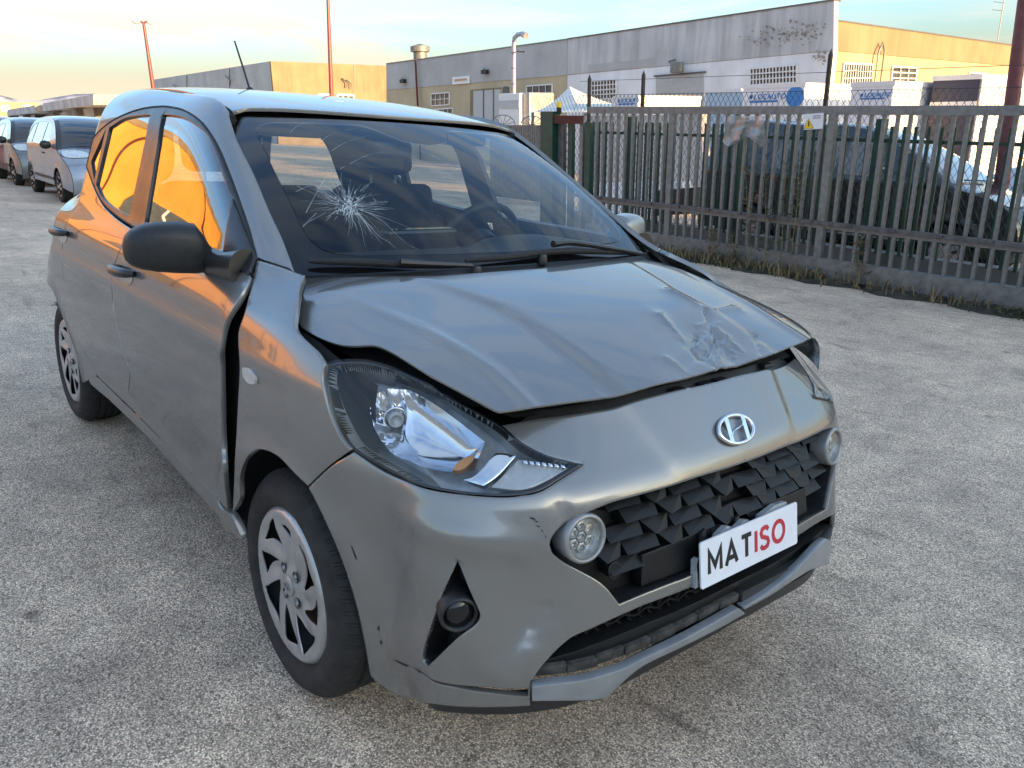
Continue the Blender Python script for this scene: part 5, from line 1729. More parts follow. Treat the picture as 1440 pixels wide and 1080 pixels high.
for sg in (1, -1):
    mirf = (lambda g: g) if sg > 0 else mirror_geo
    root = put('headlamp', mirf(panel_geo(W, [hl], .012, 0, .004)), 'lamp_lens', car)
    put('lamp_bezel', mirf(panel_geo(W, [hl, hli], .010, .03, -.006)), 'gloss_black', root)
    V, F = wall_geo(W, hli, .008, .075)
    if sg < 0: V = V.copy(); V[:, 1] *= -1
    link_mesh('lamp_wall', V, F, 'lamp_housing', root, True)
    put('lamp_housing', mirf(panel_geo(W, [hli * 1.0], .025, 0, -.072)), 'lamp_housing', root)
    # main reflector: deep bowl with fluted outer side
    bowl_px = [(520, 556), (538, 544), (566, 542), (598, 558), (640, 586), (682, 617, 1), (666, 656, 1), (640, 660), (612, 657), (580, 650), (550, 640), (528, 617), (516, 585)]
    bw = W_loop(bowl_px, 4); bc = W.from_px([(575, 595)])[0]
    bmax = np.linalg.norm(bw - bc, axis=1).max()
    fc = W.from_px([(545, 580)])[0]
    def bowl(P, Nn, u, v, bw=bw):
        # distance to the rim
        A = bw; B = np.roll(bw, -1, 0); d = np.full(len(u), 9.); Q = np.stack([u, v], 1)
        for a_, b_ in zip(A, B):
            e_ = b_ - a_; t = np.clip(((Q - a_) @ e_) / (e_ @ e_ + 1e-12), 0, 1); d = np.minimum(d, np.linalg.norm(Q - a_ - t[:, None] * e_, axis=1))
        dep = .018 + .052 * (1 - np.exp(-d / .018))
        ang = np.arctan2(v - fc[1], u - fc[0]); rr_ = np.hypot(u - fc[0], v - fc[1])
        sgm = 1 / (1 + np.exp(-(u - fc[0]) / .008)); fl = (.5 + .5 * np.cos(rr_ * 740)) * .0035 * sgm + .004 * np.cos(ang * 5) * (1 - sgm) * np.clip(rr_ / .03, 0, 1)
        dep = dep + fl
        P = P - Nn * dep[:, None]
        return P, Nn
    gbw = panel_geo(W, [bw], .0045, 0, 0, bowl)
    rb_ = link_mesh('reflector_bowl', *mirf(gbw)[:2], 'reflector', root, True)
    # bulb and its shade
    bp_ = Wp(np.array(fc[0]), np.array(fc[1]), .05); bp_ = np.array([bp_[0], bp_[1] * sg, bp_[2]])
    fr2 = disc_frame(bp_, (.93, -.35 * sg, .05))
    link_mesh('bulb_shade', *rev(fr2, [(.017, -.02), (.017, .006), (.012, .010), (.011, .004), (.0001, .003)], 24), 'lamp_grey', root, True)
    link_mesh('bulb_ring', *rev(fr2, [(.024, -.012), (.026, -.006), (.022, -.004), (.020, -.010)], 28), 'chrome', root, True)
    # chrome guide strip and grey inner wedge
    ck_ = W_loop([(650, 672, 1), (664, 668), (678, 656), (692, 639), (702, 633), (727, 637, 1), (702, 664), (680, 681, 1)], 4)
    put('guide_strip', mirf(panel_geo(W, [ck_], .012, .025, -.012)), 'reflector', root)
    wd_ = W_loop([(690, 681, 1), (704, 668), (731, 640, 1), (770, 647), (804, 652, 1), (770, 672), (735, 685)], 4)
    put('lamp_wedge', mirf(panel_geo(W, [wd_], .014, .02, -.02)), 'lamp_grey', root)
    for kk in range(7):
        a_ = W_loop([(736 + kk * 9, 643 + kk * 1.2, 1), (742 + kk * 9, 644 + kk * 1.2, 1), (743 + kk * 9, 649 + kk * 1.0, 1), (738 + kk * 9, 648 + kk * 1.0, 1)], 2)
        put('lamp_tooth', mirf(panel_geo(W, [a_], .006, .01, -.010)), 'reflector', root)
    am = W_loop([(632, 653, 1), (640, 643), (652, 635), (664, 632), (665, 637), (655, 647), (642, 654)], 3)  # orange reflection streak inside the lamp, drawn as a coloured piece
    put('orange_reflection', mirf(panel_geo(W, [am], .01, .02, -.028)), 'amber', root)

# ------------------------------------------------------------------ wheels
WY, RZ = .782, .292
def opening(th0, wdeg, r0, r1, sw):
    P_ = []
    n = 9
    for i in range(n):
        t = i / (n - 1); r_ = r0 + (r1 - r0) * t
        P_.append((r_, th0 + sw * t - wdeg * (.16 + .62 * t ** 1.1) / 2))
    for i in range(n - 1, -1, -1):
        t = i / (n - 1); r_ = r0 + (r1 - r0) * t
        P_.append((r_, th0 + sw * t + wdeg * (.16 + .62 * t ** 1.1) / 2))
    return crom([(r_ * math.cos(math.radians(a_)), r_ * math.sin(math.radians(a_))) for r_, a_ in P_[::2]], 3, True)


class Flat:
    def __init__(s, fn): s.fn = fn
    def __call__(s, u, v): return s.fn(np.asarray(u, float), np.asarray(v, float))
    def normal(s, u, v, e=1e-3):
        du = s(u + e, v) - s(u - e, v); dv = s(u, v + e) - s(u, v - e); n = np.cross(du, dv)
        return n / (np.linalg.norm(n, axis=-1, keepdims=True) + 1e-12)


_dish = Cub([0, .03, .06, .10, .15, .180, .192, .2005], [-.002, -.003, -.009, -.007, -.001, .003, .001, -.010])


def cover_fn(u, v):
    r_ = np.hypot(u, v); a_ = np.degrees(np.arctan2(v, u))
    rel = .0045 * np.cos(np.radians((a_ - 24 * np.clip((r_ - .06) / .12, 0, 1)) * 8)) * np.exp(-((r_ - .12) / .05) ** 4)
    # outward is -y in the wheel's own frame
    return np.stack([u, -(_dish(r_) + rel), v], -1)


CV = Flat(cover_fn)


def make_wheel():
    t = np.linspace(0, 2 * math.pi, 72, endpoint=False)
    circ = np.stack([.2 * np.cos(t), .2 * np.sin(t)], 1)
    holes = []
    for k in range(4):
        holes.append(opening(k * 90 + 8, 54, .074, .173, 30)); holes.append(opening(k * 90 + 54, 34, .080, .166, 30))
    prof = []
    root = empty('wheel', parent=car)
    tp = [(.196, -.012), (.205, -.004), (.222, .006), (.245, .010), (.262, .004), (.278, -.010), (.287, -.022), (.2915, -.036)]
    y = -.036
    for k in range(4):
        tp += [(.292, y - .004), (.292, y - .022), (.285, y - .024), (.285, y - .030)]; y -= .030
    tp += [(.292, y - .002), (.288, y - .014), (.27, y - .030), (.20, y - .03)]
    mb = MB(); mb.lathe([(r_, -h_) for r_, h_ in tp], 96, 'y'); tyre = mb.build('tyre', 'tyre_tread', root, True)
    cov = put('wheel_cover', panel_geo(CV, [circ] + holes, .0085, .0035), 'wheel_silver', root)
    mb = MB(); mb.lathe([(.001, .05), (.16, .05), (.175, .03), (.197, .012)], 40, 'y'); mb.build('wheel_disc', 'dark_inside', root, True)
    mb = MB(); mb.lathe([(.001, .036), (.09, .036), (.118, .040), (.118, .05)], 40, 'y'); mb.build('brake_disc', 'brake_rust', root, True)
    mb = MB(); mb.lathe([(.0001, -.0045), (.022, -.004), (.027, -.001), (.027, .02)], 32, 'y'); cp = mb.build('centre_cap', 'wheel_silver', cov, True)
    mb = MB()
    el2 = [(.017 * math.cos(q), -.0065, .010 * math.sin(q)) for q in np.linspace(0, 2 * math.pi, 28, endpoint=False)]
    mb.tube(el2, .0012, 5, closed=True); mb.bar((-.009, -.006, -.006), (-.005, -.006, .008), .003, .002); mb.bar((.005, -.006, -.008), (.009, -.006, .006), .003, .002); mb.bar((-.007, -.006, -.002), (.007, -.006, .002), .003, .002)
    mb.build('cap_emblem', 'silver_trim', cov, True)
    for k in range(4):
        a_ = math.radians(k * 90 + 38); mb = MB()
        mb.lathe([(.0001, -.004), (.007, -.003), (.0085, .001), (.0085, .016)], 6, 'y', (.049 * math.cos(a_), .0045, .049 * math.sin(a_)))
        mb.build('lug_nut', 'silver_trim', cov)
        mb = MB(); mb.lathe([(.0095, .0082), (.0150, .0040), (.0135, .0030)], 20, 'y', (.049 * math.cos(a_), 0, .049 * math.sin(a_))); mb.build('lug_recess', 'satin_black', cov, True)
    return root


wheel0 = make_wheel()
def place_wheel(o, x, side, ang, steer=0.):
    R_ = Matrix.Rotation(ang, 4, 'Y')
    Mz = Matrix.Rotation((0 if side < 0 else math.pi) + steer, 4, 'Z')
    o.matrix_local = Matrix.Translation((x, side * WY, RZ)) @ Mz @ R_


place_wheel(wheel0, 0.0, -1, math.radians(-12), math.radians(-.7))
for (x_, sd__, an) in ((-2.425, -1, .5), (0.0, 1, 1.1), (-2.425, 1, 2.0)):
    place_wheel(copy_tree(wheel0, car), x_, sd__, an)
# wheel-arch liners
for x_ in (0.0, -2.425):
    for sg in (-1, 1):
        mb = MB(); n_ = 28
        vs_ = []; fs_ = []
        for i, t in enumerate(np.radians(np.linspace(2, 178, n_))):
            for (r_, y_) in ((.385, .79), (.385, .48), (.02, .46)):
                xx_, zz_ = x_ + r_ * math.cos(t), .29 + r_ * math.sin(t); vs_.append((xx_, sg * (min(y_, float(Yside(xx_, zz_)) - .014) if y_ > .7 else y_), zz_))
        for i in range(n_ - 1):
            for k in range(2): fs_.append((i * 3 + k, i * 3 + k + 1, i * 3 + 4 + k, i * 3 + 3 + k))
        mb.add(vs_, fs_); mb.build('arch_liner', 'dark_inside', car, True)

# ------------------------------------------------------------------ door mirrors, sails
sail = S_loop([(329, 281, 1), (362, 364, 1), (352, 389, 1), (316, 366, 1), (317, 357, 1)], 3)
both('mirror_sail', 'satin_black', [sail], lift=.009, thick=.012)


def mirror_house(sg, mat):
    c_ = at_y(238, 349, -.868)
    ax = np.array([-.22, -.97, 0.05]); ax /= np.linalg.norm(ax)          # outwards along the housing
    upm = np.array([0.03, .05, 1.0]); upm -= ax * (upm @ ax); upm /= np.linalg.norm(upm)
    fw = np.cross(ax, upm); fw = fw if fw[0] > 0 else -fw
    sec = [(-.118, .022, .030, -.040), (-.100, .036, .044, -.026), (-.080, .052, .058, -.010), (-.062, .064, .066, .0), (-.02, .066, .070, .002), (.03, .063, .068, .001), (.065, .056, .058, -.001), (.09, .045, .042, -.004), (.103, .031, .024, -.006), (.108, .014, .010, -.007)]
    V = []; F = []; n = 28
    for (d_, hz, fx, dz) in sec:
        for t in np.linspace(0, 2 * math.pi, n, endpoint=False):
            ct, st_ = math.cos(t), math.sin(t)
            px_ = math.copysign(abs(ct) ** .62, ct); pz_ = math.copysign(abs(st_) ** .62, st_)
            f_ = px_ * fx if px_ > 0 else px_ * .022
            V.append(c_ + ax * d_ + upm * (pz_ * hz + dz) + fw * (f_ - .018))
    m = len(sec)
    for i in range(m - 1):
        for k in range(n): F.append((i * n + k, i * n + (k + 1) % n, (i + 1) * n + (k + 1) % n, (i + 1) * n + k))
    F.append(tuple(range(n))); F.append(tuple((m - 1) * n + k for k in range(n)))
    V = np.array(V)
    if sg < 0: V[:, 1] *= -1
    mb = MB(); mb.add(V, F); h_ = mb.build('door_mirror', mat, car, True)
    # arm
    a0 = c_ - ax * .095 - upm * .030 - fw * .004; a2 = at_y(345, 376, -.745)
    pts = [a0, (a0 + a2) / 2 + np.array([0, 0, -.004]), a2]
    Q = [np.array(p) * np.array([1, sg if sg < 0 else 1, 1]) for p in pts]
    mb = MB(); mb.tube(Q, [.032, .034, .046], 14); mb.build('mirror_arm', 'satin_black', h_, True)
    # glass on the rear face
    gl_ = []
    for t in np.linspace(0, 2 * math.pi, 28, endpoint=False): gl_.append((c_ + ax * math.cos(t) * .085 + upm * math.sin(t) * .052 - fw * .0415) * np.array([1, sg if sg < 0 else 1, 1]))
    link_mesh('mirror_glass', gl_, [tuple(range(28))], 'mirror_glass', h_)


mirror_house(1, 'black_plastic')
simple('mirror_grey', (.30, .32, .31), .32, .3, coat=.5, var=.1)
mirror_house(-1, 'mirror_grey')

# ------------------------------------------------------------------ handles, repeaters
def handle(x0, x1, z, door_a, door_b, right_only=False):
    for sg, dr in ((-1, door_a), (1, door_b)):
        pts = []; rad = []
        for t in np.linspace(0, 1, 14):
            x_ = x0 + (x1 - x0) * t; y_ = float(Yside(x_, z))
            pts.append((x_, sg * (y_ + .004 + .030 * math.sin(math.pi * t) ** .45), z + .010 * t)); rad.append(.010 + .007 * math.sin(math.pi * t) ** .5)
        mb = MB(); mb.tube(pts, rad, 10); h_ = mb.build('door_handle', 'satin_black', dr, True)
        lp_ = np.array([[ (x0 + x1) / 2 + (x1 - x0) * .36 * math.cos(t), z - .012 + .030 * math.sin(t)] for t in np.linspace(0, 2 * math.pi, 24, endpoint=False)])
        g = panel_geo(S, [lp_], .012, 0, .0012)
        put('handle_cup', g if sg < 0 else mirror_geo(g), 'chrome_cup', h_)


simple('chrome_cup', (.20, .195, .185), .10, .85, coat=1.0, var=.05)
handle(-1.235, -1.005, .912, f_door, f_door_l)
handle(-2.19, -1.955, .932, r_door, r_door_l)
rp = S_loop([(344, 516, 1), (352, 519), (361, 530), (361.5, 540, 1), (353, 539), (345, 528)], 4)
both('side_repeater', 'orange_lamp', [rp], sp=.008, lift=.007, thick=.012)

# ------------------------------------------------------------------ dark shells behind the panels, underbody
inn = np.array([[.34, .70], [.30, .90], [.1, .96], [-.2, 1.0], [-2.4, 1.0], [-2.75, .9], [-2.78, .65], [-2.68, .62]] + [p for p in arch_r[::-1] if p[1] > .34][::1] + [[-1.99, .30], [-.36, .30]]
               + [(0 + .39 * math.cos(t), .29 + .39 * math.sin(t)) for t in np.radians(np.linspace(170, 40, 22))])
both('inner_shell', 'dark_inside', [inn], sp=.06, lift=-.045, thick=0)
wi2 = np.array([[0, .28], [.7, .28], [.93, .45], [1.0, .60], [1.12, .70], [1.14, .85], [1.0, .88], [.6, .80], [0, .83]])
g = panel_geo(W, [wi2], .05, 0, -.105); put('nose_shell', join_geo(g, mirror_geo(g)), 'dark_inside', car)
mb = MB(); mb.bbox(-2.72, .48, -.60, .60, .20, .30, .03); mb.build('underbody', 'dark_inside', car)
mb = MB(); mb.bbox(-1.98, -.40, -.74, .74, .235, .30, .02); mb.build('floor_pan', 'dark_inside', car)
# ------------------------------------------------------------------ tailgate and rear
_XB = Cub([.2, .35, .6, .9, 1.0, 1.1, 1.25, 1.4, 1.48], [-2.84, -2.885, -2.90, -2.885, -2.87, -2.84, -2.775, -2.70, -2.65])
def Bfn(y, z):
    y, z = np.broadcast_arrays(np.asarray(y, float), np.asarray(z, float))
    return np.stack([_XB(z) + .10 * (np.abs(y) / .7) ** 3.5 + .07 * np.clip((z - 1.0) / .15, 0, 1), y, z], -1)


class BackS(Flat):
    def normal(s, u, v, e=1e-3):
        du = s(u + e, v) - s(u - e, v); dv = s(u, v + e) - s(u, v - e); n = np.cross(du, dv) * -1
        n = n / (np.linalg.norm(n, axis=-1, keepdims=True) + 1e-12)
        return np.where(n[..., :1] > 0, -n, n)


BK = BackS(Bfn)
gate = crom([(-.60, .62, 1), (0, .60), (.60, .62, 1), (.60, .85), (.53, 1.02), (.385, 1.11), (.345, 1.25), (.33, 1.42, 1), (0, 1.455), (-.33, 1.42, 1), (-.345, 1.25), (-.385, 1.11), (-.53, 1.02), (-.60, .85)], 4, True)
rwin = crom([(-.32, 1.09), (0, 1.07), (.32, 1.09), (.33, 1.13), (.295, 1.33), (.27, 1.37), (0, 1.39), (-.27, 1.37), (-.295, 1.33), (-.33, 1.13)], 4, True)
tg = put('tailgate', panel_geo(BK, [gate, rwin], .04, .02), 'car_paint', car)
put('tailgate_glass', panel_geo(BK, [rwin], .05, 0, -.004), 'screen_glass', tg)
put('tailgate_trim', panel_geo(BK, [gate, rwin], .05, .0, -.05), 'trim_dark', tg)
rb = crom([(-.70, .24, 1), (0, .22), (.70, .24, 1), (.74, .45), (.70, .60, 1), (0, .585), (-.70, .60, 1), (-.74, .45)], 4, True)
put('rear_bumper', panel_geo(BK, [rb], .04, .02, .01), 'car_paint', car)
for sg in (-1, 1):
    tl = np.array([[.58, .68], [.70, .70], [.72, .85], [.68, .96], [.56, .90]]) * np.array([sg, 1])
    put('tail_lamp', panel_geo(BK, [tl], .03, .02, .012), 'tail_red', car)
# side lamp bulge seen past the rear quarter
tls = np.array([[-2.80, .70], [-2.62, .80], [-2.47, .955], [-2.60, .99], [-2.78, .96]])
both('tail_lamp_side', 'tail_red', [tls], sp=.03, lift=.006, thick=.008)

# ------------------------------------------------------------------ cabin
def cush(name, boxes, mat, parent, b=.04, rot=None, loc=(0, 0, 0)):
    bm = bmesh.new()
    for (x0, x1, y0, y1, z0, z1) in boxes:
        r = bmesh.ops.create_cube(bm, size=1)
        for v in r['verts']: v.co = Vector(((x0 + x1) / 2 + v.co.x * (x1 - x0), (y0 + y1) / 2 + v.co.y * (y1 - y0), (z0 + z1) / 2 + v.co.z * (z1 - z0)))
    bmesh.ops.bevel(bm, geom=bm.edges[:], offset=b, segments=4, affect='EDGES', profile=.6)
    if rot: bmesh.ops.transform(bm, matrix=Matrix.Translation(loc) @ Matrix.Rotation(rot, 4, 'Y'), verts=bm.verts)
    else: bmesh.ops.translate(bm, vec=loc, verts=bm.verts)
    me = bpy.data.meshes.new(name); bm.to_mesh(me); bm.free(); me.materials.append(MATS[mat])
    me.polygons.foreach_set('use_smooth', [True] * len(me.polygons))
    o = bpy.data.objects.new(name, me); COL.objects.link(o); o.parent = parent
    return o


# dashboard
pr_ = [(-.13, 1.005), (-.22, 1.028), (-.36, 1.040), (-.50, 1.036), (-.58, 1.015), (-.62, .97), (-.64, .90), (-.60, .74), (-.52, .60), (-.15, .60)]
ys_ = np.linspace(-.70, .70, 41); V = []; F = []
for y_ in ys_:
    hump = .035 * math.exp(-((y_ - .36) / .16) ** 4)
    edge_ = 1 - .05 * (abs(y_) / .7) ** 4
    for (x_, z_) in pr_:
        top_k = 1 / (1 + math.exp(-(z_ - .93) / .02))
        V.append((x_ - .10 * (abs(y_) / .7) ** 3 * .6 - (.03 * math.exp(-((y_ - .36) / .16) ** 4) if x_ < -.5 and z_ > .95 else 0), y_, z_ + hump * top_k * (1 if x_ < -.3 else .2) - .02 * (abs(y_) / .7) ** 4))
n_ = len(pr_)
for i in range(len(ys_) - 1):
    for k in range(n_ - 1): F.append((i * n_ + k, i * n_ + k + 1, (i + 1) * n_ + k + 1, (i + 1) * n_ + k))
mb = MB(); mb.add(V, F); dash = mb.build('dashboard', 'trim_dark', car, True)
mb = MB(); mb.bbox(-.66, -.60, -.14, .14, .95, 1.085, .012); mb.build('dash_screen', 'gloss_black', dash)
mb = MB(); mb.bbox(-.655, -.62, -.62, -.22, .80, .93, .015); mb.build('glovebox', 'trim_grey', dash)
# steering wheel
sc_ = np.array([-.80, .37, .985]); sax = np.array([-.90, 0, .42]); sax /= np.linalg.norm(sax)
fr = disc_frame(sc_, sax)
mb = MB(); mb.tube([fr[0] + fr[2] * .182 * math.cos(t) + fr[3] * .182 * math.sin(t) for t in np.linspace(0, 2 * math.pi, 48, endpoint=False)], .015, 10, closed=True)
stw = mb.build('steering_wheel', 'trim_dark', car, True)
link_mesh('wheel_boss', *rev(fr, [(.085, -.05), (.085, .0), (.07, .012), (.0001, .016)], 28), 'trim_dark', stw, True)
mb = MB()
for t in (0, math.pi, -math.pi / 2): mb.bar(fr[0], fr[0] + fr[2] * .175 * math.cos(t) + fr[3] * .175 * math.sin(t), .04, .014)
mb.build('wheel_spokes', 'trim_dark', stw)
mb = MB(); mb.tube([fr[0], fr[0] - fr[1] * .25], .035, 12); mb.build('steering_column', 'trim_dark', stw, True)


def seat(y_, x_=-1.30):
    base = cush('seat', [(-.02, .50, -.24, .24, .0, .16)], 'seat_cloth', car, .05, -.12, (x_ - .05, y_, .52))
    cush('backrest', [(-.10, .05, -.23, .23, .0, .60)], 'seat_cloth', base, .05, -.26, (x_ - .02, y_, .60))
    for q0, q1 in ((-.245, -.16), (.16, .245)): cush('backrest_bolster', [(-.06, .085, q0, q1, .05, .45)], 'seat_cloth', base, .03, -.26, (x_ - .02, y_, .60))
    cush('headrest', [(-.06, .05, -.135, .135, .64, .83)], 'seat_cloth', base, .05, -.24, (x_ - .02, y_, .60))
    mb = MB()
    for d in (-.06, .06): mb.tube([(x_ - .165, y_ + d, 1.10), (x_ - .20, y_ + d, 1.26)], .007, 8)
    mb.build('headrest_stem', 'silver_trim', base, True)


seat(-.36); seat(.36)
bench = cush('rear_bench', [(-.05, .50, -.62, .62, 0, .16)], 'seat_cloth', car, .05, -.08, (-2.28, 0, .52))
cush('rear_backrest', [(-.08, .08, -.62, .62, 0, .48)], 'seat_cloth', bench, .05, -.30, (-2.26, 0, .56))
for y_ in (-.36, .36): cush('headrest', [(-.04, .05, -.13, .13, .50, .58)], 'seat_cloth', bench, .03, -.30, (-2.26, y_, .55))
mb = MB(); mb.bbox(-2.75, -2.42, -.55, .55, .93, .97, .02); mb.build('parcel_shelf', 'trim_dark', car)
put('headliner', panel_geo(Rs, [roof_loop * np.array([.985, .985])], .06, 0, -.035), 'headliner', car)
# inner faces of the doors and pillars
fr_in = np.concatenate([fd * 1.0]); 
both('door_trim', 'trim_dark', [np.array([[-.35, .36], [-1.98, .36], [-2.04, .7], [-2.0, 1.04], [-.33, 1.04]])], sp=.08, lift=-.06, thick=0)
both('pillar_trim', 'trim_grey', [wf + (wf - np.array([-1.1, 1.24])) * .01, fg, rg, qg], sp=.03, lift=-.02, thick=0)
both('rear_quarter_trim', 'trim_dark', [np.array([[-2.0, 1.06], [-2.09, 1.2], [-2.05, 1.36], [-2.2, 1.44], [-2.33, 1.43], [-2.31, 1.07], [-2.62, 1.05], [-2.62, .8], [-2.04, .8]])], sp=.06, lift=-.04, thick=0)
# mirror and camera housing behind the screen
cu_ = Gs.from_px([(560, 196)])[0]; cp_ = Gs(cu_[0], cu_[1])
mb = MB(); mb.bbox(cp_[0] - .10, cp_[0] - .02, cp_[1] - .07, cp_[1] + .07, cp_[2] - .06, cp_[2] - .01, .012); mb.build('camera_housing', 'black_plastic', car)
mb = MB(); mb.bbox(-.935, -.905, -.11, .11, 1.255, 1.325, .014); rv = mb.build('rear_view_mirror', 'black_plastic', car)
mb = MB(); mb.tube([(-.92, 0, 1.32), (-.87, 0, 1.37)], .008, 8); mb.build('mirror_stem', 'black_plastic', rv)
mb = MB(); mb.bbox(-1.02, -.98, .18, .54, 1.36, 1.40, .01); mb.build('sun_visor', 'headliner', car)
mb = MB(); mb.bbox(-1.02, -.98, -.54, -.18, 1.36, 1.40, .01); mb.build('sun_visor', 'headliner', car)

# ================================================================== GATE AND FENCES (world frame)
YF = 7.45
def gz(x, y=YF): return ground_z(x, y)
ZT_ = lambda x: gz(x) + 1.985
gate_o = empty('sliding_gate', (-3.4, YF, gz(-3.4))); tag(gate_o, 'galvanised steel sliding gate of upright flat bars behind the car', 'gate')
XL, XR = -7.30, 0.9
def gbar(name, x0, x1, h0, h1, y0, y1, mat, parent):
    V = []
    for x in (x0, x1):
        for y in (y0, y1):
            for h in (h0, h1): V.append((x, y, gz(x) + h))
    mb = MB(); mb.add(V, [(0, 1, 3, 2), (4, 6, 7, 5), (0, 4, 5, 1), (2, 3, 7, 6), (0, 2, 6, 4), (1, 5, 7, 3)]); return mb.build(name, mat, parent)


gbar('top_rail', XL, XR, 1.89, 1.985, YF - .03, YF + .03, 'galv', gate_o)
gbar('track_rail', XL - .3, XR, .655, .705, YF - .055, YF - .012, 'galv_dark', gate_o)
gbar('middle_rail', XL, XR, .615, .65, YF - .02, YF + .03, 'galv', gate_o)
gbar('bottom_beam', XL, XR, .045, .27, YF - .04, YF + .04, 'galv', gate_o)
posts_x = [-5.69 - 2.33, -5.69, -3.36, -1.03]
for x in posts_x:
    if x < XL: continue
    gbar('gate_post', x - .045, x + .045, .27, 1.89, YF - .032, YF + .03, 'galv', gate_o)
# bars: one mesh for each height, shared by every copy
def slat_mesh(h0, h1):
    m = MB(); m.box(-.017, .017, -.006, .022, h0, h1); m.box(-.017, -.011, .022, .034, h0, h1); m.box(.011, .017, .022, .034, h0, h1)
    o = m.build('gate_bar', 'galv', gate_o); return o


up0, lo0 = slat_mesh(.65, 1.89), slat_mesh(.27, .615)
xs_ = []
for a, b in zip([posts_x[0]] + posts_x[1:], posts_x[1:] + [posts_x[-1] + 2.33]):
    n = 15
    xs_ += [a + (b - a) * (k + 1) / (n + 1) for k in range(n)]
xs_ = [x for x in xs_ if XL + .04 < x < XR - .03]
inv = Matrix.Identity(4)
first = True
for x in xs_:
    for src in (up0, lo0):
        o = src if first else src.copy()
        if not first: COL.objects.link(o); o.parent = gate_o
        o.location = (x + rnd.uniform(-.003, .003), YF, gz(x))
        o.rotation_euler = (rnd.uniform(-.002, .002), rnd.uniform(-.003, .003), rnd.uniform(-.03, .03))
    first = False
for k in range(16):
    x = XL + .3 + k * .5; gbar('rail_clip', x, x + .05, .675, .70, YF - .075, YF - .056, 'galv_dark', gate_o)
adopt(gate_o)

# gate post with flashing beacon at the left end
gp = empty('gate_pillar', (-8.3, YF, gz(-8.3))); tag(gp, 'dark green steel gate pillar with a rust-red bracket at the left gate end', 'gate pillar')
def px_x(px, y=YF): return float(w_y(px, 200, y)[0])
x0, x1 = px_x(765), px_x(782)
gbar('pillar', x0, x1, -.1, 1.92, YF - .08, YF + .08, 'green_paint', gp)
gbar('bracket', px_x(782), px_x(817), 1.74, 1.86, YF - .05, YF + .05, 'rust_red', gp)
for a, b, mt in ((783, 791, 'galv_dark'), (797, 803, 'green_paint'), (814, 818, 'galv'), (821, 828, 'green_paint')):
    gbar('guide_bar', px_x(a), px_x(b), -.1, 1.76, YF + .02, YF + .09, mt, gp)
adopt(gp)
bc = w_y(786, 158.5, YF)
bo = empty('beacon_lamp', tuple(bc)); tag(bo, 'small yellow flashing beacon on a black base above the gate bracket', 'lamp')
mb = MB(); mb.lathe([(.035, -.02), (.040, .0), (.040, .075), (.03, .08)], 18, 'z', (0, 0, 0)); mb.build('beacon_base', 'black_paint', bo, True)
mb = MB(); mb.lathe([(.041, .078), (.041, .13), (.034, .155), (.018, .168), (.0005, .17)], 18, 'z', (0, 0, 0)); mb.build('beacon_dome', 'yellow_plastic', bo, True)

# warning sign
sn = empty('warning_sign', tuple(w_y(1144, 171, YF - .05))); tag(sn, 'small white warning sign with yellow triangle on the gate bars', 'sign')
def s_quad(name, pts, off, mat, par, th=.003):
    P = [w_y(*p, YF - .045 - off) for p in pts]; n = len(P); V = P + [q + np.array([0, th, 0]) for q in P]
    m = MB(); m.add(V, [tuple(range(n)), tuple(range(2 * n - 1, n - 1, -1))] + [(i, i + n, (i + 1) % n + n, (i + 1) % n) for i in range(n)]); return m.build(name, mat, par)


pn_ = s_quad('sign_panel', [(1131.5, 160.5), (1158.5, 158.5), (1156.5, 181), (1130, 182.5)], 0, 'sign_white', sn)
s_quad('triangle', [(1137, 166.5), (1143.5, 180), (1130.5, 180.8)], .004, 'sign_yellow', sn)
s_quad('triangle_border', [(1137, 166.0), (1144.2, 180.4), (1129.8, 181.2)], .002, 'black_paint', sn)
s_quad('warning_bolt', [(1137.4, 170), (1138.2, 174), (1137.6, 177.8), (1136.2, 177.8), (1136.6, 174), (1136.2, 170)], .006, 'black_paint', sn)
for k in range(2): s_quad('sign_line', [(1143, 163 + k * 3), (1154, 162.2 + k * 3), (1154, 163 + k * 3), (1143, 163.8 + k * 3)], .004, 'plate_black' if 'plate_black' in MATS else 'black_paint', sn)
adopt(sn)

# torn plastic bag hanging on the bars
V = []; F = []; nu, nv = 16, 12; rb2 = random.Random(9)
for i in range(nu):
    for j in range(nv):
        u, v = i / (nu - 1), j / (nv - 1)
        px_ = 1024 + u * 50 + (v * -8 if u < .3 else v * 3 * (u > .7)); py_ = 163 + v * (36 + 7 * math.sin(u * 9)) 
        P = w_y(px_, py_, YF - .05 - .03 * math.sin(u * 14 + v * 5) * (.3 + v) - .02 * rb2.random()); V.append(P)
for i in range(nu - 1):
    for j in range(nv - 1): F.append((i * nv + j, (i + 1) * nv + j, (i + 1) * nv + j + 1, i * nv + j + 1))
m, nt_, o_ = nmat('clear_film'); gl_ = nt_.nodes.new('ShaderNodeBsdfGlossy'); gl_.inputs['Roughness'].default_value = .3; tr_ = nt_.nodes.new('ShaderNodeBsdfTransparent'); df_ = nt_.nodes.new('ShaderNodeBsdfDiffuse'); df_.inputs[0].default_value = (.36, .34, .32, 1)
mx1 = nt_.nodes.new('ShaderNodeMixShader'); mx1.inputs[0].default_value = .75; mx2 = nt_.nodes.new('ShaderNodeMixShader'); mx2.inputs[0].default_value = .55
nt_.links.new(gl_.outputs[0], mx1.inputs[1]); nt_.links.new(df_.outputs[0], mx1.inputs[2]); nt_.links.new(tr_.outputs[0], mx2.inputs[1]); nt_.links.new(mx1.outputs[0], mx2.inputs[2]); nt_.links.new(mx2.outputs[0], o_.inputs[0])
bagm = MB(); bagm.add(V, F); bag = bagm.build('plastic_bag', 'clear_film', None, True, fix=False); tag(bag, 'crumpled clear plastic bag hooked on the gate bars', 'plastic bag')

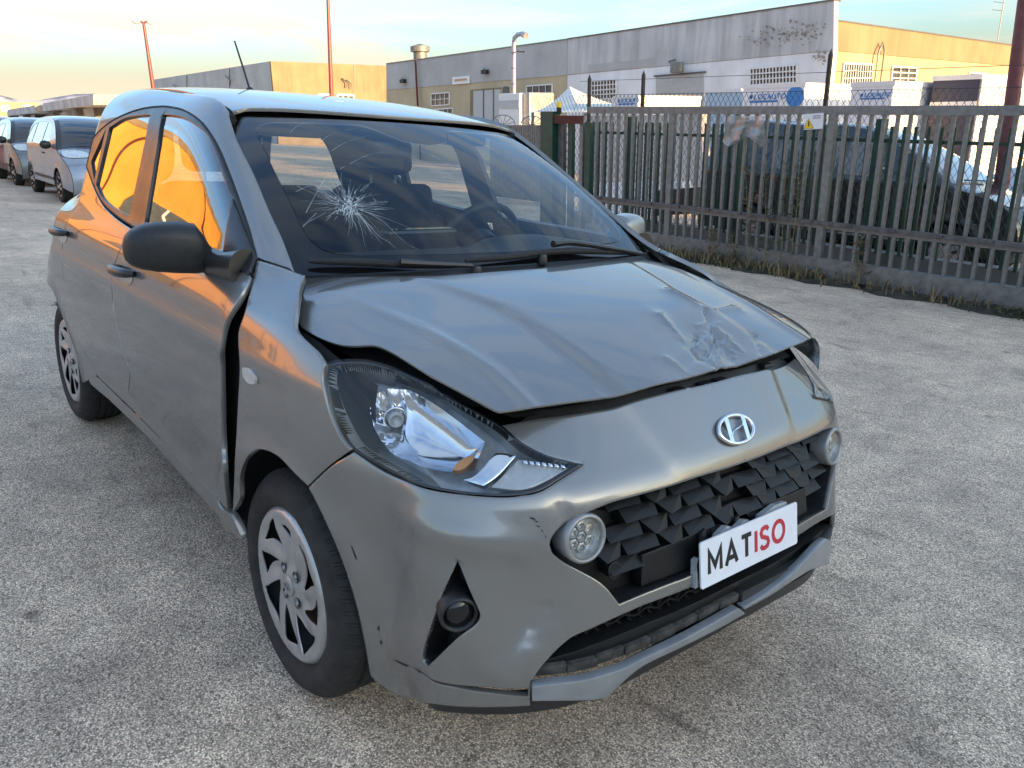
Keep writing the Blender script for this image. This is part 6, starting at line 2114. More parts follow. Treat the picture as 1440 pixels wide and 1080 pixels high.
# green picket fence just behind the gate
YG = 8.0
gf = empty('green_fence', (-3.4, YG, gz(-3.4, YG))); tag(gf, 'dark green steel picket fence seen between the gate bars', 'fence')
mb = MB(); mb.box(-.018, .018, -.012, .012, .35, 1.80); pk = mb.build('picket', 'green_paint', gf)
mb = MB(); mb.box(-.05, .05, -.05, .05, -.1, 1.88); gpst = mb.build('fence_post', 'green_paint', gf)
k = 0; x = -7.9; fp = True; ff = True
while x < 1.6:
    if k % 14 == 7:
        o = gpst if fp else gpst.copy()
        if not fp: COL.objects.link(o); o.parent = gf
        fp = False
    else:
        o = pk if ff else pk.copy()
        if not ff: COL.objects.link(o); o.parent = gf
        ff = False
    o.location = (x, YG, gz(x, YG)); o.rotation_euler = (0, rnd.uniform(-.006, .006), 0)
    x += .138; k += 1
for h in (.55, 1.62):
    V = [(xx, YG + yy, gz(xx, YG) + h + hh) for xx in (-8, 1.7) for yy in (.014, .03) for hh in (0, .04)]
    mb = MB(); mb.add(V, [(0, 1, 3, 2), (4, 6, 7, 5), (0, 4, 5, 1), (2, 3, 7, 6), (0, 2, 6, 4), (1, 5, 7, 3)]); mb.build('fence_rail', 'green_paint', gf)
adopt(gf)

# chain-link fence on black posts, on a low concrete wall
YC = 8.5
cf = empty('chain_link_fence', (-3.4, YC, gz(-3.4, YC))); tag(cf, 'chain link fence on black steel posts rising above the gate', 'fence')
mb = MB(); x0c, x1c = -8.6, 1.8
zb, zt = .30, 2.24
pit = .085; n = int((x1c - x0c + (zt - zb)) / pit)
def gzc(x): return gz(x, YC)
for s_ in (1, -1):
    for k in range(n + 1):
        if s_ > 0: xa = x0c - (zt - zb) * .62 + k * pit; xb = xa + (zt - zb) * .62
        else: xa = x0c + k * pit; xb = xa - (zt - zb) * .62
        if max(xa, xb) < x0c or min(xa, xb) > x1c: continue
        mb.bar((xa, YC + .003 * s_, gzc(xa) + zb), (xb, YC + .003 * s_, gzc(xb) + zt), .0042, .0042, (0, 1, 0))
cl = mb.build('wire_mesh', 'wire', cf, fix=False); cl['kind'] = 'stuff'
for px_, py_ in ((829, 113), (905, 108), (1168, 80), (1330, 84)):
    t = w_y(px_, py_, YC); mb = MB(); mb.box(-.022, .022, -.022, .022, 0, t[2] - gzc(t[0]) + .02); mb.add([(-.022, -.022, t[2] - gzc(t[0]) + .02), (.022, -.022, t[2] - gzc(t[0]) + .02), (.022, .022, t[2] - gzc(t[0]) + .02), (-.022, .022, t[2] - gzc(t[0]) + .02), (0, 0, t[2] - gzc(t[0]) + .10)], [(0, 1, 4), (1, 2, 4), (2, 3, 4), (3, 0, 4)])
    if px_ != 1330:
        o = mb.build('fence_post', 'black_paint', cf); o.location = (t[0], YC, gzc(t[0]))
for h in (2.24, 2.46):
    mb = MB(); mb.tube([(x0c, YC, gzc(x0c) + h), (x1c, YC, gzc(x1c) + h)], .0035, 5); mb.build('line_wire', 'wire', cf)
V = [(xx, yy, gz(xx, YC) + hh) for xx in (-8.6, 1.8) for yy in (YC - .1, YC + .1) for hh in (-.1, .33)]
mb = MB(); mb.add(V, [(0, 1, 3, 2), (4, 6, 7, 5), (0, 4, 5, 1), (2, 3, 7, 6), (0, 2, 6, 4), (1, 5, 7, 3)]); mb.build('base_wall', 'low_concrete', cf)
adopt(cf)

# grey mesh gate further left, bins of the neighbour
ng = empty('grey_gate', tuple(w_y(735, 200, 12.0))); tag(ng, 'pale grey corrugated gate with arched top left of the green pillar', 'gate')
a, b = w_y(690, 176, 12.0), w_y(764, 174, 12.0)
nsl = 26
for k in range(nsl):
    x = a[0] + (b[0] - a[0]) * k / (nsl - 1); mb = MB(); mb.box(x - .035, x + .03, 11.98, 12.02 + .02 * (k % 2), gz(x, 12) + .05, a[2]); mb.build('gate_slat', 'galv', ng)
for cx_, r_ in ((707, 30), (748, 26)):
    c_ = w_y(cx_, 176, 12.0); R_ = r_ * 14.8 / 1117
    mb = MB(); mb.tube([(c_[0] + R_ * 1.25 * math.cos(t), 12, c_[2] + R_ * .62 * math.sin(t)) for t in np.linspace(0, math.pi, 20)], .012, 6)
    for t in np.linspace(.3, 2.84, 6): mb.tube([(c_[0], 12, c_[2]), (c_[0] + R_ * 1.25 * math.cos(t), 12, c_[2] + R_ * .62 * math.sin(t))], .008, 5)
    mb.build('gate_arch', 'galv', ng)
adopt(ng)

# party tent
tn = empty('party_tent', tuple(w_y(790, 170, 20.))); tag(tn, 'pale peaked canvas tent roof behind the gate pillar', 'tent')
def tent_roof(pk_px, l_px, r_px, Y, dep):
    pk_, l_, r_ = w_y(*pk_px, Y + dep / 2), w_y(*l_px, Y), w_y(*r_px, Y)
    n = 10; V = []; F = []
    cor = [l_, r_, r_ + np.array([0, dep, 0]), l_ + np.array([0, dep, 0])]
    for i in range(4):
        a_, b_ = cor[i], cor[(i + 1) % 4]
        base_ = len(V)
        for j in range(n + 1):
            t = j / n; k = t ** 1.7
            for q in range(5):
                e = a_ + (b_ - a_) * q / 4; P = e + (pk_ - e) * (1 - (1 - t) ** 1.0); P = np.array([P[0], P[1], e[2] + (pk_[2] - e[2]) * k]); V.append(P)
        for j in range(n):
            for q in range(4): F.append((base_ + j * 5 + q, base_ + j * 5 + q + 1, base_ + (j + 1) * 5 + q + 1, base_ + (j + 1) * 5 + q))
    mb = MB(); mb.add(V, F); return mb.build('canvas_roof', 'tent_cloth', tn, True)
tent_roof((801, 121.5), (744, 158), (824, 158), 20., 4.)
for px_ in (748, 822):
    p = w_y(px_, 158, 20.); mb = MB(); mb.box(p[0] - .04, p[0] + .04, 20, 20.08, -2, p[2]); mb.build('tent_pole', 'galv', tn)
adopt(tn)

# pale rendered wall behind the chain link
pw = slab_px('rendered_wall', 'y', 13.0, [(815, 163), (985, 160), (990, 262), (812, 268)], .25, 'pink_render', None); tag(pw, 'pale pinkish rendered wall behind the chain link fence', 'wall')
lw = slab_px('low_white_wall', 'y', 11.5, [(812, 258), (960, 256), (962, 300), (812, 305)], .25, 'white_render', None); tag(lw, 'low whitewashed wall in front of the pinkish wall', 'wall')
bx = slab_px('dark_planter', 'y', 10.5, [(922, 268), (975, 264), (976, 300), (922, 304)], .8, 'black_paint', None); tag(bx, 'dark box on the ground behind the gate beside the parked van', 'box')

# ------------------------------------------------------------------ lamp posts
def lamp_post(label, pts, r0, r1, heads, mat='lamp_red_post'):
    b = pts[0]; zb_ = ground_z(b[0], b[1]); top = pts[-1]
    o = empty('lamp_post', (b[0], b[1], zb_)); tag(o, label, 'lamp post', 'lamp posts around the yard')
    mb = MB(); mb.tube([(b[0], b[1], zb_ - .2), b, top], [r0, r0, r1], 10); mb.build('post', mat, o, True)
    for (dx_, dy_, L) in heads:
        t = np.array(top); e = t + np.array([dx_, dy_, .1])
        mb = MB(); mb.tube([t, e], .05, 6); mb.build('arm', mat, o)
        d = np.array([dx_, dy_, 0]); d /= np.linalg.norm(d); 
        n = 12; V = []; F = []
        for i, (t_, w_, h_) in enumerate(((0, .06, .06), (.15, .16, .12), (.5, .2, .14), (.85, .14, .1), (1, .03, .03))):
            for k in range(n):
                q = 2 * math.pi * k / n; sd2 = np.array([-d[1], d[0], 0]); V.append(e + d * L * t_ + sd2 * w_ * math.cos(q) + np.array([0, 0, h_ * math.sin(q)]))
        for i in range(4):
            for k in range(n): F.append((i * n + k, i * n + (k + 1) % n, (i + 1) * n + (k + 1) % n, (i + 1) * n + k))
        mb = MB(); mb.add(V, F); mb.build('lamp_head', 'white_metal', o, True)
    adopt(o)


XL_ = -42.
t = w_x(202, 33, XL_); b = w_x(216.5, 131, XL_); lamp_post('slim red lamp post with two lamp heads at far left behind the car roof', [b, t], .10, .06, [(-.03, -.14, .36), (.03, .14, .40)])
XM_ = -34.
t = w_x(459, -60, XM_); b = w_x(466, 133, XM_); lamp_post('tall red lamp post rising in front of the sunlit warehouse end', [b, t], .10, .06, [(.3, .3, .7)])
t = w_y(1462, -160, 11.); b = w_y(1409, 255, 11.); lamp_post('thick dark red lamp post behind the gate at the right edge', [b, t], .10, .085, [(-.3, .3, .7)])

# ------------------------------------------------------------------ hire trucks beyond the fence
def box_truck(label, Y, px_left, px_corner, py_top, matl, right_len, sign=None, group='hire trucks parked beyond the fence', strip=None):
    """box body; its near corner is at px_corner, left face towards the yard, right face in the sun"""
    c = w_y(px_corner, py_top, Y); l = w_y(px_left, py_top, Y)
    zg = ground_z(c[0], Y); ht = c[2]
    o = empty('box_truck', (float(c[0]), Y, zg)); tag(o, label, 'truck', group)
    mb = MB(); mb.bbox(l[0], c[0], Y, Y + right_len, zg + .9, ht, .03); bd = mb.build('cargo_box', matl, o)
    mb = MB(); mb.box(l[0] - .01, c[0] + .02, Y - .02, Y + right_len + .01, ht - .09, ht + .015); mb.build('top_rail', 'white_metal', bd)
    mb = MB(); mb.bbox(l[0] + .1, c[0] - .1, Y + right_len, Y + right_len + 1.5, zg + .5, zg + 2.1, .15); mb.build('cab', 'truck_white', o)
    if matl == 'navy':
        mb = MB(); mb.box(c[0] + .002, c[0] + .03, Y + .02, Y + right_len - .02, zg + .9, ht - .02); mb.build('end_panel', 'truck_white', bd)
        mb = MB(); mb.box(l[0] + .02, c[0] - .02, Y - .02, Y - .005, ht - .75, ht - .55); mb.build('side_stripe', 'truck_white', bd)
    for xx in (l[0] + .15, c[0] - .15):
        for yy in (Y + .8, Y + right_len + .7):
            mb = MB(); mb.lathe([(.01, -.12), (.3, -.12), (.36, -.06), (.36, .06), (.3, .12), (.01, .12)], 18, 'x', (xx, yy, zg + .36)); mb.build('wheel', 'rubber' if 'rubber' in MATS else 'black_paint', o, True)
    if sign:
        x0, z0, h = sign
        wd_ = c[0] - l[0]
        fn = lambda a_, b__, hh: np.array([l[0] + a_, Y - .004 - .012 * hh, b__])
        word('LOCAUTO', x0, z0, h, h * .18, h * .28, fn, 'truck_letter', lambda i: 'locauto_blue', bd, 1.15)
        lx = x0 - h * 1.0
        for k in range(4):
            a_ = k * math.pi / 4; mb = MB(); mb.bar(fn(lx + .42 * h * math.cos(a_), z0 + h * .5 + .5 * h * math.sin(a_), .6), fn(lx - .42 * h * math.cos(a_), z0 + h * .5 - .5 * h * math.sin(a_), .6), h * .22, .012, (0, 1, 0)); mb.build('logo_ray', 'locauto_blue', bd)
        mb = MB(); mb.box(l[0] + x0 - h * 1.3, l[0] + x0 + h * 6.0, Y - .012, Y - .003, z0 - h * .75, z0 - h * .30); mb.build('slogan_band', 'locauto_blue', bd)
    adopt(o); return l, c, bd, o


def px_at(px, py, Y): return w_y(px, py, Y)
Yt = 17.0
l, c, bd, o = box_truck('white hire truck lettered in blue with its end face in full sun', Yt, 1198, 1258.5, 114.5, 'truck_white', 4.2, (.36, float(w_y(1225, 136, Yt)[2]), .078))
Yt = 18.5
box_truck('white hire truck with dark blue curtain side at the right of the row', Yt, 1313, 1381, 105, 'navy', 5.0)
Yt = 19.0
l, c, bd, o = box_truck('white hire truck with a round blue emblem in front of the barred window', Yt, 1045.5, 1133, 117, 'truck_white', 4.0, (.42, float(w_y(1080, 139, Yt)[2]), .125))
ctr_ = w_y(1118, 136, Yt - .004)
mb = MB(); n = 26; V = [ctr_ + np.array([.27 * math.cos(q), -.004, .27 * math.sin(q)]) for q in np.linspace(0, 2 * math.pi, n, endpoint=False)]; mb.add(V, [tuple(range(n))]); em = mb.build('round_emblem', 'locauto_blue', bd, fix=False); em.matrix_parent_inverse = bd.matrix_world.inverted()
# further small vans: blue-white boxes seen above the rail
Yt = 21.0
l, c, bd, o = box_truck('small pale hire van with blue lettering left of the roller door', Yt, 862, 898, 134.5, 'truck_white', 3.5, (.42, float(w_y(880, 144, Yt)[2]), .11))
Yt = 20.0
box_truck('pale blue tarpaulin truck between the two lettered trucks', Yt, 993, 1042, 125, 'tarp_blue', 4.0)

# ================================================================== OTHER CARS
class AutoS:
    """parametric sheet whose normal always points away from a centre"""
    def __init__(s, fn, cen): s.fn = fn; s.cen = np.array(cen, float)
    def __call__(s, u, v): return s.fn(np.asarray(u, float), np.asarray(v, float))
    def normal(s, u, v, e=2e-3):
        u = np.asarray(u, float); v = np.asarray(v, float)
        n = np.cross(s(u + e, v) - s(u - e, v), s(u, v + e) - s(u, v - e)); n /= (np.linalg.norm(n, axis=-1, keepdims=True) + 1e-12)
        sg = np.sign(((s(u, v) - s.cen) * n).sum(-1, keepdims=True)); return n * np.where(sg == 0, 1, sg)


def paint(name, col, metal=.5, rough=.35):
    m, nt, o = nmat(name); b = pbsdf(nt, col, rough, metal, .5, 1.0, .03)
    tc = nt.nodes.new('ShaderNodeTexCoord'); n = nt.nodes.new('ShaderNodeTexNoise'); n.inputs['Scale'].default_value = 6; n.inputs['Detail'].default_value = 5
    nt.links.new(tc.outputs['Object'], n.inputs['Vector']); r = nt.nodes.new('ShaderNodeValToRGB'); r.color_ramp.elements[0].position = .35; r.color_ramp.elements[1].position = .7
    r.color_ramp.elements[0].color = (*[c * .92 for c in col], 1); r.color_ramp.elements[1].color = (*[min(1, c * 1.08) for c in col], 1)
    nt.links.new(n.outputs['Fac'], r.inputs['Fac']); nt.links.new(r.outputs['Color'], b.inputs['Base Color']); nt.links.new(b.outputs[0], o.inputs[0])


paint('paint_silver', (.30, .34, .40)); paint('paint_pewter', (.22, .22, .215)); paint('paint_red', (.30, .03, .02)); paint('paint_dark', (.012, .018, .018), .2, .3); paint('paint_white', (.62, .63, .64), 0.)
glass('far_glass', (.35, .37, .38), 1.5, 1.9)
simple('headlamp_clear', (.62, .64, .62), .15, .35, var=.2, scale=20)


def gen_car(name, label, loc, mat, prof, cuts, W_, wb, R, group=None, trim=None, belt=.95, win=None, glassz=None, lamp=None, rotz=0., scale=1.0):
    """prof: centre line from the front valance over bonnet, screen and roof to the tail; cuts: prof indices (bumper, bonnet, screen, roof, tail)"""
    root = empty(name, loc, rotz, frame='car'); root.matrix_world = root.matrix_world @ Matrix.Scale(scale, 4); tag(root, label, 'car' if 'van' not in label else 'van', group)
    pr = np.array(prof, float); d = np.concatenate([[0], np.cumsum(np.linalg.norm(np.diff(pr, axis=0), axis=1))])
    CX, CZ = Cub(d, pr[:, 0]), Cub(d, pr[:, 1])
    xf, xb_ = pr[:, 0].max(), pr[:, 0].min()
    def Yw(x, z):
        y = W_ - .03 * np.clip((.45 - z) / .3, 0, 1) ** 2 - .42 * np.maximum(0, z - belt) ** 1.12
        y = y - .16 * np.clip((x - (xf - .62)) / .62, 0, 1.1) ** 2.4 - .12 * np.clip(((xb_ + .5) - x) / .5, 0, 1.1) ** 2.2
        for xc in (0, -wb): y = y + .018 * np.exp(-((np.hypot(x - xc, z - R) - R - .06) / .05) ** 2)
        return y
    def crown(t): return .045 + 0 * t
    def loft(a, t):
        a, t = np.broadcast_arrays(np.asarray(a, float), np.asarray(t, float))
        x = CX(t); z = CZ(t); e = np.abs(a) ** 3
        x = x - .13 * e * np.clip((x - (xf - .5)) / .5, 0, 1) + .10 * e * np.clip(((xb_ + .35) - x) / .35, 0, 1)
        z2 = z - .020 * a * a - .035 * np.abs(a) ** 8
        y = a * (Yw(x, np.minimum(z2, z)) - .01)
        return np.stack([x, y, z2], -1)
    LF = AutoS(loft, ((xf + xb_) / 2, 0, .6))
    SD = AutoS(lambda x, z: np.stack([x, -Yw(x, z), z], -1), ((xf + xb_) / 2, 0, .6))
    def strip(t0, t1, a1=1.0, n=14): return np.concatenate([[[a_, t0] for a_ in np.linspace(-a1, a1, n)], [[a_, t1] for a_ in np.linspace(a1, -a1, n)]])
    ib, ih, isx, ir = cuts
    tt = [d[0], d[ib], d[ih], d[isx], d[ir], d[-1]]
    body = put('body', panel_geo(LF, [strip(tt[0], tt[1])], .06, .0), mat, root); body.name = 'front_bumper'
    put('bonnet', panel_geo(LF, [strip(tt[1] + .008, tt[2])], .06, .01), mat, root)
    ws_ = put('windscreen', panel_geo(LF, [strip(tt[2] + .03, tt[3] - .02, .90)], .06, 0), 'far_glass', root)
    put('screen_surround', panel_geo(LF, [strip(tt[2], tt[3]), strip(tt[2] + .03, tt[3] - .02, .90)], .05, .0), 'satin_black' if trim is None else trim, root)
    put('roof', panel_geo(LF, [strip(tt[3], tt[4])], .08, .0), mat, root)
    put('tail', panel_geo(LF, [strip(tt[4], tt[5])], .08, .0), mat, root)
    # cross-car wipers
    mb = MB(); mb.tube([loft(-.6, tt[2] + .05) + np.array([.02, 0, .02]), loft(.1, tt[2] + .03) + np.array([.02, 0, .02])], .012, 6); mb.build('wiper_arm', 'black_plastic', root)
    # side
    ts = np.linspace(0, d[-1], 90); top = np.array([[CX(t), CZ(t) - .055] for t in ts]); e3 = 1
    top[:, 0] = top[:, 0] - .13 * np.clip((top[:, 0] - (xf - .5)) / .5, 0, 1) + .10 * np.clip(((xb_ + .35) - top[:, 0]) / .35, 0, 1)
    z0 = .22
    def arch(xc): return [(xc + (R + .055) * math.cos(q), R + (R + .055) * math.sin(q)) for q in np.radians(np.linspace(0, 180, 22)) if R + (R + .055) * math.sin(q) > z0]
    low = [(-wb - .5 if False else xb_ + .12, z0)] + arch(-wb)[::-1] + arch(0)[::-1]
    outline = np.array(list(map(tuple, top[(top[:, 1] > z0)])) + [tuple(p) for p in low])
    wins = [np.array(w_) for w_ in win]
    for sg in (1, -1):
        mf = (lambda g: g) if sg > 0 else mirror_geo
        sd_ = put('body_side', mf(panel_geo(SD, [outline] + wins, .06, .0)), mat, root)
        for w_ in wins: put('side_window', mf(panel_geo(SD, [w_], .08, 0, -.006)), 'far_glass', sd_)
        if trim != 'none':
            rb_ = np.array([(-wb + R + .1, .40), (-R - .1, .40), (-R - .1, .46), (-wb + R + .1, .46)])
            put('rub_strip', mf(panel_geo(SD, [rb_], .06, .012, .012)), 'silver_trim' if 'van' in label else 'black_plastic', sd_)
        # door gaps
        for xg in (-.45, -1.45):
            g_ = np.array([(xg, .34), (xg + .008, .34), (xg + .012 - .03, belt - .02), (xg + .004 - .03, belt - .02)])
            put('door_gap', mf(panel_geo(SD, [g_], .1, 0, .002)), 'rubber', sd_)
        mm_ = np.array([-.42, -(float(Yw(-.42, belt)) + .09), belt + .06])
        mb = MB(); n = 14; V = []; F = []
        for (o_, r1, r2) in ((-.10, .02, .02), (-.08, .06, .05), (0, .085, .065), (.07, .07, .05), (.10, .02, .02)):
            for q in np.linspace(0, 2 * math.pi, n, endpoint=False): V.append((mm_[0] + r2 * math.cos(q), (mm_[1] - o_) * sg, mm_[2] + r1 * math.sin(q)))
        for i in range(4):
            for k in range(n): F.append((i * n + k, i * n + (k + 1) % n, (i + 1) * n + (k + 1) % n, (i + 1) * n + k))
        mb.add(V, F); mb.build('door_mirror', 'black_plastic', root, True)
        hd = np.array([(-1.30, belt - .13), (-1.12, belt - .13), (-1.12, belt - .10), (-1.30, belt - .10)])
        put('door_handle', mf(panel_geo(SD, [hd], .05, .02, .02)), 'black_plastic', sd_)
        # lamps on the nose
        a0, a1, tA, tB = lamp
        lp_ = crom([(a0 * -1, tA), (a1 * -1, tA + .01), (a1 * -1 - .02, tB), (a0 * -1 - .02, tB - .06)], 4, True)
        if sg < 0: lp_ = lp_ * np.array([-1, 1])
        hl_ = put('headlamp', panel_geo(LF, [lp_], .03, .01, .008), 'headlamp_clear', root)
        rg2 = crom([(p[0], p[1]) for p in (lp_.mean(0) + (lp_ - lp_.mean(0)) * 1.12)[::3]], 3, True)
        put('lamp_gasket', panel_geo(LF, [rg2], .03, .006, .003), 'black_plastic', hl_)
        fq = np.array([[sg * -.62 + .07 * math.cos(q), d[1] * .55 + .045 * math.sin(q)] for q in np.linspace(0, 2 * math.pi, 16, endpoint=False)])
        put('fog_lamp', panel_geo(LF, [fq], .03, .008, .006), 'headlamp_clear', root)
    gq = strip(d[1] * .30, d[1] * .62, .40); put('lower_grille', panel_geo(LF, [gq], .05, .01, .004), 'black_plastic', root)
    gq = strip(tt[1] + .015, tt[1] + .075, .30); put('upper_grille', panel_geo(LF, [gq], .05, .01, .004), 'black_plastic', root)
    # wheels
    for xc in (0, -wb):
        for sg in (-1, 1):
            yv = sg * (W_ - .09)
            mb = MB(); mb.lathe([(.20, -.09), (R - .02, -.095), (R, -.07), (R, .07), (R - .02, .095), (.20, .09)], 36, 'y', (xc, yv, R)); wl = mb.build('wheel', 'rubber', root, True)
            mb = MB(); mb.lathe([(.205, .075), (.19, .088), (.15, .075), (.05, .082), (.001, .086)], 28, 'y', (xc, yv, R))
            if sg < 0: mb.v = [(x_, 2 * yv - y_, z_) for x_, y_, z_ in mb.v]
            mb.build('hubcap', 'wheel_silver', wl, True)
            for k in range(7):
                q = k * 2 * math.pi / 7; mb = MB(); yo = yv + sg * .086
                mb.tube([(xc + .08 * math.cos(q), yo, R + .08 * math.sin(q)), (xc + .165 * math.cos(q + .12), yo - sg * .004, R + .165 * math.sin(q + .12))], [.012, .022], 6); mb.build('hub_slot', 'dark_inside', wl, True)
    mb = MB(); mb.bbox(xb_ + .35, xf - .45, -W_ + .22, W_ - .22, .2, .42, .05); mb.build('underbody', 'dark_inside', root)
    # dark cabin tub with seats
    mb = MB(); mb.bbox(-wb - .1, -.1, -W_ + .12, W_ - .12, .40, belt - .12, .05); mb.build('cabin_floor', 'dark_inside', root)
    for yy in (-.36, .36):
        for xx in (-1.15, -wb + .35):
            cush('seat', [(-.08, .08, -.23, .23, 0, .55), (-.05, .05, -.13, .13, .58, .76)], 'seat_cloth', root, .035, -.2, (xx, yy, belt - .35))
    cush('dashboard', [(-.2, .1, -W_ + .15, W_ - .15, -.1, .04)], 'trim_dark', root, .03, None, (pr[ih][0] - .35, 0, belt + .02))
    return root


pic = [(.78, .24), (.87, .38), (.875, .52), (.83, .66), (.74, .77), (.45, .92), (.12, 1.05), (-.22, 1.27), (-.62, 1.49), (-.92, 1.60), (-1.5, 1.66), (-2.2, 1.65), (-2.85, 1.56), (-3.2, 1.30), (-3.40, .95), (-3.45, .55), (-3.38, .24)]
gen_car('parked_minivan', 'silver blue people carrier parked at left, nearest of the parked row', (-14.6, 2.30, 0), 'paint_silver', pic, (4, 6, 9, 12), .865, 2.76, .305, 'cars parked at the left', belt=1.02, scale=.90,
        win=[[(-.62, 1.07), (-1.42, 1.07), (-1.40, 1.50), (-1.02, 1.47)], [(-1.50, 1.07), (-2.45, 1.09), (-2.40, 1.50), (-1.47, 1.51)], [(-2.53, 1.10), (-3.10, 1.15), (-2.85, 1.42), (-2.48, 1.49)]], lamp=(.46, .90, .86, 1.20))
mic = [(.60, .22), (.68, .36), (.69, .50), (.65, .63), (.55, .76), (.36, .88), (.10, .99), (-.20, 1.20), (-.52, 1.39), (-.80, 1.49), (-1.3, 1.545), (-1.9, 1.52), (-2.5, 1.40), (-2.82, 1.10), (-2.98, .80), (-3.02, .5), (-2.95, .24)]
mw = [[(-.52, .99), (-1.30, .99), (-1.28, 1.37), (-.90, 1.36)], [(-1.38, .99), (-2.15, 1.02), (-2.10, 1.32), (-1.36, 1.38)]]
gen_car('parked_hatchback', 'pewter small hatchback with round headlamps parked behind the people carrier', (-19.0, 2.25, 0), 'paint_pewter', mic, (4, 6, 9, 12), .83, 2.43, .29, 'cars parked at the left', belt=.95, scale=.93, win=mw, lamp=(.50, .92, .72, 1.02))
gen_car('parked_hatchback', 'dark red car at the left edge, half out of the picture', (-22.9, 1.85, 0), 'paint_red', mic, (4, 6, 9, 12), .83, 2.43, .29, 'cars parked at the left', belt=.95, scale=.93, win=mw, lamp=(.50, .92, .72, 1.02))
van = [(.80, .30), (.90, .46), (.92, .62), (.86, .80), (.72, .95), (.40, 1.08), (-.05, 1.20), (-.50, 1.46), (-.95, 1.70), (-1.35, 1.86), (-2.0, 1.94), (-2.9, 1.95), (-3.7, 1.92), (-4.0, 1.60), (-4.12, 1.1), (-4.14, .6), (-4.08, .28)]
gen_car('parked_van', 'black passenger van with chrome side strip parked behind the gate', (-2.75, 10.35, 0), 'paint_dark', van, (4, 6, 9, 12), .92, 2.95, .33, None, belt=1.12, trim=None,
        win=[[(-.75, 1.18), (-1.62, 1.18), (-1.60, 1.72), (-1.22, 1.68)], [(-1.72, 1.18), (-2.75, 1.20), (-2.72, 1.76), (-1.70, 1.74)], [(-2.85, 1.20), (-3.85, 1.22), (-3.70, 1.74), (-2.82, 1.76)]], lamp=(.55, .93, .80, 1.12))
# two pale cars further back between the van and the trucks
gen_car('yard_car', 'white car behind the black van, seen through the gate at right', (-1.0, 13.4, 0), 'paint_white', mic, (4, 6, 9, 12), .83, 2.43, .29, None, belt=.95, win=mw, lamp=(.50, .92, .72, 1.02))

# ================================================================== WEEDS along the gate foot
simple('weed_green', (.055, .075, .025), .8, var=.5, scale=6)
simple('weed_dry', (.20, .15, .075), .85, var=.5, scale=6)
simple('soil', (.045, .038, .026), .95, var=.6, scale=9, bump=.6, bscale=40)
rw = random.Random(21)
# soil and moss strip: uneven sheet
V = []; F = []; n = 90
for i in range(n):
    x = -8.2 + 9.4 * i / (n - 1)
    w0 = .30 + .10 * math.sin(i * .7) + rw.uniform(-.05, .05)
    for (dy, hh) in ((-w0, .004), (-w0 * .6, .02 + rw.uniform(0, .02)), (-.12, .04 + rw.uniform(0, .03)), (.25, .05)):
        V.append((x, 7.45 + dy, gz(x, 7.45 + dy) + hh))
for i in range(n - 1):
    for k in range(3): F.append((i * 4 + k, (i + 1) * 4 + k, (i + 1) * 4 + k + 1, i * 4 + k + 1))
mb = MB(); mb.add(V, F); so = mb.build('verge_soil', 'soil', None, True); tag(so, kind='structure')


def blades(count, mat, name, hmin, hmax, dens):
    V = []; F = []
    for _ in range(count):
        x = rw.uniform(-7.8, 1.0); 
        if rw.random() > dens(x): continue
        y = 7.45 - abs(rw.gauss(.10, .10)) - .03; z = gz(x, y)
        h = rw.uniform(hmin, hmax); a = rw.uniform(0, 6.28); ln = rw.uniform(.1, .8) * h; w_ = rw.uniform(.004, .011)
        dx_, dy_ = math.cos(a) * ln, math.sin(a) * ln; sx_, sy_ = -math.sin(a) * w_, math.cos(a) * w_
        b = len(V)
        V += [(x - sx_, y - sy_, z), (x + sx_, y + sy_, z), (x + dx_ * .4 + sx_, y + dy_ * .4 + sy_, z + h * .65), (x + dx_ * .4 - sx_, y + dy_ * .4 - sy_, z + h * .65), (x + dx_, y + dy_, z + h * .9)]
        F += [(b, b + 1, b + 2, b + 3), (b + 3, b + 2, b + 4)]
    o = link_mesh(name, V, F, mat); return o


g1 = blades(7000, 'weed_green', 'verge_grass', .02, .11, lambda x: .04 + .75 * max(0, math.sin(x * 2.7 + 1) * math.sin(x * 1.3 + .5)) ** 1.5 + (.18 if x < -3.2 else 0)); tag(g1, 'low green grass and moss along the gate foot', 'grass', kind='stuff')
g2 = blades(3500, 'weed_dry', 'dry_grass', .05, .22, lambda x: .2 + (.5 if -5.6 < x < -3.2 else 0)); tag(g2, 'dry brown grass and litter along the gate foot', 'dry grass', kind='stuff')


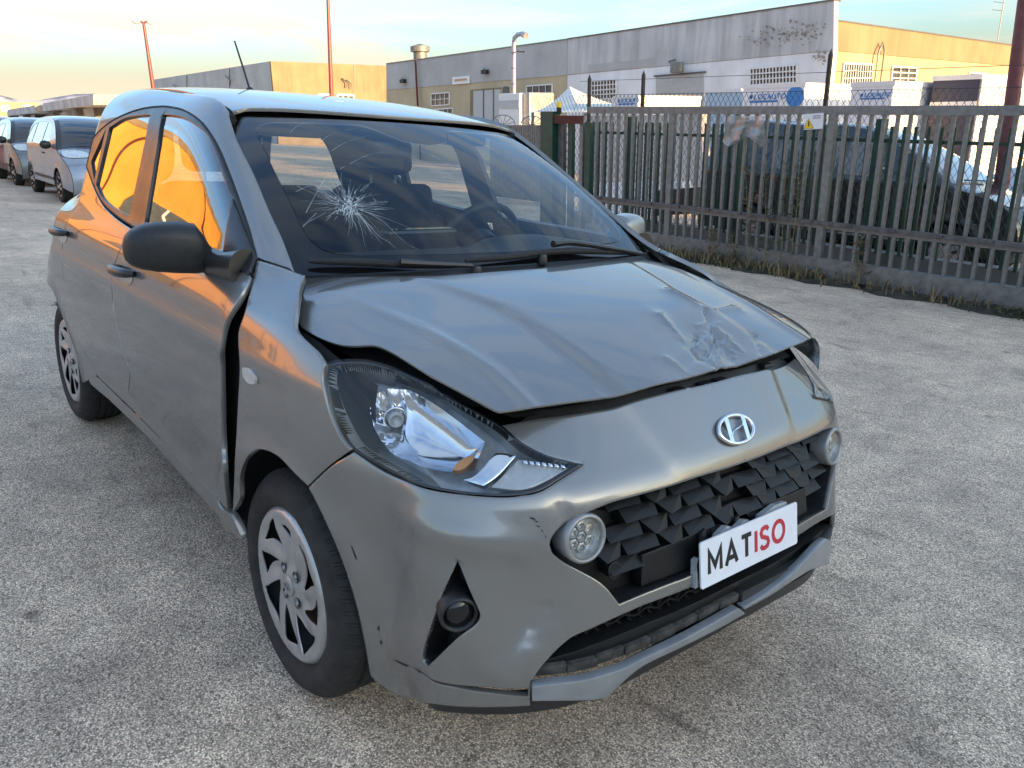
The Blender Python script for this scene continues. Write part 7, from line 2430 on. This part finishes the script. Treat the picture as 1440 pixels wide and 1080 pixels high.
def tall_weed(px, py_top, label, lean=0.):
    b = w_y(px, 390, YF - .12); t = w_y(px + lean, py_top, YF - .12); zb_ = gz(b[0], YF - .12)
    o = empty('tall_weed', (b[0], YF - .12, zb_)); tag(o, label, 'weed', 'tall dry weeds at the gate')
    H = t[2] - zb_; mbs = MB(); mbl = MB()
    pts = [np.array([b[0] + (t[0] - b[0]) * k / 6 + rw.uniform(-.01, .01), YF - .12 + rw.uniform(-.01, .01), zb_ + H * k / 6]) for k in range(7)]
    mbs.tube(pts, [.007 - .0008 * k for k in range(7)], 5)
    for k in range(40):
        s_ = rw.uniform(.15, 1); i = min(5, int(s_ * 6)); p = pts[i] + (pts[i + 1] - pts[i]) * (s_ * 6 - i)
        a = rw.uniform(0, 6.28); L = rw.uniform(.05, .16) * (1.15 - .5 * s_); up_ = rw.uniform(-.2, .9)
        e = p + np.array([math.cos(a) * L, math.sin(a) * L * .6, L * up_])
        mbs.tube([p, e], [.0025, .0012], 4)
        for q in range(5):
            c = p + (e - p) * rw.uniform(.4, 1.05); s2 = rw.uniform(.010, .024); a2 = rw.uniform(0, 6.28); d1 = np.array([math.cos(a2), math.sin(a2), rw.uniform(-.6, .6)]) * s2; d2 = np.array([-math.sin(a2), math.cos(a2), rw.uniform(-.8, .8)]) * s2 * .5
            mbl.add([c - d1, c + d2, c + d1, c - d2], [(0, 1, 2, 3)])
    mbs.build('stem', 'weed_dry', o, fix=False); lf = mbl.build('leaves', rw.choice(['weed_dry', 'weed_green', 'weed_dry']), o, fix=False); lf['kind'] = 'stuff'
    adopt(o)


for i, (px, pt, ln, lb_) in enumerate([(1052, 232, -4, 'tall dry weed growing against the gate, left of the pair under the bag'), (1074, 222, 4, 'tallest bushy dry weed in front of the gate middle'), (1096, 228, 10, 'dry leaning weed right of the tallest one'), (1112, 214, 14, 'thin dry weed stalk left of the gate post'),
                                        (1034, 330, -6, 'short dry weed at the left of the weed clump'), (1000, 325, 2, 'small dry weed near the car bonnet'), (1205, 330, 6, 'short weed at the foot of the gate right of the post')]):
    tall_weed(px, pt, lb_, ln)

# a leaf by the front tyre, scraps along the verge
simple('leaf_dry', (.42, .38, .31), .8, var=.3, scale=30); simple('scrap_white', (.62, .61, .58), .7, var=.2, scale=20)
def scrap(name, label, px, py, size, mat, group=None):
    c = at_z(px, py, .006); V = []; n = 9
    for i, t in enumerate(np.linspace(0, 2 * math.pi, n, endpoint=False)):
        r_ = size * (1 if i % 2 else .7) * rw.uniform(.75, 1.1); V.append((c[0] + r_ * math.cos(t) * 1.5, c[1] + r_ * math.sin(t) * .8, .004 + rw.uniform(0, .010)))
    V.append((c[0], c[1], .014)); F = [(i, (i + 1) % n, n) for i in range(n)]
    o = link_mesh(name, V, F, mat, frame='car'); tag(o, label, 'litter' if 'scrap' in name else 'leaf', group); return o


scrap('dry_leaf', 'pale dry leaf on the asphalt beside the front tyre', 515, 958, .012, 'leaf_dry')
scrap('paper_scrap', 'white paper scrap on the verge below the right end of the gate', 1386, 436, .05, 'scrap_white')
scrap('paper_scrap', 'tiny brown scrap on the asphalt left of the white paper scrap', 1240, 431, .03, 'leaf_dry')
